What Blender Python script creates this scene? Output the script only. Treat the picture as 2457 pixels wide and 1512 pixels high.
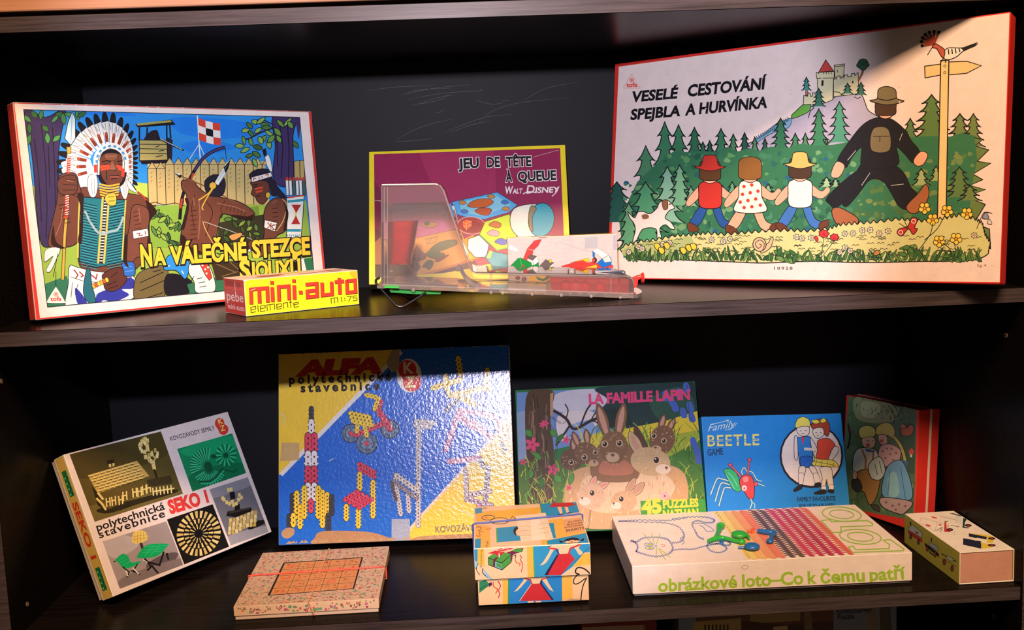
import bpy, bmesh, math, random
from mathutils import Vector, Matrix
from math import sin, cos, pi, radians

for o in list(bpy.data.objects):
    bpy.data.objects.remove(o)
SC = bpy.context.scene
COL = SC.collection

# ---------------------------------------------------------------- camera
FPX = 2495.86                      # focal length in pixels of the 2457 px wide frame
YAW, PITCH, ROLL = 0.03813, 0.11996, -0.03946
CAM = Vector((0.52833, -1.1367, 0.13139))
_f = Vector((sin(YAW) * cos(PITCH), cos(YAW) * cos(PITCH), -sin(PITCH)))
_r = Vector((cos(YAW), -sin(YAW), 0))
_u = _r.cross(_f)
_R = _r * cos(ROLL) + _u * sin(ROLL)
_U = -_r * sin(ROLL) + _u * cos(ROLL)
cd = bpy.data.cameras.new('camera')
cd.sensor_width = 36.0
cd.lens = FPX / 2457 * 36.0
cd.clip_start = 0.01
cam = bpy.data.objects.new('camera', cd)
COL.objects.link(cam)
cam.matrix_world = Matrix(((_R.x, _U.x, -_f.x, CAM.x), (_R.y, _U.y, -_f.y, CAM.y),
                           (_R.z, _U.z, -_f.z, CAM.z), (0, 0, 0, 1)))
SC.camera = cam

# ---------------------------------------------------------------- world, lights, exposure
SC.view_settings.view_transform = 'Standard'
SC.view_settings.look = 'None'
SC.view_settings.gamma = 1
SC.view_settings.use_curve_mapping = False
SC.view_settings.exposure = 0.0
wd = bpy.data.worlds.new('room')
SC.world = wd
wd.use_nodes = True
wd.node_tree.nodes['Background'].inputs[0].default_value = (1.0, 0.62, 0.40, 1)
wd.node_tree.nodes['Background'].inputs[1].default_value = 0.09


def lamp(name, kind, loc, aim, power, color, **kw):
    l = bpy.data.lights.new(name, kind)
    l.energy = power
    l.color = color
    for k, v in kw.items():
        setattr(l, k, v)
    o = bpy.data.objects.new(name, l)
    COL.objects.link(o)
    o.location = loc
    o.rotation_euler = (Vector(aim) - Vector(loc)).to_track_quat('-Z', 'Y').to_euler()
    return o


# the flash on the camera: a cool beam a little narrower than the picture
lamp('camera_flash', 'SPOT', (0.50, -1.09, 0.378), (0.512, 0.10, 0.130), 62, (1.0, 0.87, 0.97),
     shadow_soft_size=0.018, spot_size=radians(49), spot_blend=0.36)
# warm room lamp high up in front of the bookcase
lamp('ceiling_lamp', 'AREA', (0.70, -1.60, 1.70), (0.6, 0.05, -0.1), 108, (1.0, 0.56, 0.31),
     shape='RECTANGLE', size=1.1, size_y=0.45)

# ---------------------------------------------------------------- helpers
def s2l(c):
    return c / 12.92 if c <= 0.04045 else ((c + 0.055) / 1.055) ** 2.4


def hexl(h):
    h = h.lstrip('#')
    if len(h) == 3:
        h = ''.join(a + a for a in h)
    return tuple(s2l(int(h[i:i + 2], 16) / 255) for i in (0, 2, 4))


def at(x, y, Y=None, Z=None):
    """the point seen at pixel x, y on the plane Y = const or Z = const"""
    d = _f + _R * ((x - 1228.5) / FPX) - _U * ((y - 756) / FPX)
    t = (Y - CAM.y) / d.y if Y is not None else (Z - CAM.z) / d.z
    return CAM + d * t


MATS = {}


def nmat(name, rough=0.5, spec=0.5, coat=0.0, build=None, **kw):
    m = bpy.data.materials.new(name)
    m.use_nodes = True
    nt = m.node_tree
    b = nt.nodes['Principled BSDF']
    b.inputs['Roughness'].default_value = rough
    b.inputs['Specular IOR Level'].default_value = spec
    b.inputs['Coat Weight'].default_value = coat
    for k, v in kw.items():
        b.inputs[k].default_value = v
    if build:
        build(nt, b)
    MATS[name] = m
    return m


def noise(nt, scale, detail=3, rough=0.5, coords='Object', sc=None):
    tc = nt.nodes.new('ShaderNodeTexCoord')
    n = nt.nodes.new('ShaderNodeTexNoise')
    n.inputs['Scale'].default_value = scale
    n.inputs['Detail'].default_value = detail
    n.inputs['Roughness'].default_value = rough
    if sc:
        mp = nt.nodes.new('ShaderNodeMapping')
        mp.inputs['Scale'].default_value = sc
        nt.links.new(tc.outputs[coords], mp.inputs[0])
        nt.links.new(mp.outputs[0], n.inputs['Vector'])
    else:
        nt.links.new(tc.outputs[coords], n.inputs['Vector'])
    return n


def ramp(nt, src, stops):
    r = nt.nodes.new('ShaderNodeValToRGB')
    e = r.color_ramp.elements
    while len(e) < len(stops):
        e.new(0.5)
    for i, (p, c) in enumerate(stops):
        e[i].position = p
        e[i].color = tuple(c) + (1,) if len(c) == 3 else c
    nt.links.new(src, r.inputs[0])
    return r


def bump(nt, b, src, strength, dist):
    bp = nt.nodes.new('ShaderNodeBump')
    bp.inputs['Strength'].default_value = strength
    bp.inputs['Distance'].default_value = dist
    nt.links.new(src, bp.inputs['Height'])
    nt.links.new(bp.outputs[0], b.inputs['Normal'])


def print_build(bs=None, tone=0.10):
    def f(nt, b):
        a = nt.nodes.new('ShaderNodeAttribute')
        a.attribute_name = 'Col'
        n = noise(nt, 60, 5, 0.6)
        r = ramp(nt, n.outputs['Fac'], [(0.3, (1 - tone,) * 3), (0.7, (1, 1, 1))])
        m = nt.nodes.new('ShaderNodeMix')
        m.data_type = 'RGBA'
        m.blend_type = 'MULTIPLY'
        m.inputs[0].default_value = 1
        nt.links.new(a.outputs['Color'], m.inputs[6])
        nt.links.new(r.outputs[0], m.inputs[7])
        nt.links.new(m.outputs[2], b.inputs['Base Color'])
        if bs:
            n2 = noise(nt, bs[0], bs[3] if len(bs) > 3 else 2, 0.55)
            bump(nt, b, n2.outputs['Fac'], bs[1], bs[2])
    return f


nmat('print_matte', 0.55, 0.35, build=print_build((300, 0.25, 0.0006)))
nmat('print_satin', 0.38, 0.45, build=print_build((250, 0.15, 0.0006)))
nmat('print_gloss', 0.16, 0.5, build=print_build((120, 0.25, 0.001)))
nmat('print_wrap', 0.36, 0.10, build=print_build((60, 0.06, 0.001)))
nmat('print_embossed', 0.21, 1.0, build=print_build((210, 0.42, 0.0011, 2)))


def wood_build(c0, c1, sc=(2, 60, 60), scale=4):
    def f(nt, b):
        n = noise(nt, scale, 6, 0.65, sc=sc)
        r = ramp(nt, n.outputs['Fac'], [(0.32, c0), (0.68, c1)])
        nt.links.new(r.outputs[0], b.inputs['Base Color'])
        bump(nt, b, n.outputs['Fac'], 0.12, 0.0006)
    return f


nmat('dark_wood', 0.26, 0.03, build=wood_build((0.0022, 0.0018, 0.0017), (0.0085, 0.007, 0.0065)))
nmat('shelf_edge', 0.35, 0.22, build=wood_build((0.021, 0.018, 0.021), (0.070, 0.061, 0.070)))
nmat('light_wood', 0.45, 0.4, build=wood_build((0.33, 0.175, 0.11), (0.41, 0.23, 0.145), (1.5, 60, 60)))


def backwall(nt, b):
    # scuffed dark laminate: fine light scratches
    n = noise(nt, 3, 3, 0.5)
    r = ramp(nt, n.outputs['Fac'], [(0.3, (0.0060, 0.0072, 0.0112)), (0.7, (0.0090, 0.0106, 0.0152))])
    nt.links.new(r.outputs[0], b.inputs['Base Color'])


nmat('back_laminate', 0.5, 0.12, build=backwall)


def flat(name, col, rough=0.45, spec=0.5, **kw):
    def f(nt, b):
        n = noise(nt, 90, 3)
        r = ramp(nt, n.outputs['Fac'], [(0.3, tuple(c * 0.93 for c in col)), (0.7, col)])
        nt.links.new(r.outputs[0], b.inputs['Base Color'])
    return nmat(name, rough, spec, build=f, **kw)


flat('white_card', (0.62, 0.58, 0.55), 0.5)


def clear(name, tint, refl=1.0, haze=0.05, rough=0.04, hazecol=(0.9, 0.88, 0.88)):
    """thin clear moulded plastic: mostly lets light through, reflects at grazing angles, a little milky"""
    m = bpy.data.materials.new(name)
    m.use_nodes = True
    nt = m.node_tree
    nt.nodes.remove(nt.nodes['Principled BSDF'])
    tr = nt.nodes.new('ShaderNodeBsdfTransparent'); tr.inputs[0].default_value = tint + (1,)
    df = nt.nodes.new('ShaderNodeBsdfDiffuse'); df.inputs[0].default_value = hazecol + (1,)
    gl = nt.nodes.new('ShaderNodeBsdfGlossy'); gl.inputs['Roughness'].default_value = rough
    fr = nt.nodes.new('ShaderNodeFresnel'); fr.inputs[0].default_value = 1.49
    a = nt.nodes.new('ShaderNodeMixShader'); a.inputs[0].default_value = haze
    b = nt.nodes.new('ShaderNodeMixShader')
    mu = nt.nodes.new('ShaderNodeMath'); mu.operation = 'MULTIPLY'; mu.inputs[1].default_value = refl
    nt.links.new(fr.outputs[0], mu.inputs[0]); nt.links.new(mu.outputs[0], b.inputs[0])
    nt.links.new(tr.outputs[0], a.inputs[1]); nt.links.new(df.outputs[0], a.inputs[2])
    nt.links.new(a.outputs[0], b.inputs[1]); nt.links.new(gl.outputs[0], b.inputs[2])
    nt.links.new(b.outputs[0], nt.nodes['Material Output'].inputs[0])
    MATS[name] = m


clear('clear_plastic', (0.992, 0.988, 0.988), 1.0, 0.03)
clear('hazy_panel', (0.992, 0.985, 0.985), 1.0, 0.045, 0.05, (0.9, 0.84, 0.84))
clear('clear_edge', (0.96, 0.93, 0.92), 1.5, 0.14, 0.06)
clear('red_clear', (0.99, 0.34, 0.30), 1.0, 0.27, 0.05, (0.85, 0.05, 0.05))
flat('pin_hole', (0.16, 0.13, 0.11), 0.5)
flat('scratch', (0.022, 0.025, 0.034), 0.5)


def mesh_obj(name, verts, faces, mat, parent=None, cols=None, smooth=False, mats=None, midx=None):
    me = bpy.data.meshes.new(name)
    me.from_pydata([tuple(v) for v in verts], [], faces)
    ms = mats or [mat]
    for m in ms:
        me.materials.append(MATS[m])
    if midx:
        me.polygons.foreach_set('material_index', midx)
    if cols is not None:
        at_ = me.color_attributes.new('Col', 'FLOAT_COLOR', 'CORNER')
        buf = []
        for f, c in zip(faces, cols):
            buf += list(c[:3] + (1.0,)) * len(f)
        at_.data.foreach_set('color', buf)
    if smooth:
        me.polygons.foreach_set('use_smooth', [True] * len(faces))
    me.update()
    o = bpy.data.objects.new(name, me)
    COL.objects.link(o)
    if parent:
        o.parent = parent
    return o


def bm_obj(name, bm, mat, parent=None, smooth=False):
    me = bpy.data.meshes.new(name)
    bm.normal_update()
    bm.to_mesh(me)
    bm.free()
    me.materials.append(MATS[mat])
    if smooth:
        me.polygons.foreach_set('use_smooth', [True] * len(me.polygons))
    o = bpy.data.objects.new(name, me)
    COL.objects.link(o)
    if parent:
        o.parent = parent
    return o


def tag(o, label=None, cat=None, group=None, kind=None):
    if label: o['label'] = label
    if cat: o['category'] = cat
    if group: o['group'] = group
    if kind: o['kind'] = kind
    return o


def empty(name, label, cat, loc=(0, 0, 0), mat=None, group=None):
    o = bpy.data.objects.new(name, None)
    o.empty_display_size = 0.02
    COL.objects.link(o)
    if mat is not None:
        o.matrix_world = mat
    else:
        o.location = loc
    return tag(o, label, cat, group)


def rbox(x0, x1, y0, y1, z0, z1, r=0.001, seg=2):
    """rounded box -> verts, faces, face kind: 'f','k','t','b','l','r' or 'e' for the edges"""
    bm = bmesh.new()
    bmesh.ops.create_cube(bm, size=1)
    for v in bm.verts:
        v.co = Vector((x0 + (v.co.x + .5) * (x1 - x0), y0 + (v.co.y + .5) * (y1 - y0), z0 + (v.co.z + .5) * (z1 - z0)))
    if r > 0:
        bmesh.ops.bevel(bm, geom=bm.edges[:], offset=r, segments=seg, affect='EDGES', profile=0.5)
    bm.normal_update()
    vs = [v.co.copy() for v in bm.verts]
    bm.verts.index_update()
    fs, ks = [], []
    for f in bm.faces:
        fs.append([v.index for v in f.verts])
        n = f.normal
        k = 'e'
        for a, q in (((0, -1, 0), 'f'), ((0, 1, 0), 'k'), ((0, 0, 1), 't'), ((0, 0, -1), 'b'), ((-1, 0, 0), 'l'), ((1, 0, 0), 'r')):
            if n.dot(Vector(a)) > 0.999:
                k = q
        ks.append(k)
    bm.free()
    return vs, fs, ks


class MB:
    """collects simple solids into one mesh"""
    def __init__(s):
        s.v, s.f = [], []

    def add(s, v, f):
        n = len(s.v)
        s.v += [Vector(q) for q in v]
        s.f += [[i + n for i in q] for q in f]
        return s

    def box(s, x0, x1, y0, y1, z0, z1, r=0.0008, seg=2):
        v, f, k = rbox(x0, x1, y0, y1, z0, z1, r, seg)
        return s.add(v, f)

    def tube(s, pts, rad, n=10, cap=True):
        pts = [Vector(p) for p in pts]
        rads = rad if isinstance(rad, (list, tuple)) else [rad] * len(pts)
        rings = []
        up = None
        for i, p in enumerate(pts):
            t = (pts[min(i + 1, len(pts) - 1)] - pts[max(i - 1, 0)]).normalized()
            if up is None:
                up = t.orthogonal().normalized()
            else:
                up = (up - t * up.dot(t)).normalized()
            w = t.cross(up)
            rings.append([p + (up * cos(2 * pi * k / n) + w * sin(2 * pi * k / n)) * rads[i] for k in range(n)])
        v = [q for r in rings for q in r]
        f = []
        for i in range(len(rings) - 1):
            for k in range(n):
                f.append([i * n + k, i * n + (k + 1) % n, (i + 1) * n + (k + 1) % n, (i + 1) * n + k])
        if cap:
            f.append(list(range(n))[::-1])
            f.append([(len(rings) - 1) * n + k for k in range(n)])
        return s.add(v, f)

    def lathe(s, c, prof, n=24, axis='z'):
        v, f = [], []
        for (r, h) in prof:
            for k in range(n):
                a = 2 * pi * k / n
                p = (r * cos(a), r * sin(a), h)
                if axis == 'x': p = (h, r * cos(a), r * sin(a))
                if axis == 'y': p = (r * cos(a), h, r * sin(a))
                v.append(Vector(c) + Vector(p))
        m = len(prof)
        for i in range(m - 1):
            for k in range(n):
                f.append([i * n + k, i * n + (k + 1) % n, (i + 1) * n + (k + 1) % n, (i + 1) * n + k])
        f.append(list(range(n))[::-1])
        f.append([(m - 1) * n + k for k in range(n)])
        return s.add(v, f)

    def ball(s, c, r, n=20):
        prof = [(max(1e-5, r * sin(pi * i / n)), -r * cos(pi * i / n)) for i in range(n + 1)]
        return s.lathe(c, prof, n)

    def prism(s, pts, off):
        """outline pts (3D) swept by vector off"""
        n = len(pts)
        off = Vector(off)
        v = [Vector(p) for p in pts] + [Vector(p) + off for p in pts]
        f = [list(range(n))[::-1], [n + i for i in range(n)]]
        for i in range(n):
            j = (i + 1) % n
            f.append([i, j, n + j, n + i])
        return s.add(v, f)

    def obj(s, name, mat, parent=None, smooth=False):
        o = mesh_obj(name, s.v, s.f, mat, parent)
        bm = bmesh.new()
        bm.from_mesh(o.data)
        bmesh.ops.recalc_face_normals(bm, faces=bm.faces[:])
        bm.to_mesh(o.data)
        bm.free()
        if smooth:
            o.data.polygons.foreach_set('use_smooth', [True] * len(o.data.polygons))
            o.data.set_sharp_from_angle(angle=0.7)
        return o


# ---------------------------------------------------------------- printed pictures
def homography(src, dst):
    A, b = [], []
    for (x, y), (u, v) in zip(src, dst):
        A.append([x, y, 1, 0, 0, 0, -u * x, -u * y]); b.append(u)
        A.append([0, 0, 0, x, y, 1, -v * x, -v * y]); b.append(v)
    n = 8
    M = [r + [q] for r, q in zip(A, b)]
    for i in range(n):
        p = max(range(i, n), key=lambda k: abs(M[k][i]))
        M[i], M[p] = M[p], M[i]
        for k in range(n):
            if k != i:
                t = M[k][i] / M[i][i]
                for j in range(i, n + 1):
                    M[k][j] -= t * M[i][j]
    h = [M[i][n] / M[i][i] for i in range(n)] + [1]
    return h


def pp(s):
    """'x,y x,y' -> points"""
    if isinstance(s, str):
        return [tuple(map(float, q.split(','))) for q in s.split()]
    return list(s)


def smooth_closed(P, n=6):
    out, m = [], len(P)
    for i in range(m):
        a, b, c, d = P[i - 1], P[i], P[(i + 1) % m], P[(i + 2) % m]
        for k in range(n):
            t = k / n
            out.append(tuple(0.5 * (2 * b[j] + (c[j] - a[j]) * t + (2 * a[j] - 5 * b[j] + 4 * c[j] - d[j]) * t * t
                                    + (3 * b[j] - a[j] - 3 * c[j] + d[j]) * t ** 3) for j in (0, 1)))
    return out


def smooth_open(P, n=6):
    if len(P) < 3:
        return P
    out, m = [], len(P)
    for i in range(m - 1):
        a, b, c, d = P[max(i - 1, 0)], P[i], P[i + 1], P[min(i + 2, m - 1)]
        for k in range(n):
            t = k / n
            out.append(tuple(0.5 * (2 * b[j] + (c[j] - a[j]) * t + (2 * a[j] - 5 * b[j] + 4 * c[j] - d[j]) * t * t
                                    + (3 * b[j] - a[j] - 3 * c[j] + d[j]) * t ** 3) for j in (0, 1)))
    out.append(P[-1])
    return out


def stroke(P, w, closed=False):
    """thick line -> list of quads; w may be a list of widths"""
    Q = [P[0]]
    for p in P[1:]:
        if abs(p[0] - Q[-1][0]) + abs(p[1] - Q[-1][1]) > 1e-6:
            Q.append(p)
    P = Q
    n = len(P)
    if n < 2:
        return []
    if closed and abs(P[0][0] - P[-1][0]) + abs(P[0][1] - P[-1][1]) < 1e-6:
        P = P[:-1]; n -= 1
    L, R_ = [], []
    for i in range(n):
        a = P[i - 1] if (i > 0 or closed) else P[i]
        c = P[(i + 1) % n] if (i < n - 1 or closed) else P[i]
        b = P[i]
        d1 = (b[0] - a[0], b[1] - a[1]); d2 = (c[0] - b[0], c[1] - b[1])
        l1 = math.hypot(*d1); l2 = math.hypot(*d2)
        if l1 < 1e-9: d1, l1 = d2, l2
        if l2 < 1e-9: d2, l2 = d1, l1
        n1 = (-d1[1] / l1, d1[0] / l1); n2 = (-d2[1] / l2, d2[0] / l2)
        mx, my = n1[0] + n2[0], n1[1] + n2[1]
        ml = math.hypot(mx, my)
        if ml < 0.3:
            mx, my, k = n2[0], n2[1], 1
        else:
            mx, my = mx / ml, my / ml
            k = min(1 / max(mx * n1[0] + my * n1[1], 0.35), 2.0)
        ww = (w[min(i, len(w) - 1)] if isinstance(w, (list, tuple)) else w) / 2 * k
        L.append((b[0] + mx * ww, b[1] + my * ww)); R_.append((b[0] - mx * ww, b[1] - my * ww))
    out = []
    for i in range(n - (0 if closed else 1)):
        j = (i + 1) % n
        out.append([L[i], L[j], R_[j], R_[i]])
    return out


_tx = {}


def glyphs(text, off=0.0, spacing=1.0):
    key = (text, off, spacing)
    if key not in _tx:
        c = bpy.data.curves.new('t', 'FONT')
        c.body = text
        c.offset = off
        c.space_character = spacing
        c.resolution_u = 3
        o = bpy.data.objects.new('t', c)
        COL.objects.link(o)
        dg = bpy.context.evaluated_depsgraph_get()
        ev = o.evaluated_get(dg)
        me = ev.to_mesh()
        vs = [(v.co.x, v.co.y) for v in me.vertices]
        fs = [list(p.vertices) for p in me.polygons]
        ev.to_mesh_clear()
        bpy.data.objects.remove(o)
        bpy.data.curves.remove(c)
        _tx[key] = (vs, fs)
    return _tx[key]


CAPH = None


class Art:
    """a picture printed on one flat side of a box; every shape is real coloured surface in that side"""
    def __init__(s, quad, w, h, O, U, V, N, white='ffffff', e0=2e-5, step=4e-6, seed=1):
        s.quad, s.w, s.h = pp(quad), w, h
        s.H = homography(s.quad, [(0, h), (w, h), (w, 0), (0, 0)])
        s.G = homography([(0, h), (w, h), (w, 0), (0, 0)], s.quad)
        s.O, s.U, s.V, s.N = Vector(O), Vector(U).normalized(), Vector(V).normalized(), Vector(N).normalized()
        wl = hexl(white)
        s.k = [0.80 / max(c, 0.02) for c in wl]
        s.items = []           # (bbox, colour, verts, faces)
        s.lev = []
        s.e0, s.step = e0, step
        s.ox = s.oy = 0.0
        s.sc = 1.0
        s.clip = None
        s.rnd = random.Random(seed)

    def tile(s, ox=0, oy=0, sc=2457 / 820):
        s.ox, s.oy, s.sc = ox, oy, sc
        return s

    def px(s, p):
        return (s.ox + p[0] / s.sc, s.oy + p[1] / s.sc)

    def uv(s, p):
        x, y = s.px(p)
        h = s.H
        d = h[6] * x + h[7] * y + 1
        return ((h[0] * x + h[1] * y + h[2]) / d, (h[3] * x + h[4] * y + h[5]) / d)

    def colr(s, c):
        if isinstance(c, str):
            l = hexl(c)
            return tuple(min(0.86, a * k) for a, k in zip(l, s.k))
        return c

    def setclip(s, pts=None):
        s.clip = None
        if pts:
            q = [s.uv(p) for p in pp(pts)]
            a = sum(q[i][0] * q[(i + 1) % len(q)][1] - q[(i + 1) % len(q)][0] * q[i][1] for i in range(len(q)))
            s.clip = q if a > 0 else q[::-1]

    def _clip(s, poly, C):
        for i in range(len(C)):
            a, b = C[i], C[(i + 1) % len(C)]
            ex, ey = b[0] - a[0], b[1] - a[1]
            side = [ex * (p[1] - a[1]) - ey * (p[0] - a[0]) for p in poly]
            if min(side) >= 0:
                continue
            if max(side) <= 0:
                return []
            out = []
            for j in range(len(poly)):
                p, q, sp, sq = poly[j], poly[(j + 1) % len(poly)], side[j], side[(j + 1) % len(poly)]
                if sp >= 0: out.append(p)
                if (sp > 0 > sq) or (sp < 0 < sq):
                    t = sp / (sp - sq)
                    out.append((p[0] + (q[0] - p[0]) * t, p[1] + (q[1] - p[1]) * t))
            poly = out
            if len(poly) < 3:
                return []
        return poly

    def raw(s, polys, col):
        """polys in uv, one print layer"""
        m = 0.0006
        C = s.clip or [(m, m), (s.w - m, m), (s.w - m, s.h - m), (m, s.h - m)]
        P = []
        for p in polys:
            p = s._clip(p, C)
            if len(p) >= 3:
                P.append(p)
        if not P:
            return
        xs = [q[0] for p in P for q in p]; ys = [q[1] for p in P for q in p]
        bb = (min(xs), min(ys), max(xs), max(ys))
        lv = 0
        for b, l in s.lev:
            if l >= lv and b[0] < bb[2] and b[2] > bb[0] and b[1] < bb[3] and b[3] > bb[1]:
                lv = l + 1
        s.lev.append((bb, lv))
        s.items.append((lv, s.colr(col), P))

    def rect(s, col, i=0.0, uv=None):
        """plain field over the whole side, i = inset in metres"""
        u = uv or (i, i, s.w - i, s.h - i)
        s.raw([[(u[0], u[1]), (u[2], u[1]), (u[2], u[3]), (u[0], u[3])]], col)

    def p(s, col, pts, ol=None):
        P = pp(pts)
        s.raw([[s.uv(q) for q in P]], col)
        if ol: s.l(ol[0], ol[1], P, True)

    def s(s, col, pts, ol=None, n=5):
        P = smooth_closed(pp(pts), n)
        s.raw([[s.uv(q) for q in P]], col)
        if ol: s.l(ol[0], ol[1], P, True)

    def many(s, col, plist):
        s.raw([[s.uv(q) for q in pp(P)] for P in plist], col)

    def l(s, col, w, pts, closed=False):
        P = pp(pts)
        if closed: P = P + [P[0]]
        s.raw([[s.uv(q) for q in Q] for Q in stroke(P, w, closed)], col)

    def c(s, col, w, pts, n=5):
        s.l(col, w, smooth_open(pp(pts), n))

    def ls(s, col, w, plist):
        """several strokes in one layer"""
        for P in plist:
            s.raw([[s.uv(q) for q in Q] for Q in stroke(pp(P), w)], col)

    def e(s, col, cx, cy, rx, ry=None, rot=0, ol=None, n=24, a0=0, a1=360):
        ry = rx if ry is None else ry
        r = radians(rot)
        P = []
        m = n if a1 - a0 >= 360 else n + 1
        for k in range(m):
            a = radians(a0 + (a1 - a0) * k / n)
            x, y = rx * cos(a), ry * sin(a)
            P.append((cx + x * cos(r) - y * sin(r), cy + x * sin(r) + y * cos(r)))
        if col: s.raw([[s.uv(q) for q in P]], col)
        if ol: s.l(ol[0], ol[1], P, a1 - a0 >= 360)
        return P

    def dots(s, col, pts, r, ry=None, n=7):
        pl = []
        for (x, y) in pp(pts):
            pl.append([(x + r * cos(2 * pi * k / n), y + (ry or r) * sin(2 * pi * k / n)) for k in range(n)])
        s.many(col, pl)

    def t(s, col, text, x0, y0, x1, y1, h, off=0.0, up=None, spacing=1.0, shift=(0, 0), fit=True, bb=None):
        """text on the baseline x0,y0 - x1,y1 with cap height h (pixels of the tile)"""
        global CAPH
        if CAPH is None:
            CAPH = max(v[1] for v in glyphs('H')[0])
        thick = off if ('M' in text and off > 0) else 0      # capital M cannot be emboldened by the offset
        vs, fs = glyphs(text, 0.0 if thick else off, spacing)
        v0, _ = glyphs(text, bb if bb is not None else 0.0, spacing)
        a = min(v[0] for v in v0); b = max(v[0] for v in v0)
        L = math.hypot(x1 - x0, y1 - y0)
        dx, dy = (x1 - x0) / L, (y1 - y0) / L
        ux, uy = up if up else (dy, -dx)
        ul = math.hypot(ux, uy)
        ux, uy = ux / ul, uy / ul
        kx = L / (b - a); ky = h / CAPH
        P = [(x0 + dx * (x - a) * kx + ux * y * ky + shift[0], y0 + dy * (x - a) * kx + uy * y * ky + shift[1]) for x, y in vs]
        s.raw([[s.uv(P[i]) for i in f] for f in fs], col)
        if thick:
            cnt = {}
            for f in fs:
                for i in range(len(f)):
                    e = (f[i], f[(i + 1) % len(f)])
                    if (e[1], e[0]) in cnt: del cnt[(e[1], e[0])]
                    else: cnt[e] = 1
            nxt = {a: b for a, b in cnt}
            while nxt:
                a, b = nxt.popitem()
                loop = [a]
                while b != a and b in nxt:
                    loop.append(b); b = nxt.pop(b)
                if len(loop) > 2:
                    s.raw([[s.uv(q) for q in Q] for Q in stroke([P[i] for i in loop], thick * (kx + ky), True)], col)

    def emit(s, V, F, C):
        for lv, col, P in s.items:
            z = s.e0 + s.step * lv
            for p in P:
                a = sum(p[i][0] * p[(i + 1) % len(p)][1] - p[(i + 1) % len(p)][0] * p[i][1] for i in range(len(p)))
                if abs(a) < 1e-12:
                    continue
                if a < 0: p = p[::-1]
                n = len(V)
                V += [s.O + s.U * u + s.V * v + s.N * z for u, v in p]
                F.append(list(range(n, n + len(p))))
                C.append(col)


def box_matrix(x, y, yaw, lean, w, h, d, roll, z0):
    """stands or leans on the shelf; local front face at y = 0, x centred, z up"""
    M = Matrix.Rotation(yaw, 3, 'Z') @ Matrix.Rotation(-lean, 3, 'X') @ Matrix.Rotation(roll, 3, 'Y')
    piv = Vector((0, d, 0))
    cs = [M @ (Vector((a * w / 2, b * d, c * h)) - piv) for a in (-1, 1) for b in (0, 1) for c in (0, 1)]
    zz = min(c.z for c in cs)
    T = Matrix.Translation(Vector((x, y, z0 - zz + 0.0004))) @ M.to_4x4() @ Matrix.Translation(-piv)
    return T


def colored(name, parts, arts, mat, parent, extra=None):
    """one mesh out of rounded boxes (verts, faces, kinds, colours by kind) and printed pictures"""
    V, F, C = [], [], []
    for (v, f, k, cm) in parts:
        n = len(V)
        V += v
        F += [[i + n for i in q] for q in f]
        C += [cm.get(q, cm['*']) for q in k]
    if extra:
        for (v, f, c) in extra:
            n = len(V)
            V += v
            F += [[i + n for i in q] for q in f]
            C += c
    for a in arts:
        a.emit(V, F, C)
    return mesh_obj(name, V, F, mat, parent, cols=C)


BOX = {
    'sioux': [0.1643, 0.1975, 0.6808, 0.0639, 0.3816, 0.2458, 0.0285, 0.0081] ,
    'spejbl': [0.9272, 0.1454, -0.6948, 0.1353, 0.5005, 0.2951, 0.031, -0.0091] ,
    'jeu': [0.5284, 0.2859, -0.0424, 0.3689, 0.273, 0.1923, 0.03, 0.0033] ,
    'constr': [0.6482, 0.23, 0.0, 0.0, 0.1425, 0.0693, 0.025, 0.0] ,
    'mini': [0.2971, 0.137, 0.5947, 0.0, 0.1442, 0.0417, 0.0625, 0.0] ,
    'seko': [0.1331, 0.209, 0.9814, 0.4039, 0.2659, 0.1827, 0.0313, 0.0044] ,
    'alfa': [0.414, 0.274, -0.065, 0.2808, 0.3253, 0.2639, 0.035, -0.0053] ,
    'lapin': [0.7092, 0.2506, -0.1038, 0.4295, 0.2534, 0.2014, 0.035, -0.0233] ,
    'beetle': [0.9409, 0.2728, 0.0149, 0.3311, 0.2003, 0.1448, 0.03, 0.0264] ,
    'red': [1.1142, 0.2664, -1.1789, 0.0734, 0.1366, 0.1638, 0.0383, -0.0167] ,
    'floral': [0.3209, 0.2045, 0.007, 0.0, 0.1668, 0.0166, 0.1798, 0.0] ,
    'kids': [0.5867, 0.1791, -0.0111, 0.0, 0.1328, 0.0698, 0.1591, 0.0] ,
    'loto': [0.8697, 0.2164, -0.0114, 0.0, 0.3318, 0.0375, 0.1886, 0.0] ,
    'match': [1.1141, 0.1614, 0.0187, 0.0, 0.066, 0.0392, 0.148, 0.0] ,
}
TS = 0.01688                     # board thickness
H1, H2, DEP, WID = 0.31437, 0.33219, 0.36203, 1.15
ZLOW = -TS - H2                  # top of the lower shelf

# ---------------------------------------------------------------- the bookcase
case = empty('bookcase', 'dark wood-grain bookcase whose open shelves hold all the game boxes', 'bookcase', (0, 0, ZLOW - 0.36))
Z0 = ZLOW - 0.36


def board(name, z_top, th=TS, x0=-0.001, x1=WID + 0.001, y0=0.0, y1=DEP):
    v, f, k = rbox(x0, x1, y0, y1, z_top - th - Z0, z_top - Z0, 0.0006, 1)
    o = mesh_obj(name, v, f, None, case, mats=['dark_wood', 'shelf_edge'], midx=[1 if q == 'f' else 0 for q in k])
    o.location = (0, 0, 0)
    return o


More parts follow.
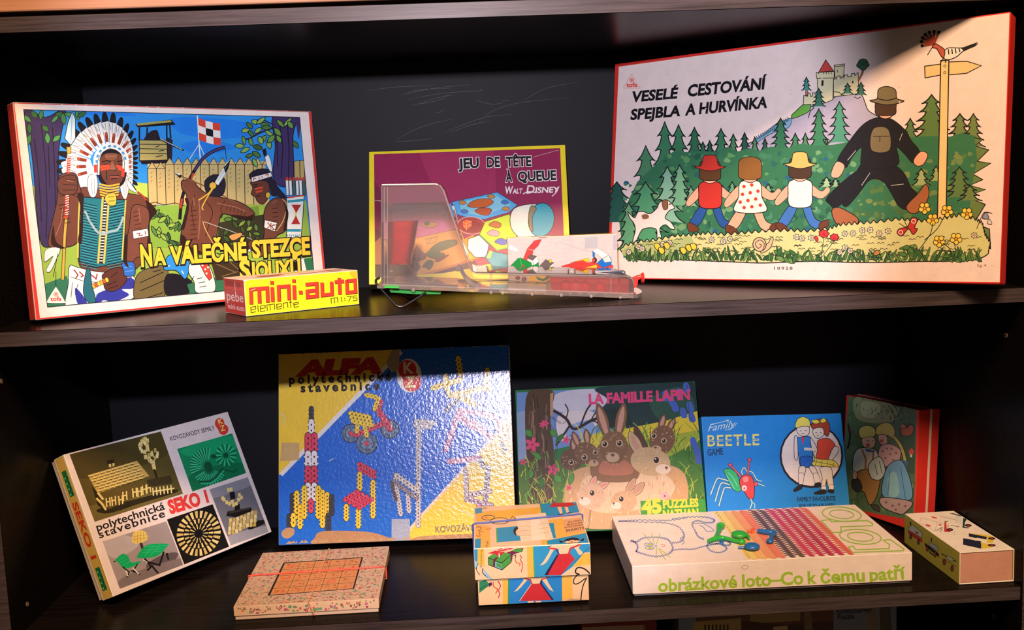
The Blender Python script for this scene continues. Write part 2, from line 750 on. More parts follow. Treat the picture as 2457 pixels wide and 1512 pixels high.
board('top_board', H1 + TS)
board('shelf', 0.0)
board('shelf', ZLOW)
board('bottom_board', Z0 + 0.02, 0.02)
for x0, x1, hx in ((-0.018, 0.0, 0.0), (WID, WID + 0.018, WID)):
    v, f, k = rbox(x0, x1, -0.004, DEP, 0, H1 + TS - Z0 + 0.002, 0.0006, 1)
    sp = mesh_obj('side_panel', v, f, None, case, mats=['dark_wood', 'shelf_edge'], midx=[1 if q == 'f' else 0 for q in k])
    # drilled shelf-pin holes with pale rims, where the photo shows them
    for y, z in (((0.0397, -0.3218), (0.0296, -0.0584)) if hx == 0 else ((0.0414, -0.0603), (0.0591, -0.4111))):
        m = MB()
        m.lathe((hx + (0.0004 if hx == 0 else -0.0004), y, z - Z0), [(0.0028, -0.0008), (0.0028, 0.0005), (0.0017, 0.0005), (0.0015, -0.0008)], 12, 'x')
        m.obj('pin_hole', 'pin_hole', sp)
bp = MB().box(-0.018, WID + 0.018, DEP, DEP + 0.006, 0, H1 + TS - Z0, 0, 1).obj('back_panel', 'back_laminate', case)
# fine scratches on the back of the upper compartment
sc = MB()
rs = random.Random(4)


def scratch(pts, w=0.00035):
    P = [at(x, y, Y=DEP) for x, y in smooth_open(pp(pts), 6)]
    flat2 = [(p.x, p.z) for p in P]
    n = len(flat2)
    ww = [w * (0.25 + 0.75 * sin(pi * (i + 0.3) / n)) for i in range(n)]
    for q in stroke(flat2, ww):
        sc.prism([(a, DEP - 0.00005, b - Z0) for a, b in q], (0, -0.00004, 0))


for q in ("880,217 960,208 1040,206", "960,229 1040,212 1130,203", "975,240 1060,224 1150,218 1152,213", "985,252 1040,244 1078,230",
          "1150,295 1175,270 1230,250 1300,240 1370,235", "1255,242 1310,212 1390,197", "950,335 1010,305 1085,285",
          "1060,320 1110,300 1170,280 1230,275", "1080,318 1130,300 1178,290", "970,225 1010,215 1080,212", "1000,250 1060,232 1090,228",
          "1205,242 1222,240", "1044,269 1052,270 1066,262", "1140,240 1180,250 1210,246", "945,340 985,338 1040,332"):
    scratch(q)
sc.obj('scratches', 'scratch', bp)

# pale wooden board lying along the top of the bookcase
wb = MB().box(-0.05, WID + 0.05, 0.004, 0.30, 0.0, 0.05, 0.002, 2).obj('wooden_board', 'light_wood')
wb.location = (0, 0, H1 + TS + 0.0053)
tag(wb, 'pale orange-brown wooden board along the top of the bookcase', 'board')
for x in (0.05, 0.6, 1.1):
    MB().box(x - 0.02, x + 0.02, 0.1, 0.2, -0.0052, 0.0, 0.0004, 1).obj('foot_pad', 'dark_wood', wb)

# ---------------------------------------------------------------- game boxes
FRONT = (0, 1)


def gbox(key, name, label, cat, quad, white, cols, mat='print_satin', z0=0.0, lid=1.0, r=0.0012, base=None, inset=0.0018):
    """box leaning or standing on a shelf: returns root, Art of its front, and a finish() to call when drawn"""
    x, y, yaw, lean, w, h, d, roll = BOX[key]
    root = empty(name, label, cat, mat=box_matrix(x, y, yaw, lean, w, h, d, roll, z0))
    A = Art(quad, w, h, (-w / 2, 0, 0), (1, 0, 0), (0, 0, 1), (0, -1, 0), white, seed=hash(len(key)) + 3)

    def finish(arts=(), extra=None):
        dl = d * lid
        v, f, k = rbox(-w / 2, w / 2, 0, dl, 0, h, r)
        cm = {q: A.colr(c) for q, c in cols.items()}
        lidob = colored('lid', [(v, f, k, cm)], [A] + list(arts), mat, root, extra)
        if lid < 1:
            i = inset
            v, f, k = rbox(-w / 2 + i, w / 2 - i, dl * 0.6, d, i, h - i, 0.0006)
            bc = {q: A.colr(c) for q, c in (base or {'*': 'c8b9a8'}).items()}
            colored('base_tray', [(v, f, k, bc)], [], 'print_matte', root)
        return root
    return root, A, finish


def lbox(key, name, label, cat, tquad, fquad, white, cols, mat='print_satin', lid=1.0, r=0.0012, base=None, inset=0.0015):
    """box lying flat: Art of its top and of its front side"""
    x, y, yaw, lean, w, h, d, roll = BOX[key]
    root = empty(name, label, cat, mat=box_matrix(x, y, yaw, lean, w, h, d, roll, ZLOW))
    hb = h * (1 - lid)
    T = Art(tquad, w, d, (-w / 2, 0, h), (1, 0, 0), (0, 1, 0), (0, 0, 1), white)
    Fr = Art(fquad, w, h - hb, (-w / 2, 0, hb), (1, 0, 0), (0, 0, 1), (0, -1, 0), white)

    def finish(arts=(), extra=None):
        v, f, k = rbox(-w / 2, w / 2, 0, d, hb, h, r)
        cm = {q: T.colr(c) for q, c in cols.items()}
        colored('lid', [(v, f, k, cm)], [T, Fr] + list(arts), mat, root, extra)
        if lid < 1:
            i = inset
            v, f, k = rbox(-w / 2 + i, w / 2 - i, i, d - i, 0, hb + 0.4 * (h - hb), 0.0006)
            bc = {q: T.colr(c) for q, c in (base or {'*': 'c8b9a8'}).items()}
            colored('base_tray', [(v, f, k, bc)], [], 'print_matte', root)
        return root
    return root, T, Fr, finish


# ---- red box with the frontier picture (left on the upper shelf)
def leafset(A, fill, line, pts, L=34, W=13, seed=1, lw=3):
    r = random.Random(seed)
    for (x, y) in pp(pts):
        a = r.uniform(0, pi)
        l, w = L * r.uniform(.8, 1.2), W * r.uniform(.8, 1.2)
        q = [(x - l * cos(a), y - l * sin(a)), (x - w * sin(a), y + w * cos(a)), (x + l * cos(a), y + l * sin(a)), (x + w * sin(a), y - w * cos(a))]
        A.s(fill if isinstance(fill, str) else r.choice(fill), q, (line, lw), 4)


def tofa(A, x, y, s, field=None, col='e0402c'):
    P = [(x, y - s), (x + s, y + s * .62), (x - s, y + s * .62)]
    if field:
        A.s(field, [(x - s * .12, y - s), (x + s * .12, y - s), (x + s * 1.02, y + s * .5), (x + s * .9, y + s * .72), (x - s * .9, y + s * .72), (x - s * 1.02, y + s * .5)], None, 5)
    else:
        A.l(col, s * .03, P, True)
    A.e(None, x, y - s * .3, s * .24, ol=(col, s * .07), n=18)
    A.e(col, x, y - s * .3, s * .12, s * .13, n=10)
    A.t(col, 'tofa', x - s * .62, y + s * .5, x + s * .62, y + s * .46, s * .48, off=0.03)


def build_sioux():
    root, A, fin = gbox('sioux', 'board_game_box',
                        'red-edged game box with a feathered chief picture, leaning at the left of the upper shelf', 'game box',
                        '32,247 744,268 789,700 85,774', 'f0d2c6',
                        {'*': 'd8352c', 'f': 'efd3c8', 'e': 'cfa08c', 'l': 'd23a30'}, lid=0.8, base={'*': 'c8a890'})
    A.rect('d8352c', 0.0008)
    A.tile()
    K = '16141c'
    A.p('efd3c6', '108,752 2208,810 2346,2080 285,2302')
    # worn paper at the corners and along the top edge
    r = A.rnd
    for i in range(26):
        x = 120 + i * 84 + r.uniform(-30, 30)
        y = 742 + (x - 100) * .0275
        A.p('d9b7a4', [(x, y), (x + r.uniform(20, 60), y + 2), (x + r.uniform(10, 50), y + r.uniform(4, 11))])
    fr = '172,795 2144,846 2272,2032 338,2220'
    A.p('2b86d6', fr)
    A.setclip(fr)
    for q in ('1250,850 1700,870 1900,950 1600,1000 1300,960', '1300,1040 1500,1010 1700,1060 1500,1110 1380,1100', '560,800 900,815 960,840 600,830'):
        A.s('1f76cf', q)
    # meadow and undergrowth
    A.p('93a83e', '180,1350 260,1340 300,1480 500,1560 1000,1320 1100,1330 1100,1480 2200,1440 2300,2240 330,2240')
    A.p('2f6b4c', '300,2060 480,1990 560,2240 330,2240')
    A.p('b3bf52', '960,1310 1060,1320 1065,1500 1000,1480')
    # left tree
    A.s('3b2c50', '190,790 330,850 470,790 445,960 425,1100 428,1300 440,1500 400,1740 300,1765 262,1500 245,1250 222,1050 190,960', (K, 6))
    A.ls('1d1528', 7, ['300,900 330,1200 340,1500 330,1720', '380,920 395,1200 400,1500', '250,1000 280,1250 300,1600', '350,1050 360,1350', '415,1150 418,1400'])
    leafset(A, ['3f7a3c', '356430', '4c8a44'], K, '200,860 215,930 250,830 300,830 330,930 400,860 440,830 345,1000 410,1000 460,860 500,830 560,835 590,830 210,1010', 36, 17, 3, 4)
    # headdress
    cx, cy = 792, 1195

    def rad(a, k):
        L = 372 if cos(a) < 0 else 372 - 178 * abs(cos(a)) ** 1.3
        return (cx + L * k * cos(a), cy - L * k * sin(a))
    for i in range(27):
        a = radians(216 - i * 10)
        d = radians(5.2)
        A.s('15131a', [rad(a - d * .8, .8), rad(a - d * .55, .98), rad(a, 1.04), rad(a + d * .55, .98), rad(a + d * .8, .8)], None, 4)
        A.p('e9dfe2', [rad(a - d * .7, .4), rad(a - d, .86), rad(a + d, .84), rad(a + d * .7, .4)])
        A.ls('6a5a60', 3, [[rad(a + d, .5), rad(a + d, .86)], [rad(a, .62), rad(a + .01, .84)]])
        A.ls(K, 3, [[rad(a + d * .5, .70), rad(a + d * .9, .80)]])
    for i in range(11):
        a = radians(225 - i * 9)
        x, y = rad(a, .78)
        if i < 6:
            A.s('e6dbd6', [(x - 60, y - 20), (x, y - 34), (x + 60, y - 12), (x + 50, y + 24), (x - 30, y + 30)], None, 4)
            A.ls('8c5a52', 4, [[(x - 40, y), (x + 10, y + 16)], [(x - 10, y - 18), (x + 40, y)]])
    A.p('dcd0d2', '560,1180 650,1150 700,1290 640,1360 560,1330')
    for i in range(15):
        a = radians(196 - i * 14.2)
        x0, y0 = rad(a, .46)
        x1, y1 = rad(a, .62 if cos(a) < .3 else .74)
        A.l('86321f', 22, [(x0, y0), (x1, y1)])
        A.e('a8503a', x1, y1, 12)
    A.ls('c9b8b8', 3, [[rad(radians(200 - i * 9), .66), rad(radians(200 - i * 9), .76)] for i in range(24)])
    # hanging ermine beside the face, shoulders
    A.s('6b3a2b', '560,1380 700,1360 900,1390 1050,1420 1140,1520 1075,1600 1085,1790 1030,1880 930,1960 600,1950 560,1700', (K, 5))
    A.s('6b3a2b', '415,1330 440,1260 540,1250 570,1330 585,1400 575,1640 545,1760 400,1790 345,1760 375,1600 410,1450', (K, 6))
    A.s('744031', '960,1480 1070,1510 1070,1640 1050,1830 980,1860 930,1930 890,1880 930,1640', (K, 5))
    A.c('3a1a14', 6, '420,1340 480,1320 550,1340'); A.c('3a1a14', 5, '425,1380 490,1365 555,1385'); A.c('3a1a14', 5, '430,1420 500,1400 560,1425')
    A.s('d9cec8', '640,1270 690,1260 705,1330 690,1410 655,1420 630,1350', (K, 3))
    A.s('d9cec8', '870,1270 915,1270 930,1340 910,1430 885,1420 865,1350', (K, 3))
    A.ls('8a7a78', 3, ['660,1290 665,1400', '680,1290 680,1400', '890,1290 895,1410', '905,1300 910,1400'])
    A.s('e8dccc', '915,1290 985,1380 1000,1395 930,1360', (K, 3))
    A.l('a83a24', 12, '990,1380 1040,1420 1050,1440')
    # face
    A.s('14101a', '690,1120 740,1060 800,1050 880,1075 910,1150 905,1290 850,1350 740,1330 700,1250')
    A.s('643628', '722,1140 770,1105 860,1110 898,1165 900,1240 880,1305 835,1345 785,1338 740,1290 716,1215', (K, 5))
    A.s('7d4a36', '760,1110 840,1110 830,1150 770,1150'); A.s('8a5440', '805,1160 832,1215 820,1232 795,1226')
    A.ls(K, 8, ['735,1168 770,1158 800,1166', '845,1166 880,1158 898,1168'])
    A.ls(K, 6, ['745,1184 795,1184', '850,1184 890,1184', '790,1268 860,1264', '795,1228 835,1228', '765,1215 770,1300', '800,1288 845,1286'])
    A.ls('9a4a3c', 9, ['792,1276 856,1274'])
    A.ls('e2452c', 17, ['722,1204 790,1192', '726,1224 792,1210', '838,1196 900,1212', '850,1214 900,1232'])
    arch = [(694 + 0, 1260)] + [(800 + 106 * cos(a), 1165 - 112 * sin(a)) for a in [radians(190 - i * 20) for i in range(11)]] + [(905, 1240)]
    A.c('ded6dc', 44, arch); A.c(K, 4, [(x + (8 if x < 800 else -10), y + 20) for x, y in arch])
    A.c('c8c2c8', 5, arch)
    for i in range(9):
        a = radians(186 - i * 21)
        A.l('3f86b8', 16, [(800 + 104 * cos(a), 1165 - 112 * sin(a)), (800 + 104 * cos(a - .2), 1165 - 112 * sin(a - .2))])
    A.p('c23a2a', '676,1188 700,1186 700,1245 678,1245'); A.p('c23a2a', '876,1215 900,1215 895,1275 872,1270')
    # choker and breastplate
    for i in range(5):
        y = 1325 + i * 19
        A.c('e8a53c', 12, [(712 + i * 2, y), (785, y + 14), (862 - i * 2, y)]); A.c(K, 3, [(712, y + 9), (785, y + 23), (862, y + 9)])
    A.p('1f6c74', '600,1420 900,1440 905,1560 888,1890 790,1910 690,1930 570,1885 575,1560', (K, 6))
    for i in range(24):
        y = 1440 + i * 19.5
        A.ls('0e2a34', 6, [[(580, y + 20), (700, y + 46)], [(770, y + 40), (900, y + 12)]])
        A.ls('3f9aa0', 4, [[(584, y + 28), (700, y + 54)], [(770, y + 48), (898, y + 20)]])
    A.l('d8b04a', 14, '740,1420 728,1600 706,1900'); A.l('d8b04a', 14, '785,1420 772,1600 748,1900')
    A.l('2a2420', 26, '762,1430 750,1600 727,1900')
    for i in range(22):
        y = 1440 + i * 21
        A.l('e8ded2', 8, [(750 - (y - 1430) * .075, y), (774 - (y - 1430) * .075, y)])
    A.s('e8b040', '770,1400 830,1395 835,1470 790,1480 755,1440', (K, 4)); A.ls(K, 4, ['780,1420 825,1418', '780,1450 828,1446'])
    A.ls('d8b84a', 10, ['575,1400 565,1600 560,1860', '905,1440 890,1700 880,1870'])
    A.c('9aa6a4', 16, '610,1520 650,1600 700,1670 740,1685 790,1670 850,1650 890,1560')
    for i in range(9):
        x = 610 + i * 34
        A.l(K, 3, [(x, 1540 + 110 * sin(pi * i / 8)), (x + 14, 1560 + 110 * sin(pi * i / 8))])
    # belt, leggings, hand
    A.s('e6dcda', '500,1920 560,1930 700,1960 960,1990 965,2150 700,2230 480,2230 490,2050', (K, 5))
    A.s('31348c', '540,2080 600,2140 640,2230 560,2200'); A.s('31348c', '720,2110 860,2060 960,2010 960,2080 880,2090 930,2130 820,2180 740,2170 700,2230 690,2150')
    A.s('31348c', '880,2020 950,2000 930,2060 860,2060')
    A.ls('9a2a24', 9, ['530,1945 560,1985 545,2010', '570,1960 600,1990 580,2000', '650,1980 690,2010', '700,1975 690,2020'])
    A.ls(K, 4, ['510,2000 600,2030 720,2040', '520,2040 510,2150', '560,2050 540,2130'])
    A.s('22606a', '630,1930 650,1960 660,2050 690,2180 640,2190 600,2120 610,2000', (K, 5))
    A.s('5a2e24', '740,1980 830,1930 900,1950 910,2030 830,2100 760,2090 745,2030', (K, 5)); A.ls(K, 5, ['770,2060 840,2030', '780,2085 850,2060', '800,2000 850,1960'])
    for i in range(6):
        A.e(['e8a03a', 'd8542c', 'e8c040'][i % 3], 675 + i * 19, 2065 - i * 9, 13, 19, -20, (K, 3))
    A.s('2e66b0', '880,1900 960,1890 975,1960 960,1990 900,1990 890,1950', (K, 5)); A.ls('5a90d0', 6, ['895,1930 950,1920', '900,1960 960,1950'])
    A.p('eadfd8', '955,1665 1065,1645 1072,1700 962,1722', (K, 4)); A.ls('8a2a22', 6, ['985,1685 1010,1680 1000,1700 1030,1692', '1045,1665 1050,1690'])
    # spear
    A.l('c89a3c', 20, '490,1420 465,1700 450,2020'); A.ls(K, 4, ['478,1420 454,1700 440,2010', '501,1420 476,1700 461,2020'])
    A.l('b8382a', 26, '500,1130 492,1250'); A.l('b8382a', 26, '485,1400 478,1510 470,1575')
    for i in range(7):
        A.l('e8d8c8', 5, [(488 + (i % 2), 1140 + i * 16), (512, 1134 + i * 16)])
    for i in range(9):
        A.l('e8d8c8', 5, [(470, 1415 + i * 17), (496, 1405 + i * 17)])
    A.s('643628', '425,1290 500,1262 550,1280 555,1370 530,1400 440,1400 415,1350', (K, 5)); A.ls(K, 4, ['470,1290 545,1300', '455,1330 550,1335', '450,1370 545,1370'])
    A.p('c9d6e2', '522,808 545,860 545,1000 512,1050 468,1002 490,890', (K, 5)); A.l('8fa2b8', 6, '522,815 512,1040')
    A.p('c89a3c', '480,1060 515,1060 512,1110 485,1110', (K, 3))
    A.s('d8d0c8', '330,1800 430,1790 400,1880 360,1960 330,1950 380,1850 320,1890', (K, 3)); A.ls(K, 4, ['400,1960 400,2080', '415,1830 380,2000'])
    # watchtower
    A.p('16141c', '975,897 1230,864 1262,900 1215,905 990,920'); A.p('a8954a', '985,892 1225,868 1235,882 990,908')
    A.ls(K, 11, ['1003,920 1003,1010', '1060,918 1056,990', '1198,905 1200,1010', '1220,905 1228,1000'])
    A.s('241c22', '1040,1040 1050,980 1090,945 1130,940 1145,980 1160,1010 1200,1040')
    A.p('2b2028', '1198,985 1242,1010 1238,1150 1200,1155')
    A.p('b59c58', '1002,1010 1200,1012 1206,1152 1004,1160', (K, 6))
    A.ls(K, 5, ['1004,1040 1202,1042', '1004,1072 1204,1075', '1004,1105 1204,1108', '1120,1060 1150,1050', '1140,1090 1180,1082', '1120,1130 1170,1120'])
    A.p(K, '1005,1155 1210,1150 1240,1165 1180,1185 1020,1182'); A.l(K, 13, '1130,990 1210,1035 1320,1082'); A.l('d8d4d0', 4, '1150,1000 1310,1078')
    # flag
    A.c('e4e4ea', 8, '1417,836 1424,940 1432,1050 1440,1140'); A.ls('dfe2ea', 5, ['1430,1040 1362,1148', '1434,1040 1480,1142'])
    fl = [[(1422 + 52 * i + (3 * j), 852 + 13 * i + 52 * j + (6 if i in (1, 2) else 0)) for i in range(4)] for j in range(4)]
    for j in range(3):
        for i in range(3):
            c = K if (i == 1 and j == 1) else ('d8402c' if (i + j) % 2 == 0 else 'ece6e4')
            A.p(c, [fl[j][i], fl[j][i + 1], fl[j + 1][i + 1], fl[j + 1][i]])
    # stockade
    A.p('c6a66a', '1062,1180 1900,1160 1940,1470 1072,1475')
    for i in range(14):
        x = 1062 + i * 63
        w = 63
        y = 1150 + (30 if i < 2 else 0)
        A.p('c6a66a', [(x, y + 35), (x + w * .5, y - 14), (x + w, y + 35)], (K, 4))
        A.l(K, 5, [(x, y + 30), (x + 8, 1470)])
        A.ls('7a5a34', 4, [[(x + 22, y + 70 + 30 * k + 7 * (i % 3)), (x + 34, y + 58 + 30 * k + 7 * (i % 3))] for k in range(3 + i % 4)])
    A.p('b8985c', '2110,1160 2180,1150 2190,1290 2115,1280', (K, 4)); A.l(K, 5, '2150,1150 2155,1280')
    A.ls(K, 5, ['1060,1470 1120,1455 1180,1475 1260,1460 1330,1480', '1080,1500 1090,1470 1110,1500'])
    # bushes
    A.p('82a23c', '1080,1490 1340,1480 1330,1780 1090,1780')
    leafset(A, ['3d6230', '5a8238', '2f4d2a', '8fa842'], K, ' '.join('%d,%d' % (1090 + (i * 67) % 210, 1510 + (i * 41) % 250) for i in range(22)), 38, 15, 8, 5)
    A.p('6f8a34', '1560,1530 1860,1480 1900,1780 1560,1790'); A.p('33301c', '1580,1600 1900,1540 1900,1800 1560,1800')
    leafset(A, ['54702e', '7a9038', '3a4c22'], K, ' '.join('%d,%d' % (1590 + (i * 53) % 270, 1540 + (i * 37) % 230) for i in range(20)), 30, 14, 9, 5)
    # right tree
    A.s('3d2e58', '1955,840 2120,848 2100,980 2110,1280 2090,1340 2000,1330 1960,1250 1975,1050', (K, 6)); A.s('3d2e58', '2120,850 2160,850 2150,930 2140,1000')
    A.ls('1c1428', 7, ['2000,880 2030,1050 2020,1280', '2060,900 2075,1100 2070,1300', '1985,1000 1995,1200'])
    A.c('2a2038', 12, '1970,920 1880,950 1780,1000 1745,990'); A.c('2a2038', 9, '1960,900 1900,870 1840,865')
    leafset(A, ['66903e', '4b7036', '86a650', '3a5a30'], K, '1790,905 1830,880 1870,870 1800,960 1760,940 1850,940 1900,900 1930,960 1720,1050 1760,1080 1800,1020 1850,1060 1890,1000 1930,1040 1840,1110 1790,1120 1990,950 2000,1000 1870,1010 2060,880 2080,900 2120,1040 2010,890 1830,1170 1910,920 1750,1010 1945,1000', 36, 17, 4, 5)
    # archer
    A.c(K, 24, '1617,1060 1540,1085 1465,1135 1400,1225 1345,1330 1310,1430 1295,1580'); A.c('4a3a6a', 12, '1617,1060 1540,1085 1465,1135 1400,1225')
    A.c('b03426', 14, '1390,1245 1375,1290'); A.c('b03426', 14, '1310,1430 1300,1500'); A.l(K, 4, '1617,1060 1625,1148')
    A.s('6d3c2d', '1310,1300 1390,1300 1420,1340 1500,1400 1620,1425 1740,1460 1830,1530 1810,1580 1720,1570 1600,1540 1570,1650 1545,1760 1480,1830 1330,1810 1300,1760 1310,1640 1345,1480 1340,1400 1310,1360', (K, 6))
    A.c('3a1a14', 6, '1480,1440 1530,1520 1510,1600 1480,1700'); A.c('3a1a14', 5, '1400,1400 1380,1500 1400,1640'); A.c('3a1a14', 5, '1620,1440 1590,1500 1600,1540'); A.c('8f5a44', 8, '1430,1430 1440,1560 1430,1720')
    A.l('7a4a34', 9, '1262,1252 1500,1350 1710,1465'); A.p(K, '1252,1240 1310,1262 1295,1285'); A.p('d8d0d0', '1255,1243 1300,1250 1290,1262')
    A.s('211d2c', '1470,1330 1490,1280 1550,1255 1610,1280 1620,1350 1590,1410 1500,1405', (K, 4))
    A.p('dfe6ee', '1540,1320 1620,1180 1655,1150 1630,1240 1570,1330'); A.p(K, '1605,1205 1655,1150 1640,1210 1622,1250'); A.ls('7a8a9a', 3, ['1560,1310 1630,1190', '1575,1318 1625,1240'])
    A.e('d8a83c', 1530, 1335, 26, 26, 0, (K, 4)); A.c('d8a83c', 9, '1525,1355 1500,1390 1430,1440'); A.c('d8a83c', 8, '1530,1360 1490,1420 1455,1490 1465,1510')
    A.c('c89a5a', 6, '1460,1590 1480,1650 1530,1740 1550,1760'); A.l('b8b0a8', 4, '1470,1595 1660,1660 1850,1735')
    # crouching man at the right
    A.s('6d3c2d', '1900,1520 1960,1430 2050,1430 2080,1520 2060,1650 1990,1700 1960,1800 1900,1840 1830,1850 1850,1780 1900,1700', (K, 6))
    A.s('201c2e', '1790,1260 1840,1220 1930,1220 1960,1290 2010,1360 2060,1420 2000,1410 1950,1400 1930,1330 1820,1300', (K, 4))
    A.s('643628', '1800,1310 1850,1295 1925,1310 1935,1400 1895,1465 1852,1450 1835,1415 1806,1395 1816,1350', (K, 5))
    A.ls('e2452c', 12, ['1832,1360 1890,1345', '1840,1382 1888,1368']); A.ls(K, 6, ['1815,1330 1850,1325', '1835,1412 1870,1405', '1820,1345 1845,1340'])
    A.p('ece2e0', '1805,1275 1945,1238 1955,1268 1808,1312', (K, 4)); A.ls('a83028', 6, ['1820,1300 1822,1280 1840,1285', '1860,1270 1862,1288', '1880,1265 1882,1282', '1905,1260 1925,1250 1925,1272'])
    A.e('d8a83c', 1926, 1402, 17, 22, 0, (K, 4)); A.p('e6e2e6', '1900,1130 1925,1110 1945,1160 1955,1230 1940,1235 1915,1190', (K, 3)); A.p(K, '1880,1080 1905,1065 1915,1110 1895,1130')
    A.p('eadfd8', '1905,1580 1995,1600 1980,1665 1900,1635', (K, 4)); A.ls('8a2a22', 6, ['1925,1600 1945,1620 1925,1640', '1975,1612 1955,1625 1970,1645', '1950,1600 1950,1650'])
    A.c('c89a5a', 7, '2030,1430 2060,1470 2040,1580 1990,1660')
    # quiver
    for i in range(6):
        x = 2050 + i * 24
        A.p(['e6e0dc', 'e6e0dc', '4a5a48'][i % 3], [(x, 1290 + (i % 2) * 8), (x + 20, 1286), (x + 26, 1400), (x + 8, 1405)], (K, 3)); A.e('c03a2a', x + 10, 1285, 9, 14)
    A.p('e6ddd8', '2060,1420 2185,1400 2178,1560 2165,1730 2062,1720 2066,1560', (K, 5))
    A.ls('c03a2a', 10, ['2066,1420 2180,1404']); A.ls('2a8a98', 18, ['2068,1448 2180,1436', '2065,1655 2165,1655'])
    A.p('d8b03a', '2110,1480 2150,1480 2130,1540 2150,1600 2105,1600 2125,1540'); A.p('b02c26', '2095,1470 2165,1470 2130,1530'); A.p('b02c26', '2095,1610 2160,1610 2128,1550')
    A.ls('2a8a98', 6, [[(2070 + i * 14, 1685), (2068 + i * 14, 1700)] for i in range(7)])
    for q in ('555,1400 580,1500 575,1640 560,1740 590,1740 600,1500 600,1400', '1050,1440 1130,1520 1080,1600 1085,1780 1060,1850 1075,1640 1070,1520', '385,1620 365,1740 400,1785 470,1790 400,1740',
              '1300,1700 1330,1805 1480,1825 1380,1780 1330,1700', '1640,1545 1740,1572 1810,1578 1826,1540 1780,1555 1700,1545', '1330,1430 1345,1500 1312,1640 1330,1640 1360,1500 1352,1430', '2040,1450 2075,1530 2055,1650 2040,1650 2055,1530', '900,1700 890,1880 930,1930 915,1880 920,1720'):
        A.s('2c1512', q, None, 4)
    A.ls('3a1a14', 5, [[(420 + i * 9, 1480 + i * 26), (480 + i * 6, 1470 + i * 26)] for i in range(6)] + [[(960 + i * 3, 1530 + i * 30), (1010 + i * 2, 1520 + i * 30)] for i in range(5)] + [[(1370, 1520 + i * 34), (1420, 1512 + i * 34)] for i in range(7)] + [[(1640 + i * 26, 1470 + i * 8), (1630 + i * 26, 1510 + i * 8)] for i in range(6)] + [[(1960, 1500 + i * 30), (2000, 1494 + i * 30)] for i in range(6)])
    A.ls('95604a', 6, ['450,1500 440,1600 400,1700', '1000,1500 1010,1600', '1560,1460 1700,1490 1770,1520', '1390,1420 1400,1480', '1960,1460 1990,1440', '760,1130 840,1125', '480,1300 530,1310'])
    # rocks, blue cloth and white leg at the bottom
    A.s('6e5a34', '985,1990 1100,1925 1200,1920 1210,2010 1190,2130 1080,2200 970,2160', (K, 5)); A.ls(K, 6, ['1010,2040 1180,1960', '1010,2100 1190,2020', '1060,2150 1180,2110', '1100,1960 1160,1945'])
    A.s(K, '1200,1980 1330,1990 1400,2050 1380,2110 1200,2130'); A.p('2f6b48', '1350,2050 1700,1960 1800,2100 1380,2140')
    A.s('2d86cc', '1180,1940 1215,1840 1300,1850 1365,1890 1340,2010 1270,1950', (K, 5)); A.ls('dfe8f0', 7, ['1205,1920 1225,1915', '1310,1950 1325,1975', '1290,1900 1310,1910'])
    A.s('e6dcd8', '1360,1960 1380,1890 1500,1900 1555,2090 1420,2110 1400,2030', (K, 5)); A.p('d8402c', '1435,1890 1500,1900 1530,2000 1510,2020 1480,1980', (K, 4))
    A.dots('f0e4e0', '1460,1910 1480,1940 1490,1970 1500,1925', 8); A.ls(K, 5, ['1420,2010 1460,2000', '1430,2040 1480,2030', '1440,2070 1490,2060', '1400,1990 1370,2040'])
    A.p('3a2a1c', '1520,1880 1800,1880 1850,2000 1560,2020'); A.ls('7a5a30', 7, ['1560,1900 1700,1960', '1600,1990 1800,1930', '1650,1880 1780,1990'])
    A.s('c88a4a', '1650,1700 1690,1680 1740,1675 1735,1700 1680,1730', (K, 3)); A.p('d6d2d6', '1785,1805 1830,1735 1845,1745 1800,1815', (K, 3))
    A.s('643628', '1790,1740 1850,1720 1870,1770 1830,1800 1800,1790', (K, 4))
    A.p('e6dcd8', '2080,1880 2200,1850 2230,1960 2150,1990', (K, 4)); A.p('2f6b48', '2190,1860 2260,1850 2265,1990 2220,1980')
    A.ls(K, 5, ['1560,1820 1700,1870 1830,1900', '1700,1800 1760,1900', '1960,1800 2030,1900', '1980,1900 2060,1840'])
    tofa(A, 400, 2145, 62, 'efd9cf', 'e0483a')
    # title
    T = [('N', 1018, 1917, 1100, 1911, 146), ('A', 1110, 1910, 1200, 1903, 112), ('VÁLEČNÉ', 1228, 1900, 1782, 1864, 118), ('STEZCE', 1820, 1852, 2236, 1824, 116),
         ('S', 1732, 2012, 1812, 2006, 132), ('IOUXŮ', 1822, 2004, 2170, 1982, 112)]
    for t in T:
        A.t('1a1416', *t, off=0.105, bb=0.045, shift=(2, 3))
    for t in T:
        A.t('f4bd36', *t, off=0.045, bb=0.045)
    A.setclip()
    A.l(K, 4, fr, True)
    fin()


build_sioux()


# ---- large red box with the walkers in the fir forest (right on the upper shelf)
def fir(A, x, top, bot, w, col, lw=6, K='15181a', tiers=4, lean=0):
    """drooping fir with an ink outline"""
    L, R = [], []
    h = bot - top
    if h > 150: tiers += 1
    pi_, py = w * .04, top
    for i in range(tiers):
        y = top + h * (i + 1) / tiers
        ww = w * (0.34 + 0.66 * (i + 1) / tiers)
        for sg, Q in ((-1, L), (1, R)):
            for t, k in ((.35, .16), (.65, .42), (.86, .72), (1.0, 1.0)):
                Q.append((x + sg * (pi_ + (ww - pi_) * k), py + (y - py) * t))
            if i < tiers - 1:
                Q.append((x + sg * ww * .62, y - h / tiers * .10)); Q.append((x + sg * ww * .42, y - h / tiers * .04))
        pi_, py = ww * .42, y - h / tiers * .04
    P = [(x, top)] + R + [(x + w * .3, bot - h * .03), (x - w * .3, bot - h * .03)] + L[::-1]
    A.p(col, P)
    A.l(K, lw * 1.3, P[1:1 + len(R)][::-1] + [(x, top)] + L)


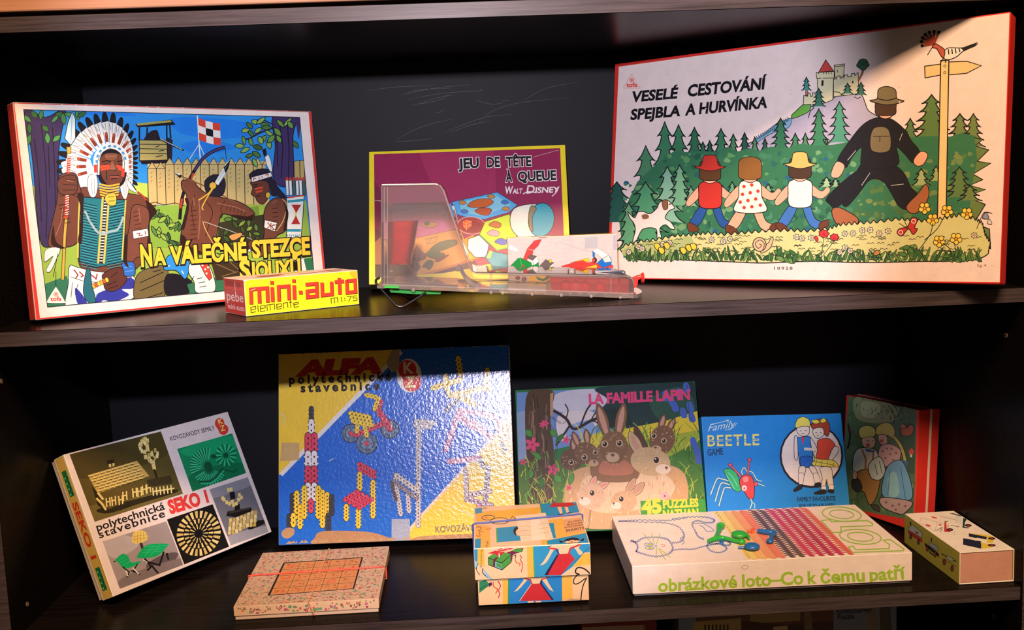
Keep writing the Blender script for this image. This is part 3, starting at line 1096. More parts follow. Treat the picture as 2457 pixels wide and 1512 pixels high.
def daisy(A, x, y, s=1.0, K='15181a', pet='f2e4dc', mid='e8a23c'):
    P = []
    for i in range(14):
        r = 24 * s if i % 2 == 0 else 15 * s
        P.append((x + r * cos(i * pi / 7), y + r * sin(i * pi / 7)))
    A.s(pet, P, (K, 4 * s), 3)
    A.e(mid, x, y, 8 * s, 8 * s, 0, (K, 3 * s), 10)


def walker(A, col, head, hair, K='15181a', coat=(), legs=(), arms=(), shoes=(), skin='e8a888', extra=()):
    for c, pts in legs: A.s(c, pts, (K, 6))
    for c, pts in shoes: A.s(c, pts, (K, 6))
    for c, pts in arms: A.s(c, pts, (K, 6))
    for c, pts in coat: A.s(c, pts, (K, 7))
    x, y, r = head
    A.e(skin, x, y, r, r * 1.12, 0, (K, 6))
    for c, pts in hair: A.s(c, pts, (K, 6))
    for f in extra: f()


def build_spejbl():
    root, A, fin = gbox('spejbl', 'board_game_box',
                        'largest game box, cream with red edges and a fir-forest walk, at upper right', 'game box',
                        '1480,152 2418,38 2400,678 1452,668', 'f4dfd2',
                        {'*': 'd62f26', 'f': 'e9cfc4', 'e': 'd62f26'}, lid=0.85, base={'*': 'b82a22'}, r=0.0016)
    A.rect('d62f26', 0.0003)
    A.tile(1640, 0, 3.0)
    K = '15181a'
    A.p('ead0c4', '-452,476 2325,126 2283,2020 -545,1996')
    r = A.rnd
    # forest
    G = ['255c42', '2f6b4a', '3a7852', '245548', '4a8058']
    back = [(-480, 1300, 1560, 150), (-265, 1040, 1560, 150), (-125, 870, 1350, 120), (-25, 890, 1300, 110), (90, 910, 1200, 90), (150, 1015, 1130, 50), (200, 1005, 1120, 45),
            (282, 920, 1180, 85), (370, 960, 1160, 60), (452, 950, 1160, 60), (525, 980, 1150, 50), (598, 990, 1120, 40), (816, 955, 1140, 70), (888, 955, 1100, 50), (1038, 990, 1110, 40)]
    # mountain with castle
    A.s('a99fae', '470,1060 620,970 790,850 900,775 1040,738 1120,690 1200,668 1285,685 1315,745 1340,800 1420,850 1520,930 1560,1080 1000,1140', (K, 6))
    A.c(K, 6, '910,850 925,800 950,775 940,740'); A.c(K, 5, '1235,700 1260,712 1285,702')
    A.s('6f9cb4', '520,1010 600,950 680,890 780,850 790,870 760,920 640,960 540,1020', (K, 4))
    for i in range(16):
        A.p('5f8fae', [(530 + i * 15, 1005 - i * 9), (538 + i * 15, 975 - i * 9), (548 + i * 15, 998 - i * 9)], (K, 3))
    A.s('5d9c3e', '790,830 820,800 880,750 925,755 915,800 860,830 800,850', (K, 5))
    fir(A, 897, 560, 655, 36, '3c8a7a', 5, K, 3); A.p('c07050', '890,655 906,655 906,690 890,690', (K, 3))
    A.p('d9cda0', '878,690 905,695 910,670 925,675 925,695 940,695 940,670 955,672 965,690 965,750 875,755', (K, 5))
    A.p('d9cda0', '975,570 1090,568 1085,720 1040,740 980,730', (K, 5)); A.p('d9cda0', '968,528 1095,522 1095,568 970,570', (K, 5))
    A.ls(K, 5, [[(985 + i * 18, 528), (985 + i * 18, 540)] for i in range(6)])
    A.p('c4423a', '985,526 1035,440 1092,520', (K, 5)); A.p(K, '1005,585 1020,582 1018,622 1003,625')
    A.p('cfc59a', '1095,478 1168,470 1162,560 1100,565', (K, 5)); A.ls(K, 5, ['1095,490 1168,482', '1118,510 1118,530'])
    A.p('cfc59a', '1090,575 1110,575 1115,555 1135,553 1137,570 1165,568 1168,548 1190,546 1192,560 1215,558 1218,538 1240,536 1242,550 1265,530 1268,600 1260,680 1090,700', (K, 5))
    A.p(K, '1222,590 1232,588 1232,605 1222,607'); A.ls(K, 5, ['1090,665 1130,668 1150,690', '1140,680 1170,690'])
    A.c('8a5a40', 16, '1265,590 1290,545 1305,500')
    for x, y, q in ((1300, 460, 34), (1280, 480, 26), (1320, 478, 24), (1300, 495, 26)):
        A.e('2f5a40', x, y, q, q * .75, 0, (K, 4))
    fir(A, 1190, 605, 680, 40, '3f7a64', 5, K, 3); fir(A, 1285, 598, 690, 42, '3a6e5a', 5, K, 3); fir(A, 985, 640, 770, 52, '2f7058', 5, K, 4)
    for x, t, b, w in back:
        fir(A, x, t, b + 40, w, r.choice(G), 6, K, 3 if b - t < 200 else 4)
    fir(A, 712, 850, 1080, 85, '2f6e4e', 6, K); fir(A, 985, 785, 1060, 85, '3a7a54', 6, K); fir(A, 1132, 735, 1030, 95, '4c8f72', 6, K)
    fir(A, 1785, 690, 1000, 150, '5c7a40', 7, K); fir(A, 1635, 855, 1000, 70, '5c7a48', 6, K, 3); fir(A, 1985, 825, 1060, 110, '6f8048', 7, K); fir(A, 2080, 825, 1060, 90, '6f8048', 6, K)
    # right-hand big fir with ragged edge
    A.p('667c42', '1900,1000 2020,960 2110,1000 2150,1005 2090,1050 2190,1080 2110,1160 2205,1175 2080,1250 2150,1290 2060,1330 2170,1360 2030,1410 2170,1465 2090,1600 2200,1640 2210,1780 1900,1800', (K, 7))
    A.p('35704c', '-470,1560 -420,1480 -330,1300 -200,1180 -60,1080 60,1090 130,1080 250,1085 330,1050 400,1085 480,1060 560,1080 640,1050 760,1060 860,1030 960,1045 1080,1040 1200,1020 1320,1000 1500,1000 1640,990 1780,980 1900,990 2000,960 2090,980 2110,1150 2080,1300 2060,1500 2150,1700 1900,1850 -440,1850')
    # watercolour blotches
    for i in range(620):
        x = r.uniform(-430, 2080); y = r.uniform(1090, 1800)
        if x < -150 and y < 1300: continue
        c = r.choice(['2a6258', '447f58', '5c9456', '285c40', '6c9a68', '2c6076', '4a8464', '2f6e4c', '3a7a5a'] if x < 1250 else ['5c7a40', '788a4c', '486a3c', '6a8650', '43704c', '55783f'])
        q = r.uniform(8, 34)
        A.s(c, [(x + q * r.uniform(.5, 1.2) * cos(k * 1.05), y + q * r.uniform(.4, 1.0) * sin(k * 1.05)) for k in range(6)], None, 3)
    # near trees, light with ink outlines
    for x, t, b, w, c in ((-110, 1190, 1600, 130, '86b494'), (-270, 1300, 1760, 190, '4f9468'), (-20, 1180, 1480, 100, '74aa80'), (-395, 1450, 1800, 110, '5f9a6c'), (60, 1330, 1480, 60, '7fae88'),
                          (360, 1300, 1420, 55, '5a9a70'), (430, 1290, 1400, 40, '4f8e62'), (290, 1330, 1440, 60, '3f8258'), (620, 1320, 1400, 60, '7fae88'), (1040, 1270, 1340, 60, '9cba8c'), (1105, 1280, 1340, 50, '8aac7c'),
                          (1985, 1200, 1420, 110, '5d7a44'), (1715, 1210, 1330, 70, 'a0ac74'), (1820, 1190, 1300, 50, '96a468'), (2060, 1330, 1440, 90, '6a8048')):
        fir(A, x, t, b, w, c, 6, K, 4 if b - t > 200 else 3)
    # signpost with the hoopoe
    A.p('e6c282', '1735,490 1850,476 1850,552 1738,572', (K, 7)); A.p('e6c282', '1905,462 2030,458 2132,490 2030,542 1905,552', (K, 7))
    A.p('ecc684', '1848,452 1905,450 1890,1790 1828,1800', (K, 8)); A.e(None, 1877, 490, 8, ol=(K, 4)); A.e(None, 1877, 537, 8, ol=(K, 4))
    A.s('eadaca', '1865,400 1900,365 1990,365 2060,350 2100,330 2090,350 2010,385 1960,425 1910,445 1875,440', (K, 6))
    A.p(K, '1985,368 2098,328 2095,345 2020,385')
    A.s('b8503a', '1800,330 1840,350 1875,380 1870,430 1850,420 1820,370 1790,360', (K, 6))
    for i in range(7):
        a = radians(200 - i * 22)
        A.l('a8402c', 16, [(1800, 335), (1800 + 80 * cos(a), 325 - 66 * sin(a))]); A.e(K, 1800 + 88 * cos(a), 322 - 72 * sin(a), 12)
    A.l(K, 6, '1790,355 1755,412'); A.e(K, 1800, 338, 7)
    A.ls(K, 8, ['1900,372 1905,410', '1925,370 1930,408', '1950,368 1955,402', '1975,366 1982,395', '2000,362 2008,385', '1868,435 1850,462', '1885,440 1880,468'])
    # plain walkers on a family outing, seen from behind, and a small dog
    SK = 'e6a584'
    def man():
        A.s('1c1c22', '1180,1480 1150,1420 1250,1240 1300,1170 1400,1150 1500,1170 1590,1240 1640,1340 1690,1400 1640,1500 1560,1480 1500,1380 1440,1300 1350,1290 1260,1400', (K, 6))
        A.s('1c1c22', '1040,1420 1160,1300 1280,1220 1320,1300 1120,1480 1060,1460', (K, 6))
        A.s('a5603c', '1610,1480 1690,1390 1750,1320 1770,1400 1720,1500 1650,1530', (K, 6)); A.s('a5603c', '1080,1500 1140,1490 1260,1560 1250,1610 1140,1620 1090,1570', (K, 6))
        A.s('1c1c22', '1300,900 1400,850 1500,860 1600,940 1640,1010 1700,1090 1660,1170 1600,1110 1540,1060 1550,1180 1400,1210 1290,1190 1290,1060 1220,1130 1180,1200 1120,1150 1200,1020', (K, 7))
        A.s(SK, '1110,1160 1170,1190 1130,1270 1070,1260', (K, 5)); A.s(SK, '1660,1150 1710,1090 1760,1110 1730,1180 1680,1190', (K, 5))
        A.s('7a6a4a', '1370,930 1480,930 1490,1080 1360,1080', (K, 6)); A.ls(K, 5, ['1372,980 1486,980', '1420,980 1420,1020', '1370,900 1370,940', '1475,890 1480,930'])
        A.e(SK, 1460, 770, 74, 88, 0, (K, 6)); A.s('4a3426', '1388,770 1395,720 1460,690 1530,715 1535,780 1520,830 1400,830', (K, 5))
        A.s('7a6a4a', '1350,730 1400,715 1410,650 1470,630 1530,655 1540,715 1590,735 1470,760', (K, 6)); A.c(K, 7, '1402,715 1470,728 1538,712')
        A.ls('c8beb8', 4, ['1250,1080 1190,1150', '1350,1240 1290,1330', '1500,1330 1590,1320', '1580,960 1560,1010'])
    man()
    def kid(x, y, h, coat, legs, hair, hat=None, dots=None, skirt=False):
        u = h / 100.0
        P = lambda s: [(x + a * u, y + b * u) for a, b in pp(s)]
        A.s(legs, P('-12,-34 -2,-34 -14,-8 -24,-2 -30,-8'), (K, 5)); A.s(legs, P('2,-34 12,-34 20,-14 32,-8 26,0 12,-6'), (K, 5))
        A.s('6a3a26', P('-32,-8 -22,-6 -16,2 -30,4'), (K, 4)); A.s('6a3a26', P('26,-8 38,-12 36,-2 26,2'), (K, 4))
        A.s(SK, P('-14,-60 -30,-44 -34,-34 -28,-32 -12,-48'), (K, 4)); A.s(SK, P('14,-60 28,-50 36,-56 40,-50 28,-40 12,-48'), (K, 4))
        A.s(coat, P('-12,-64 12,-64 15,-45 20,-26 -20,-26 -15,-45') if skirt else P('-13,-64 13,-64 16,-48 13,-30 -13,-30 -16,-48'), (K, 6))
        if dots: A.dots(dots, P('-8,-58 2,-60 -10,-48 0,-50 10,-52 -13,-38 -3,-40 7,-42 13,-34 -8,-31 2,-32'), 2.4 * u)
        A.e(SK, x, y - 78 * u, 14 * u, 15 * u, 0, (K, 5))
        A.s(hair, P('-15,-78 -13,-92 0,-96 13,-92 15,-78 12,-68 -12,-68'), (K, 5))
        if hat: A.s(hat, P('-22,-86 -12,-88 -9,-100 0,-102 9,-100 12,-88 22,-86 0,-80'), (K, 5))
    kid(200, 1640, 520, 'c2342c', '27518f', '5a3a22', 'c2342c')
    kid(490, 1660, 560, 'eedccc', SK, '8a5a2c', None, 'd8402c', True)
    kid(850, 1640, 540, 'ecdcd0', '3f6fae', '4a3426', 'd8b060')
    A.s('ecd8c8', '-355,1560 -330,1520 -290,1515 -240,1530 -190,1490 -170,1450 -120,1430 -80,1460 -60,1490 -100,1510 -130,1560 -90,1590 -60,1640 -90,1640 -130,1610 -170,1640 -160,1700 -190,1710 -200,1640 -290,1640 -330,1700 -350,1740 -370,1730 -350,1650 -360,1600 -390,1560 -400,1520', (K, 6))
    A.s('8a5a3c', '-300,1540 -260,1535 -250,1560 -290,1570'); A.s('8a5a3c', '-150,1440 -115,1432 -110,1490 -140,1500', (K, 4)); A.e(K, -95, 1462, 6)
    # meadow
    top = [(-440, 1765), (-330, 1735), (-200, 1720), (-60, 1690), (60, 1685), (160, 1672), (300, 1680), (450, 1668), (600, 1655), (760, 1650), (900, 1655), (1050, 1640), (1140, 1610), (1260, 1600), (1400, 1590), (1560, 1570), (1680, 1585), (1800, 1580), (1900, 1560), (2000, 1540), (2100, 1570), (2150, 1600), (2170, 1680), (2210, 1740), (2190, 1820)]
    bot = [(2100, 1860), (1900, 1870), (1700, 1872), (1450, 1880), (1200, 1880), (950, 1872), (700, 1882), (540, 1886), (300, 1876), (100, 1870), (-100, 1862), (-300, 1868), (-420, 1840), (-460, 1790)]
    sc_ = []
    for i in range(len(top) - 1):
        a, b = top[i], top[i + 1]
        for k in range(3):
            t = (k + .5) / 3
            sc_ += [(a[0] + (b[0] - a[0]) * k / 3, a[1] + (b[1] - a[1]) * k / 3 + 8), (a[0] + (b[0] - a[0]) * t, a[1] + (b[1] - a[1]) * t - 14)]
    A.s('cfc683', sc_ + [top[-1]] + bot, (K, 7), 3)
    A.s('a8b070', '-440,1790 -300,1740 -100,1720 60,1700 40,1850 -200,1862 -420,1840')
    for i in range(150):
        x = r.uniform(-380, 2120); y = r.uniform(1690, 1850)
        A.c(K, 4, [(x - 26, y), (x - 12, y - 9), (x, y), (x + 14, y - 9), (x + 28, y - 2)], 2)
    for i in range(150):
        x = -420 + i * 17.2 + r.uniform(-8, 8); y = 1858 + r.uniform(0, 18)
        a = r.uniform(-.9, .9); L = r.uniform(40, 110)
        A.s(r.choice(['4f7a3c', '3a6636', '6a8f48', '2f5a34']), [(x - 7, y), (x + L * .5 * sin(a) - 9, y - L * .55), (x + L * sin(a), y - L * cos(a)), (x + L * .5 * sin(a) + 9, y - L * .5), (x + 7, y)], (K, 3), 3)
    for cx, cy, n, s_ in ((-300, 1830, 9, 40), (180, 1800, 14, 26), (700, 1830, 6, 60), (790, 1850, 6, 60), (1270, 1800, 12, 26), (1380, 1830, 10, 40), (1650, 1800, 16, 60), (1950, 1840, 12, 56)):
        for k in range(n):
            a = r.uniform(0, 2 * pi); d = r.uniform(0, s_)
            leafset(A, ['4f7a3c', '6a8f48', '3a6636'], K, [(cx + d * 1.3 * cos(a), cy + d * .7 * sin(a))], s_ * .55, s_ * .25, k, 3)
    for x, y in pp('208,1718 290,1732 340,1712 822,1698 862,1708 928,1704 1170,1674 1228,1672 1296,1650 1352,1648 1416,1672 1480,1656 1172,1774 1210,1798 1134,1808 2094,1686 -400,1810 -330,1770 -300,1785 -150,1750 -100,1740'):
        daisy(A, x, y, 1.0)
    for x, y, q in ((1020, 1674, 40), (1096, 1700, 34)):
        A.s('d8323a', [(x + q * (1 if k % 2 == 0 else .78) * cos(k * pi / 7), y + q * .8 * (1 if k % 2 == 0 else .8) * sin(k * pi / 7)) for k in range(14)], (K, 5), 3); A.e('b02430', x, y + 6, 10)
        A.l(K, 4, [(x, y + q * .7), (1000, 1850)])
    A.e('d8323a', 966, 1710, 12, 22, -20, (K, 4))
    for x, y in pp('1798,1572 1845,1728 1965,1710 1900,1512 1740,1492 2040,1530'):
        for k in range(5):
            A.e('ecc84a', x + 26 * cos(k * 1.257 + .3), y + 26 * sin(k * 1.257 + .3), 18, 18, 0, (K, 5), 12)
        A.e('d88a2c', x, y, 12, 12, 0, (K, 4), 12)
    A.c(K, 5, '1798,1600 1780,1680 1700,1790'); A.c(K, 5, '1955,1740 1960,1800 1950,1850'); A.c(K, 5, '1870,1740 1920,1780 1940,1840'); A.c(K, 5, '1890,1530 1830,1640 1740,1720')
    for x, y in ((40, 1780), (75, 1770), (-190, 1770), (-160, 1800), (-120, 1765), (0, 1800)):
        A.s('e8c040', [(x - 22, y - 20), (x + 6, y - 26), (x + 24, y), (x + 8, y + 24), (x - 14, y + 12)], (K, 5), 4)
    # snail, butterfly, beetle, bluebells
    A.s('e2b088', '560,1800 580,1770 620,1740 640,1700 655,1715 630,1780 575,1815', (K, 5)); A.e('e2b088', 555, 1752, 48, 50, 0, (K, 6)); A.c(K, 5, '575,1800 590,1750 560,1720 525,1745 545,1780 570,1760 553,1748')
    A.ls(K, 4, ['640,1702 628,1690', '650,1705 655,1690'])
    A.s('c0342c', '1560,1640 1620,1620 1650,1560 1690,1570 1670,1630 1690,1640 1660,1680 1625,1640 1580,1690 1545,1670', (K, 6)); A.e(None, 1570, 1664, 14, ol=('f0e0d8', 5)); A.e(None, 1662, 1585, 14, ol=('f0e0d8', 5)); A.ls(K, 5, ['1625,1640 1600,1590', '1625,1640 1560,1600'])
    A.e('b8803c', 1400, 1812, 26, 17, -30, (K, 5)); A.ls(K, 4, ['1380,1800 1360,1790', '1420,1795 1430,1775', '1400,1830 1395,1850'])
    A.s('8a90a8', '2150,1560 2175,1520 2195,1560 2180,1570', (K, 5)); A.s('d8c8c0', '2185,1600 2200,1570 2218,1605', (K, 4)); A.c(K, 5, '2110,1640 2150,1540 2175,1520 2220,1530')
    # lettering
    A.tile(820, 0)
    A.t('15151a', 'VESELÉ', 2088, 727, 2424, 700, 72, off=0.04, up=(.16, -1), bb=.04)
    A.t('15151a', 'SPEJBLA', 2082, 853, 2445, 826, 72, off=0.04, up=(.14, -1), bb=.04)
    tofa(A, 2098, 590, 62)
    A.tile(1640, 0, 3.0)
    A.t('15151a', 'CESTOVÁNÍ', 40, 690, 605, 640, 78, off=0.04, up=(.12, -1), bb=.04)
    A.t('15151a', 'A HURVÍNKA', 22, 824, 615, 772, 76, off=0.04, up=(.12, -1), bb=.04)
    A.t('4a3a34', '10928', 660, 1934, 792, 1934, 20, off=0.02, spacing=1.3)
    A.t('b08070', 'Sg 4', 2116, 1910, 2182, 1908, 20)
    for i in range(60):
        x = r.uniform(-420, 2260); y = r.choice([r.uniform(500, 800), r.uniform(1900, 1990)])
        A.e('dcc0ae', x, y, r.uniform(2, 7), n=6)
    fin()


build_spejbl()


# ---- yellow-framed game box in the middle of the upper shelf (its cartoon figures are left out)
def build_jeu():
    root, A, fin = gbox('jeu', 'board_game_box',
                        'yellow-framed maroon game box standing behind the clear plastic ball game', 'game box',
                        '885,365 1357,347 1371,664 885,684', 'f4d8cc',
                        {'*': 'f0c820', 'f': 'f2cc20', 'e': 'e8b840', 'b': '6a5a40'}, mat='print_satin', lid=0.8, base={'*': '8a7050'})
    K = '221420'
    A.rect('f4d024', 0.0006)
    A.tile(820, 0)
    mar = '232,1112 1572,1066 1605,1900 240,2000'
    A.p('98224a', mar)
    A.setclip(mar)
    A.p('7c1c3c', '232,1300 420,1600 420,2000 232,2000'); A.p('5e1a30', '232,1640 330,1700 330,2010 232,2010'); A.p('a05f38', '232,1750 290,1700 300,2000 236,2010')
    A.p('a82c52', '560,1100 1100,1080 1120,1560 820,1500 640,1320')
    # pink and orange picture cards under the clear toy (plain stand-in motifs)
    # tile of the close-up: px = 870 + x / 4.4475, 420 + y / 4.4475
    A.tile(870, 420, 4.4475)
    A.p('e06a90', '230,420 900,310 1100,580 540,690 240,700', (K, 4))
    A.p('f0a030', '460,700 1040,570 1180,900 540,1110 330,900', (K, 4)); A.p('c87820', '540,1090 1180,890 1180,915 545,1115')
    A.p('38252c', '130,960 470,960 560,1110 1200,915 1230,960 1640,960 1640,1200 130,1220')
    A.p('f2d040', '1130,1000 1640,880 1640,1200 500,1200 510,1110'); A.p('e88c28', '1060,700 1180,640 1300,760 1400,850 1180,900')
    for x, y, s_ in ((700, 530, 1.0), (800, 380, .6), (880, 440, .5)):
        A.s('d88838', [(x - 80 * s_, y), (x, y - 34 * s_), (x + 110 * s_, y - 10 * s_), (x + 60 * s_, y + 34 * s_), (x - 30 * s_, y + 30 * s_)], (K, 4)); A.e('4a5a38', x - 10 * s_, y - 10 * s_, 34 * s_, 24 * s_)
    A.s('5a6a30', '690,830 800,730 980,690 1010,740 900,790 820,820 880,850 780,900 660,850', (K, 4)); A.s('8a4a24', '530,850 580,760 620,800 680,880 600,920 530,900', (K, 4)); A.s('8a4a24', '780,900 920,850 880,890 800,930', (K, 3))
    A.s('4a5a30', '640,980 700,910 760,930 720,1010 670,990', (K, 3)); A.s('5a3a34', '520,970 580,940 620,990 570,1030', (K, 3)); A.ls('6a4a24', 5, ['670,690 800,660 780,720 680,740 690,700', '700,740 740,670'])
    # blue card
    A.p('5aa8dc', '958,290 1440,185 1655,320 1560,400 1300,475 1200,480 1010,420', (K, 4)); A.l('3070c0', 8, '958,292 1012,420 1200,478 1300,470'); A.p('8cc4e4', '1040,290 1420,215 1590,320 1290,440 1060,400')
    A.s('d8642c', '1120,330 1200,270 1340,255 1400,290 1330,340 1200,350', (K, 4)); A.s('c8542c', '1200,380 1290,350 1380,370 1340,430 1250,420', (K, 4))
    for x, y in ((1070, 295), (1375, 230), (1520, 290), (1090, 390), (1530, 360)):
        A.s(['d8843c', '4a78b8', 'd8642c'][(x + y) % 3], [(x - 40, y), (x, y - 22), (x + 42, y + 4), (x, y + 24)], (K, 4))
    A.p('e8e0d8', '940,330 985,330 1040,560 1000,580', (K, 3)); A.p('b86a50', '950,390 985,370 1030,520 1000,540')
    # red dish with a die
    A.e('a82430', 1165, 540, 150, 92, 4, ('d8b0a0', 7)); A.e('8c1a28', 1170, 555, 110, 60)
    A.p('e8502c', '1068,500 1110,470 1170,490 1172,550 1110,592 1070,555', (K, 4)); A.l('f0c060', 5, '1070,502 1112,520 1170,492'); A.l('f0c060', 5, '1112,520 1110,590'); A.ls('f0c060', 6, ['1085,535 1098,560', '1130,545 1155,530', '1110,490 1130,500'])
    # lime card
    A.p('d0dc30', '1250,640 1310,500 1560,420 1640,480 1640,760 1440,805', (K, 4)); A.l('58b040', 12, '1255,640 1440,800 1640,745')
    for x, y, c in ((1400, 620, 'e8a0a0'), (1480, 710, '4a60a8'), (1420, 530, 'c86a34')):
        A.s(c, [(x - 70, y), (x - 10, y - 36), (x + 60, y - 10), (x + 40, y + 34), (x - 30, y + 26)], (K, 4))
    # plain cream and teal game counters
    A.tile(820, 0)
    A.s('f0e0c8', '1240,1500 1420,1470 1480,1560 1450,1720 1330,1740 1220,1640', (K, 5))
    A.e('2a9aa8', 1435, 1580, 92, 122, 10, (K, 5)); A.s('8a7a58', '1345,1540 1365,1480 1400,1500 1372,1560 1375,1660 1350,1640', (K, 4))
    A.p('e8dcc8', '910,1720 990,1690 1060,1760 1040,1850 960,1850 905,1790', (K, 5)); A.p('1c8a98', '1030,1850 1060,1800 1200,1830 1200,1920 1080,1910', (K, 5)); A.p('e8d040', '1045,1850 1065,1800 1085,1805 1068,1858')
    # lettering with white outline
    for (t, x0, y0, x1, y1, h) in (('JEU', 840, 1213, 992, 1205, 68), ('DE', 1046, 1203, 1142, 1199, 68), ('TÊTE', 1182, 1198, 1368, 1192, 66), ('À', 1180, 1308, 1230, 1306, 66), ('QUEUE', 1268, 1304, 1546, 1292, 66)):
        A.t('f6ece4', t, x0, y0, x1, y1, h, off=0.085, bb=.05)
        A.t('1a1418', t, x0, y0, x1, y1, h, off=0.035, bb=.05)
    A.t('f6e8dc', 'W', 1174, 1395, 1228, 1393, 52, off=.025, up=(.1, -1)); A.t('f6e8dc', 'ALT', 1232, 1393, 1298, 1390, 34, off=.025, up=(.1, -1))
    A.t('f6e8dc', 'D', 1330, 1392, 1384, 1389, 58, off=.01, up=(.15, -1)); A.t('f6e8dc', 'ISNEY', 1394, 1388, 1560, 1382, 40, off=.025, up=(.15, -1))
    A.c('f6e8dc', 7, '1306,1395 1340,1380 1400,1384'); A.c('f6e8dc', 6, '1340,1394 1340,1340'); A.c('f6e8dc', 6, '1560,1345 1545,1380 1512,1412')
    A.setclip()
    A.ls('c8a890', 3, ['1380,1130 1560,1080', '250,1445 330,1450', '200,1440 280,1450'])
    fin()


build_jeu()


# ---- flat white-fronted box with diggers, in front of the yellow-framed box
def build_constr():
    root, A, fin = gbox('constr', 'toy_set_box', 'small white box printed with toy diggers, beside the large cream walkers box', 'toy box',
                        '1217,572 1480,561 1483,689 1218,701', 'fff0ea',
                        {'*': 'e0a42c', 'f': 'd8cccc', 'e': 'dcc498', 't': 'd8a430'}, mat='print_gloss')
    A.rect('d4cccc', 0.0006)
    A.tile(1170, 540, 6.1425)
    K = '2c2c34'
    for i in range(34):
        y = 200 + i * 19
        A.l('c8b4b4', 2.5, [(290, y + 3), (1900, y - 45)])
    A.p('f2d8b8', '290,180 1900,125 1900,136 290,192')
    A.p('b8bac4', '1432,190 1618,172 1620,340 1436,355'); A.p('b8b4cc', '1845,155 1890,150 1893,370 1850,375')
    A.ls('e0c8cc', 4, ['1300,160 1310,330', '1390,160 1395,360', '1670,160 1670,360', '1740,150 1740,380'])
    for i in range(9):
        y = 180 + i * 40
        w = 50 + i * 4
        A.ls('d8c4cc', 4, [[(1190 - w, y), (1190 + w, y + 40)], [(1190 + w, y), (1190 - w, y + 40)], [(1190 - w, y), (1190 + w, y)]])
    A.ls('d8c4cc', 6, ['1140,170 1110,530', '1240,170 1290,520'])
    A.ls('d2c8d2', 5, ['840,220 790,430 980,450 1015,340 820,330', '850,220 1000,340', '780,430 940,330', '840,200 970,310', '310,300 370,350 450,390 540,405', '300,440 420,420 540,390', '300,360 360,330 420,290'])
    A.c('c8b8c4', 12, '1000,300 1050,255 1120,275 1280,330 1480,385 1560,400')
    A.s('e2dcea', '310,350 340,300 400,330 450,380 380,380')
    A.p('d8484a', '515,510 585,350 700,225 800,215 745,310 670,380 640,540 560,540', (K, 3)); A.l('e8d0d0', 10, '700,230 780,195 830,190'); A.l('d05a5c', 14, '750,190 870,185'); A.l('f0d8d8', 5, '590,355 680,380')
    A.p('1c9040', '325,608 440,495 480,485 640,560 645,590 745,545 745,620 560,625', (K, 3)); A.l('a8d8a8', 3, '470,490 495,600'); A.e('c83a34', 515, 608, 18)
    A.p('f2ece8', '580,500 660,525 665,600 640,590 640,560 580,530', (K, 3)); A.p('f8f4f0', '660,525 715,470 745,525 745,550 670,600', (K, 3)); A.p('6a625e', '580,480 625,440 720,462 660,520', (K, 3))
    A.p('6a6462', '745,620 850,510 972,560 890,632', (K, 3)); A.p('e8e0dc', '890,632 972,560 972,600 920,634', (K, 3)); A.s('e8d030', '900,520 925,508 940,530 932,555 910,560', (K, 3))
    A.p('dc4440', '1082,610 1390,515 1480,560 1540,540 1700,600 1840,590 1845,650 1500,640 1200,640 1082,632', (K, 3)); A.p('f0c838', '1210,560 1480,485 1500,540 1450,550 1400,520', (K, 3)); A.p('f0c838', '1380,645 1600,585 1612,620 1590,655 1440,655', (K, 3)); A.l('b8302c', 3, '1100,615 1400,555 1390,600')
    A.p('1f74d0', '1545,390 1575,410 1575,480 1545,470', (K, 3)); A.p('1f74d0', '1610,560 1680,500 1720,520 1720,560 1822,540 1818,590 1690,635', (K, 3)); A.p('f8f4ea', '1535,380 1620,340 1780,445 1690,495', (K, 3)); A.p('f4e4dc', '1690,500 1780,448 1820,500 1822,540 1722,555', (K, 3)); A.l('1f74d0', 8, '1790,460 1825,535')
    A.e('3a3634', 1572, 520, 34, 40, 0, (K, 3)); A.e('d84a3c', 1560, 522, 20, 26); A.e('3a3634', 1780, 655, 50, 28); A.e('f0e8e4', 1795, 650, 22, 18)
    A.e('54444a', 430, 785, 36, 28, 0, (K, 3)); A.e('c84440', 425, 775, 18); A.e('54444a', 525, 800, 36, 28, 0, (K, 3)); A.e('c84440', 522, 800, 16); A.p('f0c030', '570,760 800,750 900,790 880,840 600,840'); A.p('2a7a4a', '700,760 800,800 900,750 910,790 810,835 720,810')
    fin()


build_constr()


# ---- long yellow carton in front of the frontier box
def blk(A, col, segs, w):
    for q in segs:
        A.l(col, w, q)


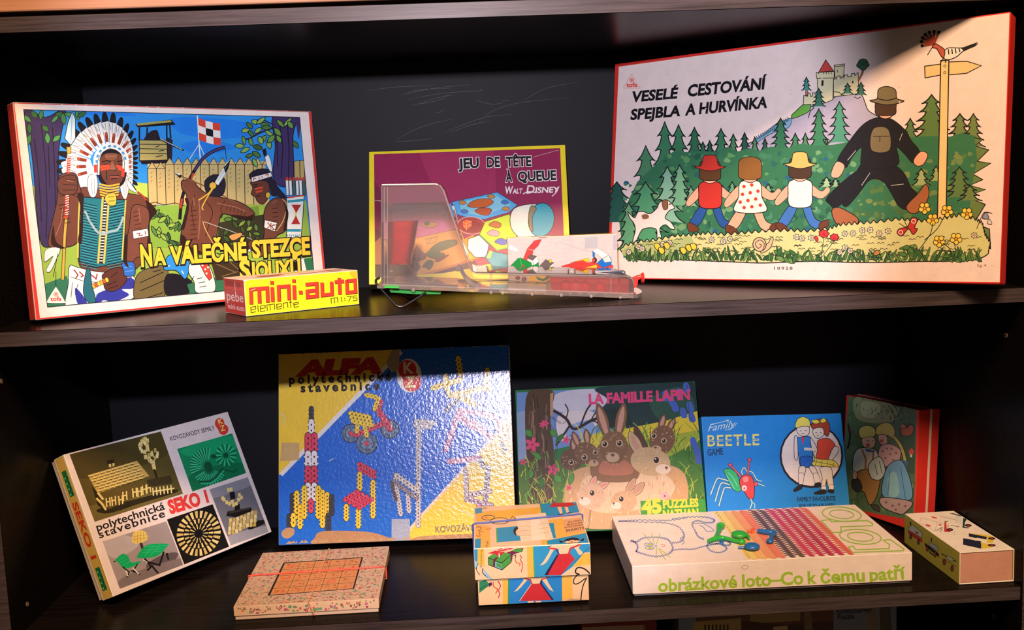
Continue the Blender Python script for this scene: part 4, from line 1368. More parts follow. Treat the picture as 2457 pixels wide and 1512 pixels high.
def build_mini():
    root, A, fin = gbox('mini', 'toy_car_carton', 'long yellow carton with red lettering lying before the chief picture box', 'carton',
                        '587,673 860,650 861,735 590,760', 'f6dcc8',
                        {'*': 'f0d8b8', 'f': 'f8e420', 't': 'eccdae', 'l': 'c02c26', 'e': 'f0dcb8', 'r': 'e8d8a0'}, mat='print_satin', r=0.0007)
    x, y, yaw, lean, w, h, d, roll = BOX['mini']
    A.rect('f9e722', 0.0004)
    A.tile(520, 630, 6.825)
    A.s('f0b428', '2180,170 2290,130 2320,200 2310,290 2230,270'); A.p('f3dfae', '430,300 560,285 440,330')
    # red block letters with a dark edge: drawn in a slanted letter grid
    def g(u, v):       # u along the word 0..100, v up 0..100 (x-height 100)
        x0, y0 = 530 + u * 17.65, 0
        base = 690 - (x0 - 530) * 0.0978
        ht = 262 - (x0 - 530) * 0.0175
        return (x0, base - v / 100 * ht)
    L = []
    def seg(*p): L.append([g(a, b) for a, b in p])
    m = 2.0
    seg((1.8, 0), (1.8, 92), (16.5, 92), (16.5, 0)); seg((9.2, 92), (9.2, 0))
    seg((21, 0), (21, 94)); seg((21, 112), (21, 134))
    seg((26.8, 0), (26.8, 92), (36, 92), (36, 0))
    seg((41, 0), (41, 94)); seg((41, 112), (41, 134))
    seg((45.2, 42), (48.6, 42))
    seg((51.5, 92), (62, 92), (62, 6), (53, 6), (53, 46), (61, 46))
    seg((67, 96), (67, 8), (76, 8), (76, 96))
    seg((83.5, 0), (83.5, 118)); seg((79, 92), (88, 92))
    seg((90.5, 92), (98.5, 92), (98.5, 8), (90.5, 8), (90.5, 99))
    for q in L:
        A.l('5a1c14', 60, [(a + 6, b + 10) for a, b in q])
    for q in L:
        A.l('e23c2c', 57, q)
    A.l('f0b890', 10, '560,465 640,440')
    thin = ['550,785 630,768 628,725 552,738 556,825 632,812', '664,708 668,818', '700,765 780,750 778,710 702,722 706,812 782,798', '812,800 808,706 856,700 860,795', '856,700 925,690 930,782', '962,745 1040,730 1038,688 962,698 966,778 1042,765', '1072,770 1068,680 1138,670 1142,758', '1190,758 1184,640', '1160,670 1215,662', '1238,708 1312,695 1308,668 1236,680 1242,750 1316,740']
    A.ls('4a3414', 13, thin)
    A.ls('4a3414', 13, ['1856,695 1852,612 1905,606 1910,690', '1905,606 1960,600 1965,686', '2015,610 2030,600 2036,676', '2120,586 2196,578 2145,668', '2288,572 2222,578 2224,612 2290,606 2290,650 2216,658'])
    A.dots('4a3414', '2080,618 2084,650', 10)
    # red end with white lettering
    E_ = Art('537,667 587,673 590,760 539,749', d, h, (-w / 2, d, 0), (0, -1, 0), (0, 0, 1), (-1, 0, 0), 'f6dcc8')
    E_.tile(520, 630, 6.825)
    E_.rect('c42c28', 0.0006); E_.p('d83a34', '105,300 440,420 450,480 110,420'); E_.p('f0d8c0', '130,800 470,880 470,905 130,825')
    E_.p('a02420', '150,290 290,310 290,400 150,380'); E_.p('a02420', '320,330 400,340 400,420 320,400'); E_.l('f0b0a0', 8, '302,310 310,500')
    E_.t('f4dcd4', 'pebe', 165, 610, 440, 655, 150, off=.0, up=(-.03, -1)); E_.t('f4dcd4', 'mini-auto', 175, 745, 452, 800, 90, off=.0, up=(-.03, -1))
    T_ = Art('537,664 815,644 860,650 587,673', w, d, (-w / 2, 0, h), (1, 0, 0), (0, 1, 0), (0, 0, 1), 'f6dcc8')
    T_.tile(520, 630, 6.825)
    T_.rect('f0ceb0', 0.0004)
    T_.rect('b83a30', uv=(.03, .02, .06, .04)); T_.rect('c8483a', uv=(.075, .012, .10, .022)); T_.rect('6a4a3a', uv=(.02, .012, .05, .018)); T_.rect('c0392e', uv=(.105, .024, .138, .034)); T_.rect('5a4034', uv=(.112, .01, .128, .016)); T_.rect('e8c02a', uv=(.062, .035, .098, .05))
    fin([E_, T_])


build_mini()


# ---- lower shelf: grey-white construction set with photographs (far left)
def build_seko():
    root, A, fin = gbox('seko', 'construction_set_box',
                        'grey-white construction set box with five photographs, tilted at the left end of the lower shelf', 'game box',
                        '152,1090 543,987 656,1277 272,1437', 'ecc8aa',
                        {'*': 'd8b898', 'f': 'e4c2a6', 'b': 'a82c20', 'l': 'd8a850', 'e': 'ecd0b0'}, mat='print_satin', z0=ZLOW, lid=.72, base={'*': 'c8a888'})
    A.rect('e2c0a8', 0.0006)
    A.tile(0, 1008)
    K = '1a1712'
    r = A.rnd
    # bricks on sepia: the house photograph
    f1 = '498,245 1150,80 1314,528 678,732'
    A.p('57451c', f1); A.setclip(f1)
    A.s('6b5626', '560,650 900,560 1300,500 1320,560 700,740'); A.s('4a3a18', '500,250 1140,90 1180,260 600,420')
    A.s('2c2210', '700,640 1000,560 1240,500 1260,520 1000,600 780,670')
    A.p('b98f44', '628,395 980,290 1070,400 700,525'); A.p('2a2010', '655,470 700,525 760,660 700,610'); A.p('5b451c', '700,530 1040,425 1090,500 780,640')
    for j in range(7):
        for i in range(8):
            u, v = (i + .5 * (j % 2)) / 8.4, j / 7
            x = 632 + 350 * u + 76 * v; y = 398 - 104 * u + 124 * v
            A.p('d9b05c', [(x, y), (x + 34, y - 10), (x + 40, y - 2), (x + 6, y + 8)]); A.l('33260e', 5, [(x + 4, y + 12), (x + 36, y + 2)])
    A.p('2a2010', '765,290 815,280 820,320 775,335'); A.p('d8ae5a', '778,315 795,312 797,335 780,338'); A.p('d8ae5a', '803,308 818,305 820,328 806,332')
    for q in ('690,560 730,600 760,645', '700,520 740,570'):
        A.l('d8ae5a', 16, q)
    for x, y in pp('760,590 800,580 850,575 880,545 950,520 985,515 1020,500 1050,490'):
        A.ls('e0b863', 9, [[(x, y - 30), (x + 6, y + 36)], [(x + 26, y - 36), (x + 30, y + 28)], [(x, y), (x + 28, y - 8)]])
    for i in range(6):
        x, y = 1095 + i * 26, 485 - i * 4
        A.ls('e8c470', 9, [[(x, y), (x + 6, y + 58)], [(x + 6, y + 28), (x + 26, y + 22)]])
    A.l('2a2010', 16, '1105,350 1128,425'); A.p('3a2e16', '1050,430 1220,395 1240,450 1070,480')
    for i in range(34):
        t = i / 34
        w = 70 * sin(pi * min(1, t * 1.1 + .1)) 
        x = 1040 + 60 * t + r.uniform(-w, w); y = 135 + 210 * t
        A.p(['e0b863', 'c79a48', 'f0cc7c'][i % 3], [(x - 8, y - 14), (x + 8, y - 18), (x + 12, y + 10), (x - 4, y + 16)])
        if i % 3 == 0: A.l('e8c470', 7, [(x + 12, y - 16), (x + 16, y + 16)])
    A.setclip()
    # green wheels
    f2 = '1268,205 1662,93 1768,378 1382,512'
    A.p('0f7a44', f2); A.setclip(f2)
    A.s('0b6638', '1380,380 1700,300 1760,380 1400,510'); A.s('189052', '1300,210 1640,110 1700,200 1400,260')
    for cx, cy, rr, a0, a1 in ((1618, 250, 80, 0, 360), (1490, 325, 130, 150, 280), (1500, 345, 120, 20, 150)):
        n = 26
        for k in range(n):
            a = radians(a0 + (a1 - a0) * k / n)
            A.l('38b070' if k % 2 else '0c5a30', 9, [(cx + rr * .35 * cos(a), cy + rr * .35 * sin(a)), (cx + rr * cos(a), cy + rr * sin(a))])
        A.e('0a4a28', cx, cy, rr * .22)
    A.e('0a4a28', 1530, 258, 20, 16); A.c('0a4a28', 14, '1430,440 1520,430 1600,340'); A.c('2aa064', 9, '1440,455 1530,445 1610,355'); A.c('0a4a28', 10, '1600,350 1680,370 1700,340')
    A.setclip()
    # furniture photo
    f3 = '736,875 1196,728 1322,1048 862,1225'
    A.p('9a8174', f3); A.setclip(f3)
    A.s('b29a8c', '740,880 900,830 1000,900 820,1000'); A.s('5d4a44', '1060,1040 1180,970 1280,960 1250,1030 1130,1100 1070,1090'); A.s('7c665c', '900,1130 1300,1000 1320,1060 880,1220')
    A.l('3a2c24', 20, '1010,880 1030,940'); A.s('e0b458', '955,820 980,795 1020,795 1050,810 1060,860 1000,890 950,880', None, 4)
    A.ls('b08838', 4, ['970,805 965,880', '990,800 988,888', '1010,798 1012,885', '1030,802 1036,872', '955,840 1058,825', '953,862 1060,848'])
    A.s('109a50', '990,975 1060,900 1200,892 1205,910 1130,985 1000,998', None, 3); A.ls('34b870', 3, ['1020,960 1170,945', '1040,940 1190,925', '1060,915 1200,905', '1080,985 1150,900', '1040,985 1110,900'])
    A.ls(K, 14, ['1040,1000 1090,1060 1060,1090', '1180,950 1150,1050 1040,1020', '1090,1050 1140,1110', '1200,960 1215,1010']); A.ls('d8ccc0', 7, ['1030,1010 1060,1030'])
    A.s('109a50', '830,1010 880,965 920,985 945,1030 1010,1020 1000,1040 900,1075 850,1030', None, 3); A.ls('34b870', 3, ['850,1015 900,985', '865,1030 915,1000', '880,1050 940,1020'])
    A.ls(K, 9, ['880,1060 930,1100 915,1140', '990,1040 960,1090 1010,1120', '830,1020 815,1025', '940,1090 1000,1110']); A.ls('d8ccc0', 8, ['955,1070 1000,1115', '905,1090 920,1130'])
    A.setclip()
    # round mosaic
    f4 = '1200,715 1530,604 1655,915 1330,1045'
    A.p('14110c', f4); A.setclip(f4)
    cx, cy = 1432, 818
    for rr, n, ln in ((125, 26, 46), (82, 20, 30), (46, 14, 32)):
        for k in range(n):
            a = 2 * pi * k / n
            q = lambda R_, da: (cx + R_ * 1.08 * cos(a + da) * 1.0, cy + R_ * 1.12 * sin(a + da) - .06 * R_ * cos(a + da))
            A.p(['e0b668', 'c89c50'][k % 2], [q(rr - ln / 2, -.07), q(rr + ln / 2, -.08), q(rr + ln / 2, .06), q(rr - ln / 2, .05)])
    A.e('0c0a08', cx, cy, 22)
    A.setclip()
    # tower photo
    f5 = '1505,497 1780,408 1942,808 1668,905'
    A.p('6f645f', f5); A.setclip(f5)
    A.s('9a8a80', '1640,840 1930,760 1950,830 1680,900'); A.s('8a7d76', '1510,500 1780,410 1800,470 1530,560')
    A.s('1c1814', '1800,740 1900,720 1910,745 1800,790')
    for j in range(4):
        for i in range(8):
            x = 1650 + i * 26 - j * 2; y = 710 + j * 30 - i * 9 + (8 * sin(i))
            A.p(['d8ae5c', 'c09448', 'e4c070'][(i + j) % 3], [(x, y), (x + 20, y - 6), (x + 24, y + 22), (x + 3, y + 28)])
    A.p('1c1612', '1630,690 1640,655 1810,625 1815,655 1700,700'); A.p('3a3028', '1640,655 1810,625 1800,640 1660,672')
    A.p('1c1612', '1650,520 1685,510 1695,560 1660,575'); A.p('1c1612', '1690,600 1725,600 1730,640 1690,655')
    for x, y in pp('1640,490 1660,486 1610,560 1630,580 1650,590 1680,600 1700,590 1715,560 1720,525 1735,545 1670,575 1600,550'):
        A.p('e0b868', [(x - 10, y), (x + 10, y - 6), (x + 14, y + 20), (x - 6, y + 26)])
    A.setclip()
    # lettering
    A.t('26242a', 'KOVOZÁVODY SEMILY', 1222, 148, 1538, 66, 30, off=.01, up=(-.3, -1))
    A.t('26201e', 'polytechnická', 700, 800, 1186, 640, 56, off=.02, up=(-.3, -1)); A.t('26201e', 'stavebnice', 716, 852, 1188, 694, 54, off=.02, up=(-.3, -1), spacing=1.15)
    A.t('d8382c', 'SEKO', 1224, 672, 1450, 606, 92, off=.055, up=(-.3, -1), bb=.05); A.t('d8382c', '1', 1486, 590, 1504, 585, 84, off=.055, up=(-.3, -1), bb=.05)
    A.e('d83a28', 1570, 20, 34, 38); A.e('d83a28', 1598, 66, 36, 38); A.p('d83a28', '1540,40 1600,20 1630,60 1570,80')
    A.t('f0c860', 'K', 1566, 30, 1594, 22, 38, off=.02, up=(-.3, -1)); A.t('f0c860', 'Z', 1582, 78, 1612, 70, 38, off=.02, up=(-.3, -1))
    # yellow end with red lettering
    x, y, yaw, lean, w, h, d, roll = BOX['seko']
    dl = d * .72
    E_ = Art('125,1108 152,1090 272,1437 252,1443', dl, h, (-w / 2, dl, 0), (0, -1, 0), (0, 0, 1), (-1, 0, 0), 'ecc8aa')
    E_.tile(0, 1008)
    E_.rect('e8cfa8', 0.0006); E_.p('d09a3c', '395,300 430,280 815,1270 770,1300'); E_.rect('d8a54a', uv=(dl * .12, .001, dl * .88, h - .001))
    E_.rect('1d6a38', uv=(dl * .3, h * .72, dl * .72, h * .9)); E_.rect('1d6a38', uv=(dl * .3, h * .06, dl * .72, h * .22))
    for k in range(4):
        for b in (.73, .07):
            E_.rect('7ab070', uv=(dl * .36, h * (b + k * .038), dl * .5, h * (b + .012 + k * .038))); E_.rect('0f4a26', uv=(dl * .55, h * (b + k * .038), dl * .66, h * (b + .014 + k * .038)))
    vs, fs = glyphs('SEKO 1', .04)
    a, b = min(v[0] for v in vs), max(v[0] for v in vs)
    hh = h * .40
    E_.raw([[(dl * .27 + vs[i][1] * dl * .46 / CAPH, h * .68 - (vs[i][0] - a) / (b - a) * hh) for i in f][::-1] for f in fs], 'd03a20')
    fin([E_])


build_seko()


def bar(A, x0, y0, x1, y1, w, col, K='2a2420', hole=None, n=None):
    """perforated strip of the construction set"""
    L = math.hypot(x1 - x0, y1 - y0)
    ux, uy = (x1 - x0) / L, (y1 - y0) / L
    P = []
    for k in range(7):
        a = -pi / 2 + pi * k / 6
        P.append((x1 + w / 2 * (ux * cos(a) - uy * sin(a)), y1 + w / 2 * (uy * cos(a) + ux * sin(a))))
    for k in range(7):
        a = pi / 2 + pi * k / 6
        P.append((x0 + w / 2 * (ux * cos(a) - uy * sin(a)), y0 + w / 2 * (uy * cos(a) + ux * sin(a))))
    A.p(col, P, (K, max(1.0, w * .10)))
    n = n or max(1, int(L / (w * .72)))
    pts = [(x0 + ux * L * (k + .5) / n, y0 + uy * L * (k + .5) / n) for k in range(n)]
    A.dots(hole or K, pts, w * .14, w * .18)
    side = []
    for (x, y) in pts:
        side += [(x - uy * w * .52, y + ux * w * .52), (x + uy * w * .52, y - ux * w * .52)]
    A.dots(col, side, w * .16)


# ---- big blue and yellow construction set box
def build_alfa():
    root, A, fin = gbox('alfa', 'construction_set_box',
                        'large worn blue and yellow construction set box with a rocket drawing, on the lower shelf', 'game box',
                        '668,850 1220,828 1240,1290 668,1309', 'f0e0d4',
                        {'*': 'd8cbb8', 'f': '2a62c0', 'e': 'c0a284', 'l': 'c84a3c', 'r': 'd8c0ac'}, mat='print_embossed', z0=ZLOW, lid=.75, base={'*': 'e0d2c4'})
    Y, B, R_, W, G, K = 'f0c63c', '1a66c8', 'd8405c', 'e8dcd8', '3a3c48', '2a2420'
    A.rect(B, 0.0006)
    A.p(Y, '660,845 966,835 674,1138 660,1140'); A.l('e6dcd2', 10, '962,845 920,886 820,988 674,1139')
    A.p(Y, '1245,985 1204,1026 1110,1128 1010,1238 978,1278 975,1310 1250,1300'); A.l('eacaa8', 7, '1245,984 1204,1027 1110,1130 1011,1239 982,1273')
    A.p('a89a7a', '941,838 958,838 957,890 938,894 925,872')
    # title
    A.t('b8241c', 'ALFA', 712, 901, 914, 893, 33, off=.09, up=(.25, -1), bb=.06)
    A.t('171518', 'polytechnická', 694, 921, 938, 913, 20, off=.045, spacing=1.5, bb=.03); A.t('171518', 'stavebnice', 722, 941, 910, 935, 20, off=.045, spacing=1.5, bb=.03)
    # badge
    A.e('efe2d4', 981, 902, 30, 41, -6); A.e('d8302a', 976, 887, 22, 22); A.e('d8302a', 988, 918, 22, 22); A.p('d8302a', '956,884 1000,896 1008,920 968,916')
    A.t('f2e2c0', 'K', 969, 897, 990, 896, 26, off=.03); A.t('f2d890', 'Z', 974, 930, 996, 929, 26, off=.03)
    # rocket
    for i, (y0, y1, c) in enumerate(((980, 1008, G), (1012, 1040, W))):
        bar(A, 747, y0, 747, y1, 11 + i * 3, c)
    for y0, y1, c in ((1045, 1084, R_), (1088, 1120, W), (1124, 1160, R_)):
        bar(A, 739, y0, 739, y1, 15, c); bar(A, 754, y0, 754, y1, 15, c)
    bar(A, 739, 1164, 739, 1196, 14, W); bar(A, 754, 1164, 754, 1196, 14, W); bar(A, 746, 1202, 746, 1226, 12, R_)
    for x, y0, y1, c in ((694, 1238, 1272, G), (702, 1188, 1230, G), (712, 1182, 1240, Y), (720, 1216, 1264, Y), (730, 1170, 1240, Y), (764, 1170, 1240, Y), (774, 1180, 1262, Y), (785, 1186, 1240, Y), (796, 1192, 1232, G), (788, 1236, 1272, G), (704, 1236, 1260, Y)):
        bar(A, x, y0, x, y1, 12, c)
    # tricycle
    for x, y, q in ((842, 1040, 22), (935, 1030, 22), (880, 1064, 25)):
        A.e('56708e', x, y, q, q, 0, (K, 2)); A.e('6d86a2', x, y, q * .62, q * .62, 0, (K, 1.3)); A.e(R_, x, y, 6, 6, 0, (K, 1)); A.dots(K, [(x + q * .45 * cos(a), y + q * .45 * sin(a)) for a in (0, 1.6, 3.1, 4.7)], 1.8)
    bar(A, 852, 1044, 930, 1012, 12, R_); bar(A, 905, 980, 936, 1030, 13, R_); bar(A, 872, 1010, 880, 1046, 10, Y); bar(A, 860, 1008, 856, 1036, 10, Y)
    for k in range(3): bar(A, 840 + k * 3, 992 + k * 9, 886 + k * 3, 1002 + k * 9, 11, Y)
    bar(A, 878, 948, 904, 954, 10, Y); bar(A, 908, 956, 898, 982, 10, Y); bar(A, 915, 962, 908, 996, 8, R_)
    # chair
    bar(A, 863, 1136, 863, 1174, 11, Y); bar(A, 895, 1156, 895, 1240, 11, Y); bar(A, 831, 1214, 831, 1246, 11, Y); bar(A, 860, 1222, 860, 1264, 11, Y)
    for k in range(2): bar(A, 862, 1114 + k * 10, 898, 1134 + k * 10, 11, R_)
    for k in range(4): bar(A, 828 + k * 11, 1200 + k * 6, 858 + k * 11, 1180 + k * 6, 11, R_)
    # crane, easel and other grey figures
    T = 'cbbfba'
    bar(A, 1004, 1020, 1004, 1150, 11, T); bar(A, 1004, 1160, 1004, 1262, 11, T); bar(A, 998, 1012, 1040, 1016, 12, T); bar(A, 996, 1022, 1030, 1026, 10, T)
    bar(A, 948, 1148, 962, 1235, 10, T); bar(A, 978, 1185, 982, 1228, 10, T); bar(A, 950, 1140, 1004, 1180, 12, T); bar(A, 945, 1156, 1000, 1196, 10, '8a8088'); bar(A, 940, 1160, 950, 1200, 8, '585058')
    # yellow shapes at the top right
    bar(A, 1098, 860, 1104, 900, 12, Y); bar(A, 1104, 912, 1038, 932, 12, Y); bar(A, 1068, 902, 1076, 944, 11, Y); bar(A, 1078, 950, 1166, 930, 12, Y); bar(A, 1168, 888, 1168, 936, 12, Y); bar(A, 1090, 950, 1140, 972, 11, Y); bar(A, 1120, 945, 1128, 965, 10, Y)
    bar(A, 1070, 985, 1096, 960, 9, '6a6070')
    for q in ((1100, 985, 1190, 1000), (1102, 996, 1160, 1030), (1110, 1010, 1180, 1050), (1190, 1000, 1196, 1040), (1100, 990, 1070, 1080)):
        bar(A, *q, 11, 'd884a8')
    bar(A, 1078, 1108, 1150, 1100, 12, 'd890a8'); bar(A, 1150, 1104, 1160, 1120, 11, '7a7288'); bar(A, 1118, 1130, 1120, 1200, 11, 'b8a4a8'); bar(A, 1172, 1122, 1166, 1200, 11, '8a829a'); bar(A, 1120, 1190, 1176, 1180, 12, 'b8a4a8'); bar(A, 1124, 1200, 1180, 1214, 12, 'a88c98'); bar(A, 1204, 1056, 1212, 1084, 10, '585060')
    bar(A, 1150, 1215, 1160, 1260, 12, 'c878a8')
    A.t('8a7458', 'KOVOZÁVODY SEMILY', 1046, 1279, 1228, 1271, 15, off=.03)
    # torn and taped patches
    r = A.rnd
    A.s('b78d66', '676,1276 690,1266 706,1270 704,1284 690,1292 678,1288'); A.s('b4855c', '756,1290 770,1276 830,1274 890,1278 930,1290 935,1303 760,1307'); A.s('b4855c', '1000,1290 1080,1284 1137,1282 1240,1278 1240,1300 1000,1306')
    A.p('9fa6b8', '940,1246 984,1246 984,1302 940,1304'); A.p('c9a46a', '676,1062 718,1062 718,1104 672,1106'); A.p('d8b060', '1196,1010 1226,1008 1228,1060 1200,1062')
    A.ls('d8cdb8', 2.0, ['672,990 684,1000 678,1020', '790,1106 800,1100', '672,900 690,930', '1080,1215 1140,1240 1200,1250', '1150,1040 1200,1090'])
    for i in range(40):
        x = r.uniform(672, 1235); A.p('b8946c', [(x, 1306 - (x - 668) * .034), (x + r.uniform(6, 20), 1304 - (x - 668) * .034), (x + r.uniform(2, 14), 1300 - (x - 668) * .034 - r.uniform(0, 3))])
    for i in range(26):
        x = r.uniform(672, 1215); yy = 850 - (x - 668) * .04
        A.p('a88a6a', [(x, yy), (x + r.uniform(5, 18), yy), (x + r.uniform(2, 12), yy + r.uniform(1.5, 4))])
    fin()


build_alfa()


# ---- green rabbit puzzle box
def rabbit_head(A, x, y, rx, ry, col, ears, rot=0, eyes=(), nose=None, K='3a2a20', inner='c89a84', muzzle=None):
    for (ex, ey, tx, ty, w) in ears:
        dx, dy = tx - ex, ty - ey
        L = math.hypot(dx, dy); nx, ny = -dy / L * w, dx / L * w
        for c, k in ((col, 1.0), (inner, .5)):
            A.s(c, [(ex - nx * k * .6, ey - ny * k * .6), (ex + dx * .55 - nx * k, ey + dy * .55 - ny * k), (tx, ty) if k == 1 else (tx - dx * .12, ty - dy * .12), (ex + dx * .55 + nx * k, ey + dy * .55 + ny * k), (ex + nx * k * .6, ey + ny * k * .6)], (K, 1) if k == 1 else None, 5)
    A.e(col, x, y, rx, ry, rot, None, 20)
    r = A.rnd
    for i in range(int(rx * 1.6)):
        a = r.uniform(0, 2 * pi); d = r.uniform(.3, 1)
        px_, py_ = x + rx * d * cos(a), y + ry * d * sin(a)
        A.l(r.choice(['6a4c34', 'b8946c', 'd8b890', '8a6848']) if col[0] in '5678' else r.choice(['b89468', 'f0dcbc', 'd8b48a']), 1.1, [(px_, py_), (px_ + 5 * cos(a), py_ + 5 * sin(a))])
    if muzzle: A.e(muzzle[4], muzzle[0], muzzle[1], muzzle[2], muzzle[3])
    for (ex, ey, q) in eyes:
        A.e('d8b890', ex, ey, q * 1.5, q * 1.5); A.e('16100c', ex, ey, q, q * 1.15, 0, None, 12); A.e('f0e8e0', ex - q * .3, ey - q * .4, q * .3)
    if nose: A.e('7a4a40', nose[0], nose[1], nose[2], nose[2] * .7, 0, None, 10); A.ls(K, 1.2, [[(nose[0], nose[1]), (nose[0], nose[1] + 6)]])


def build_lapin():
    root, A, fin = gbox('lapin', 'puzzle_box', 'glossy green puzzle box with a rabbit family picture, leaning on the lower shelf', 'puzzle',
                        '1237,936 1668,916 1698,1262 1247,1285', 'fffaf2',
                        {'*': '1f7a3c', 'f': '2a6a3a', 'e': '2f9a50'}, mat='print_wrap', z0=ZLOW)
    r = A.rnd
    A.rect('2a7a44', 0.0005)
    A.p('6d94cc', '1241,942 1664,921 1668,1000 1245,1100')
    A.s('c8cbd8', '1330,950 1390,935 1470,940 1450,975 1390,990 1335,985'); A.s('d8d2d4', '1340,1000 1400,985 1440,1000 1420,1040 1350,1060'); A.s('88a8d8', '1360,1030 1420,1010 1430,1060 1380,1080')
    A.s('1f3c3e', '1440,930 1664,918 1672,1000 1640,1015 1560,1030 1500,1035 1440,1000 1460,960'); A.s('2c5648', '1560,960 1640,930 1668,990 1600,1020'); A.s('16302f', '1440,1000 1480,980 1520,1010 1490,1040')
    A.p('dcc83a', '1395,1062 1430,1040 1500,1030 1600,1010 1680,985 1690,1100 1640,1130 1390,1130'); A.p('a0b43c', '1400,1080 1520,1060 1690,1030 1692,1150 1400,1150')
    A.p('4f7a34', '1243,1120 1400,1090 1420,1160 1400,1270 1246,1282'); A.p('46803a', '1600,1100 1690,1050 1697,1260 1560,1268 1560,1180'); A.p('3a6a30', '1246,1220 1697,1190 1698,1260 1247,1284')
    A.p('8fa8c8', '1241,990 1268,985 1268,1100 1244,1110')
    # trunk
    A.s('54402f', '1268,942 1330,940 1322,1000 1330,1080 1328,1180 1345,1270 1262,1278 1270,1160 1262,1060', None, 5)
    for i in range(46):
        x = r.uniform(1270, 1322); y = r.uniform(945, 1250)
        A.c(r.choice(['3a2a20', '7a624a', '8f7860', '2f241c']), r.uniform(1.5, 4), [(x, y), (x + r.uniform(-4, 4), y + r.uniform(10, 22)), (x + r.uniform(-5, 5), y + r.uniform(24, 44))])
    A.p('b8946c', '1322,945 1330,942 1328,1000 1322,1000')
    A.c('2c2024', 7, '1330,985 1360,1005 1380,1030 1420,1010 1450,1000'); A.c('2c2024', 5, '1370,1020 1350,1050 1335,1070'); A.c('2c2024', 4, '1395,1022 1410,985 1425,965'); A.c('2c2024', 3, '1410,1012 1430,1012 1442,1022'); A.c('2c2024', 3, '1360,1005 1365,985 1358,970'); A.c('2c2024', 3, '1420,1010 1432,990 1446,985')
    # grass
    for i in range(420):
        left = i % 3 == 0
        if left: x, y = r.uniform(1245, 1400), r.uniform(1120, 1285)
        else: x, y = r.uniform(1380, 1700), (r.uniform(1190, 1270) if i % 3 == 1 else r.uniform(1050, 1180))
        if not left and i % 3 == 2 and x < 1600: y = r.uniform(1050, 1100)
        a = r.uniform(-.7, .7); L = r.uniform(14, 46)
        A.l(r.choice(['7fb83e', '3f7a30', 'a8c848', '2c5f2c', 'd8d050', '58983a']), r.uniform(1, 2.6), [(x, y), (x + L * .5 * sin(a), y - L * .6), (x + L * sin(a) * 1.4, y - L)])
    # big pale body and the family
    A.s('cfa878', '1355,1200 1370,1140 1420,1118 1520,1110 1620,1120 1650,1160 1640,1230 1560,1262 1420,1270 1370,1250')
    A.s('e2c6a0', '1400,1150 1500,1125 1600,1140 1610,1190 1500,1230 1410,1220')
    for i in range(260):
        x, y = r.uniform(1365, 1640), r.uniform(1125, 1255)
        A.l(r.choice(['e8d0ac', 'b88c5c', 'd8b488', 'c89c6c', 'f0dcc0']), 1.4, [(x, y), (x + r.uniform(-3, 3), y + r.uniform(6, 13))])
    A.s('8a6848', '1425,1150 1430,1080 1475,1050 1520,1080 1530,1150'); A.s('b8785c', '1445,1110 1475,1098 1510,1110 1520,1135 1480,1142 1440,1135')
    rabbit_head(A, 1372, 1104, 26, 26, '6a4c38', [(1380, 1086, 1376, 1050, 9)], 0, [(1372, 1110, 4.5)], (1356, 1122, 3))
    rabbit_head(A, 1408, 1088, 30, 26, '785a40', [(1390, 1070, 1376, 1036, 8), (1412, 1064, 1408, 1030, 8)], 20, [(1404, 1098, 5), (1430, 1086, 4)], (1428, 1108, 3.5), muzzle=(1426, 1112, 12, 8, 'c8a880'))
    rabbit_head(A, 1475, 1074, 34, 40, '80603f', [(1458, 1042, 1436, 968, 13), (1486, 1040, 1500, 966, 13)], 0, [(1453, 1066, 5.5), (1488, 1064, 5.5)], (1472, 1092, 5), muzzle=(1472, 1098, 16, 12, 'c8ac88'))
    rabbit_head(A, 1590, 1056, 30, 36, '7c5c42', [(1586, 1030, 1596, 994, 8), (1606, 1032, 1620, 1004, 8)], 20, [(1570, 1046, 4.5), (1594, 1058, 4.5)], (1574, 1074, 3.5), muzzle=(1576, 1078, 12, 9, 'c8ac88'))
    A.s('5a4030', '1528,1070 1522,1030 1532,1025 1552,1060 1560,1090 1540,1095')
    rabbit_head(A, 1562, 1108, 48, 34, 'cdb083', [(1538, 1090, 1512, 1036, 13)], 10, [(1576, 1104, 6.5)], (1600, 1122, 4), muzzle=(1592, 1126, 18, 12, 'ead8bc'))
    rabbit_head(A, 1420, 1192, 34, 32, 'dcb898', [(1420, 1168, 1432, 1142, 7), (1436, 1172, 1462, 1158, 8)], 0, [(1422, 1184, 5.5)], (1398, 1196, 3), inner='e09888', muzzle=(1404, 1204, 14, 10, 'f0dcc8'))
    rabbit_head(A, 1498, 1204, 32, 26, 'd0ac84', [(1506, 1182, 1526, 1146, 8), (1524, 1186, 1546, 1158, 9)], -15, [(1492, 1198, 5.5)], (1474, 1208, 3), muzzle=(1480, 1214, 12, 9, 'f0dcc8'))
    # flowers
    for x, y, q in ((1278, 1068, 17), (1328, 1128, 14), (1310, 1016, 9), (1360, 1056, 10), (1256, 1110, 9), (1366, 1172, 7), (1596, 1190, 12), (1302, 1020, 7)):
        for k in range(5):
            A.e('e0507a' if y < 1180 else 'f0b0b4', x + q * .6 * cos(k * 1.257), y + q * .6 * sin(k * 1.257), q * .48, q * .3, k * 72, None, 10)
        A.e('b02850', x, y, q * .2, n=8)
    leafset(A, ['2f7a34', '4c9a40'], '1f4a24', '1290,1095 1275,1140 1340,1150 1300,1160 1330,1040 1345,1052 1270,1040 1372,1150', 13, 7, 3, 1)
    for x, y in pp('1598,950 1612,962 1630,945 1648,930 1656,975 1640,990 1660,1000 1672,1080 1664,1060 1620,975 1676,1100'):
        A.s('4668c0', [(x - 7, y - 8), (x + 3, y - 10), (x + 10, y + 10), (x, y + 14), (x - 6, y + 8)], None, 4)
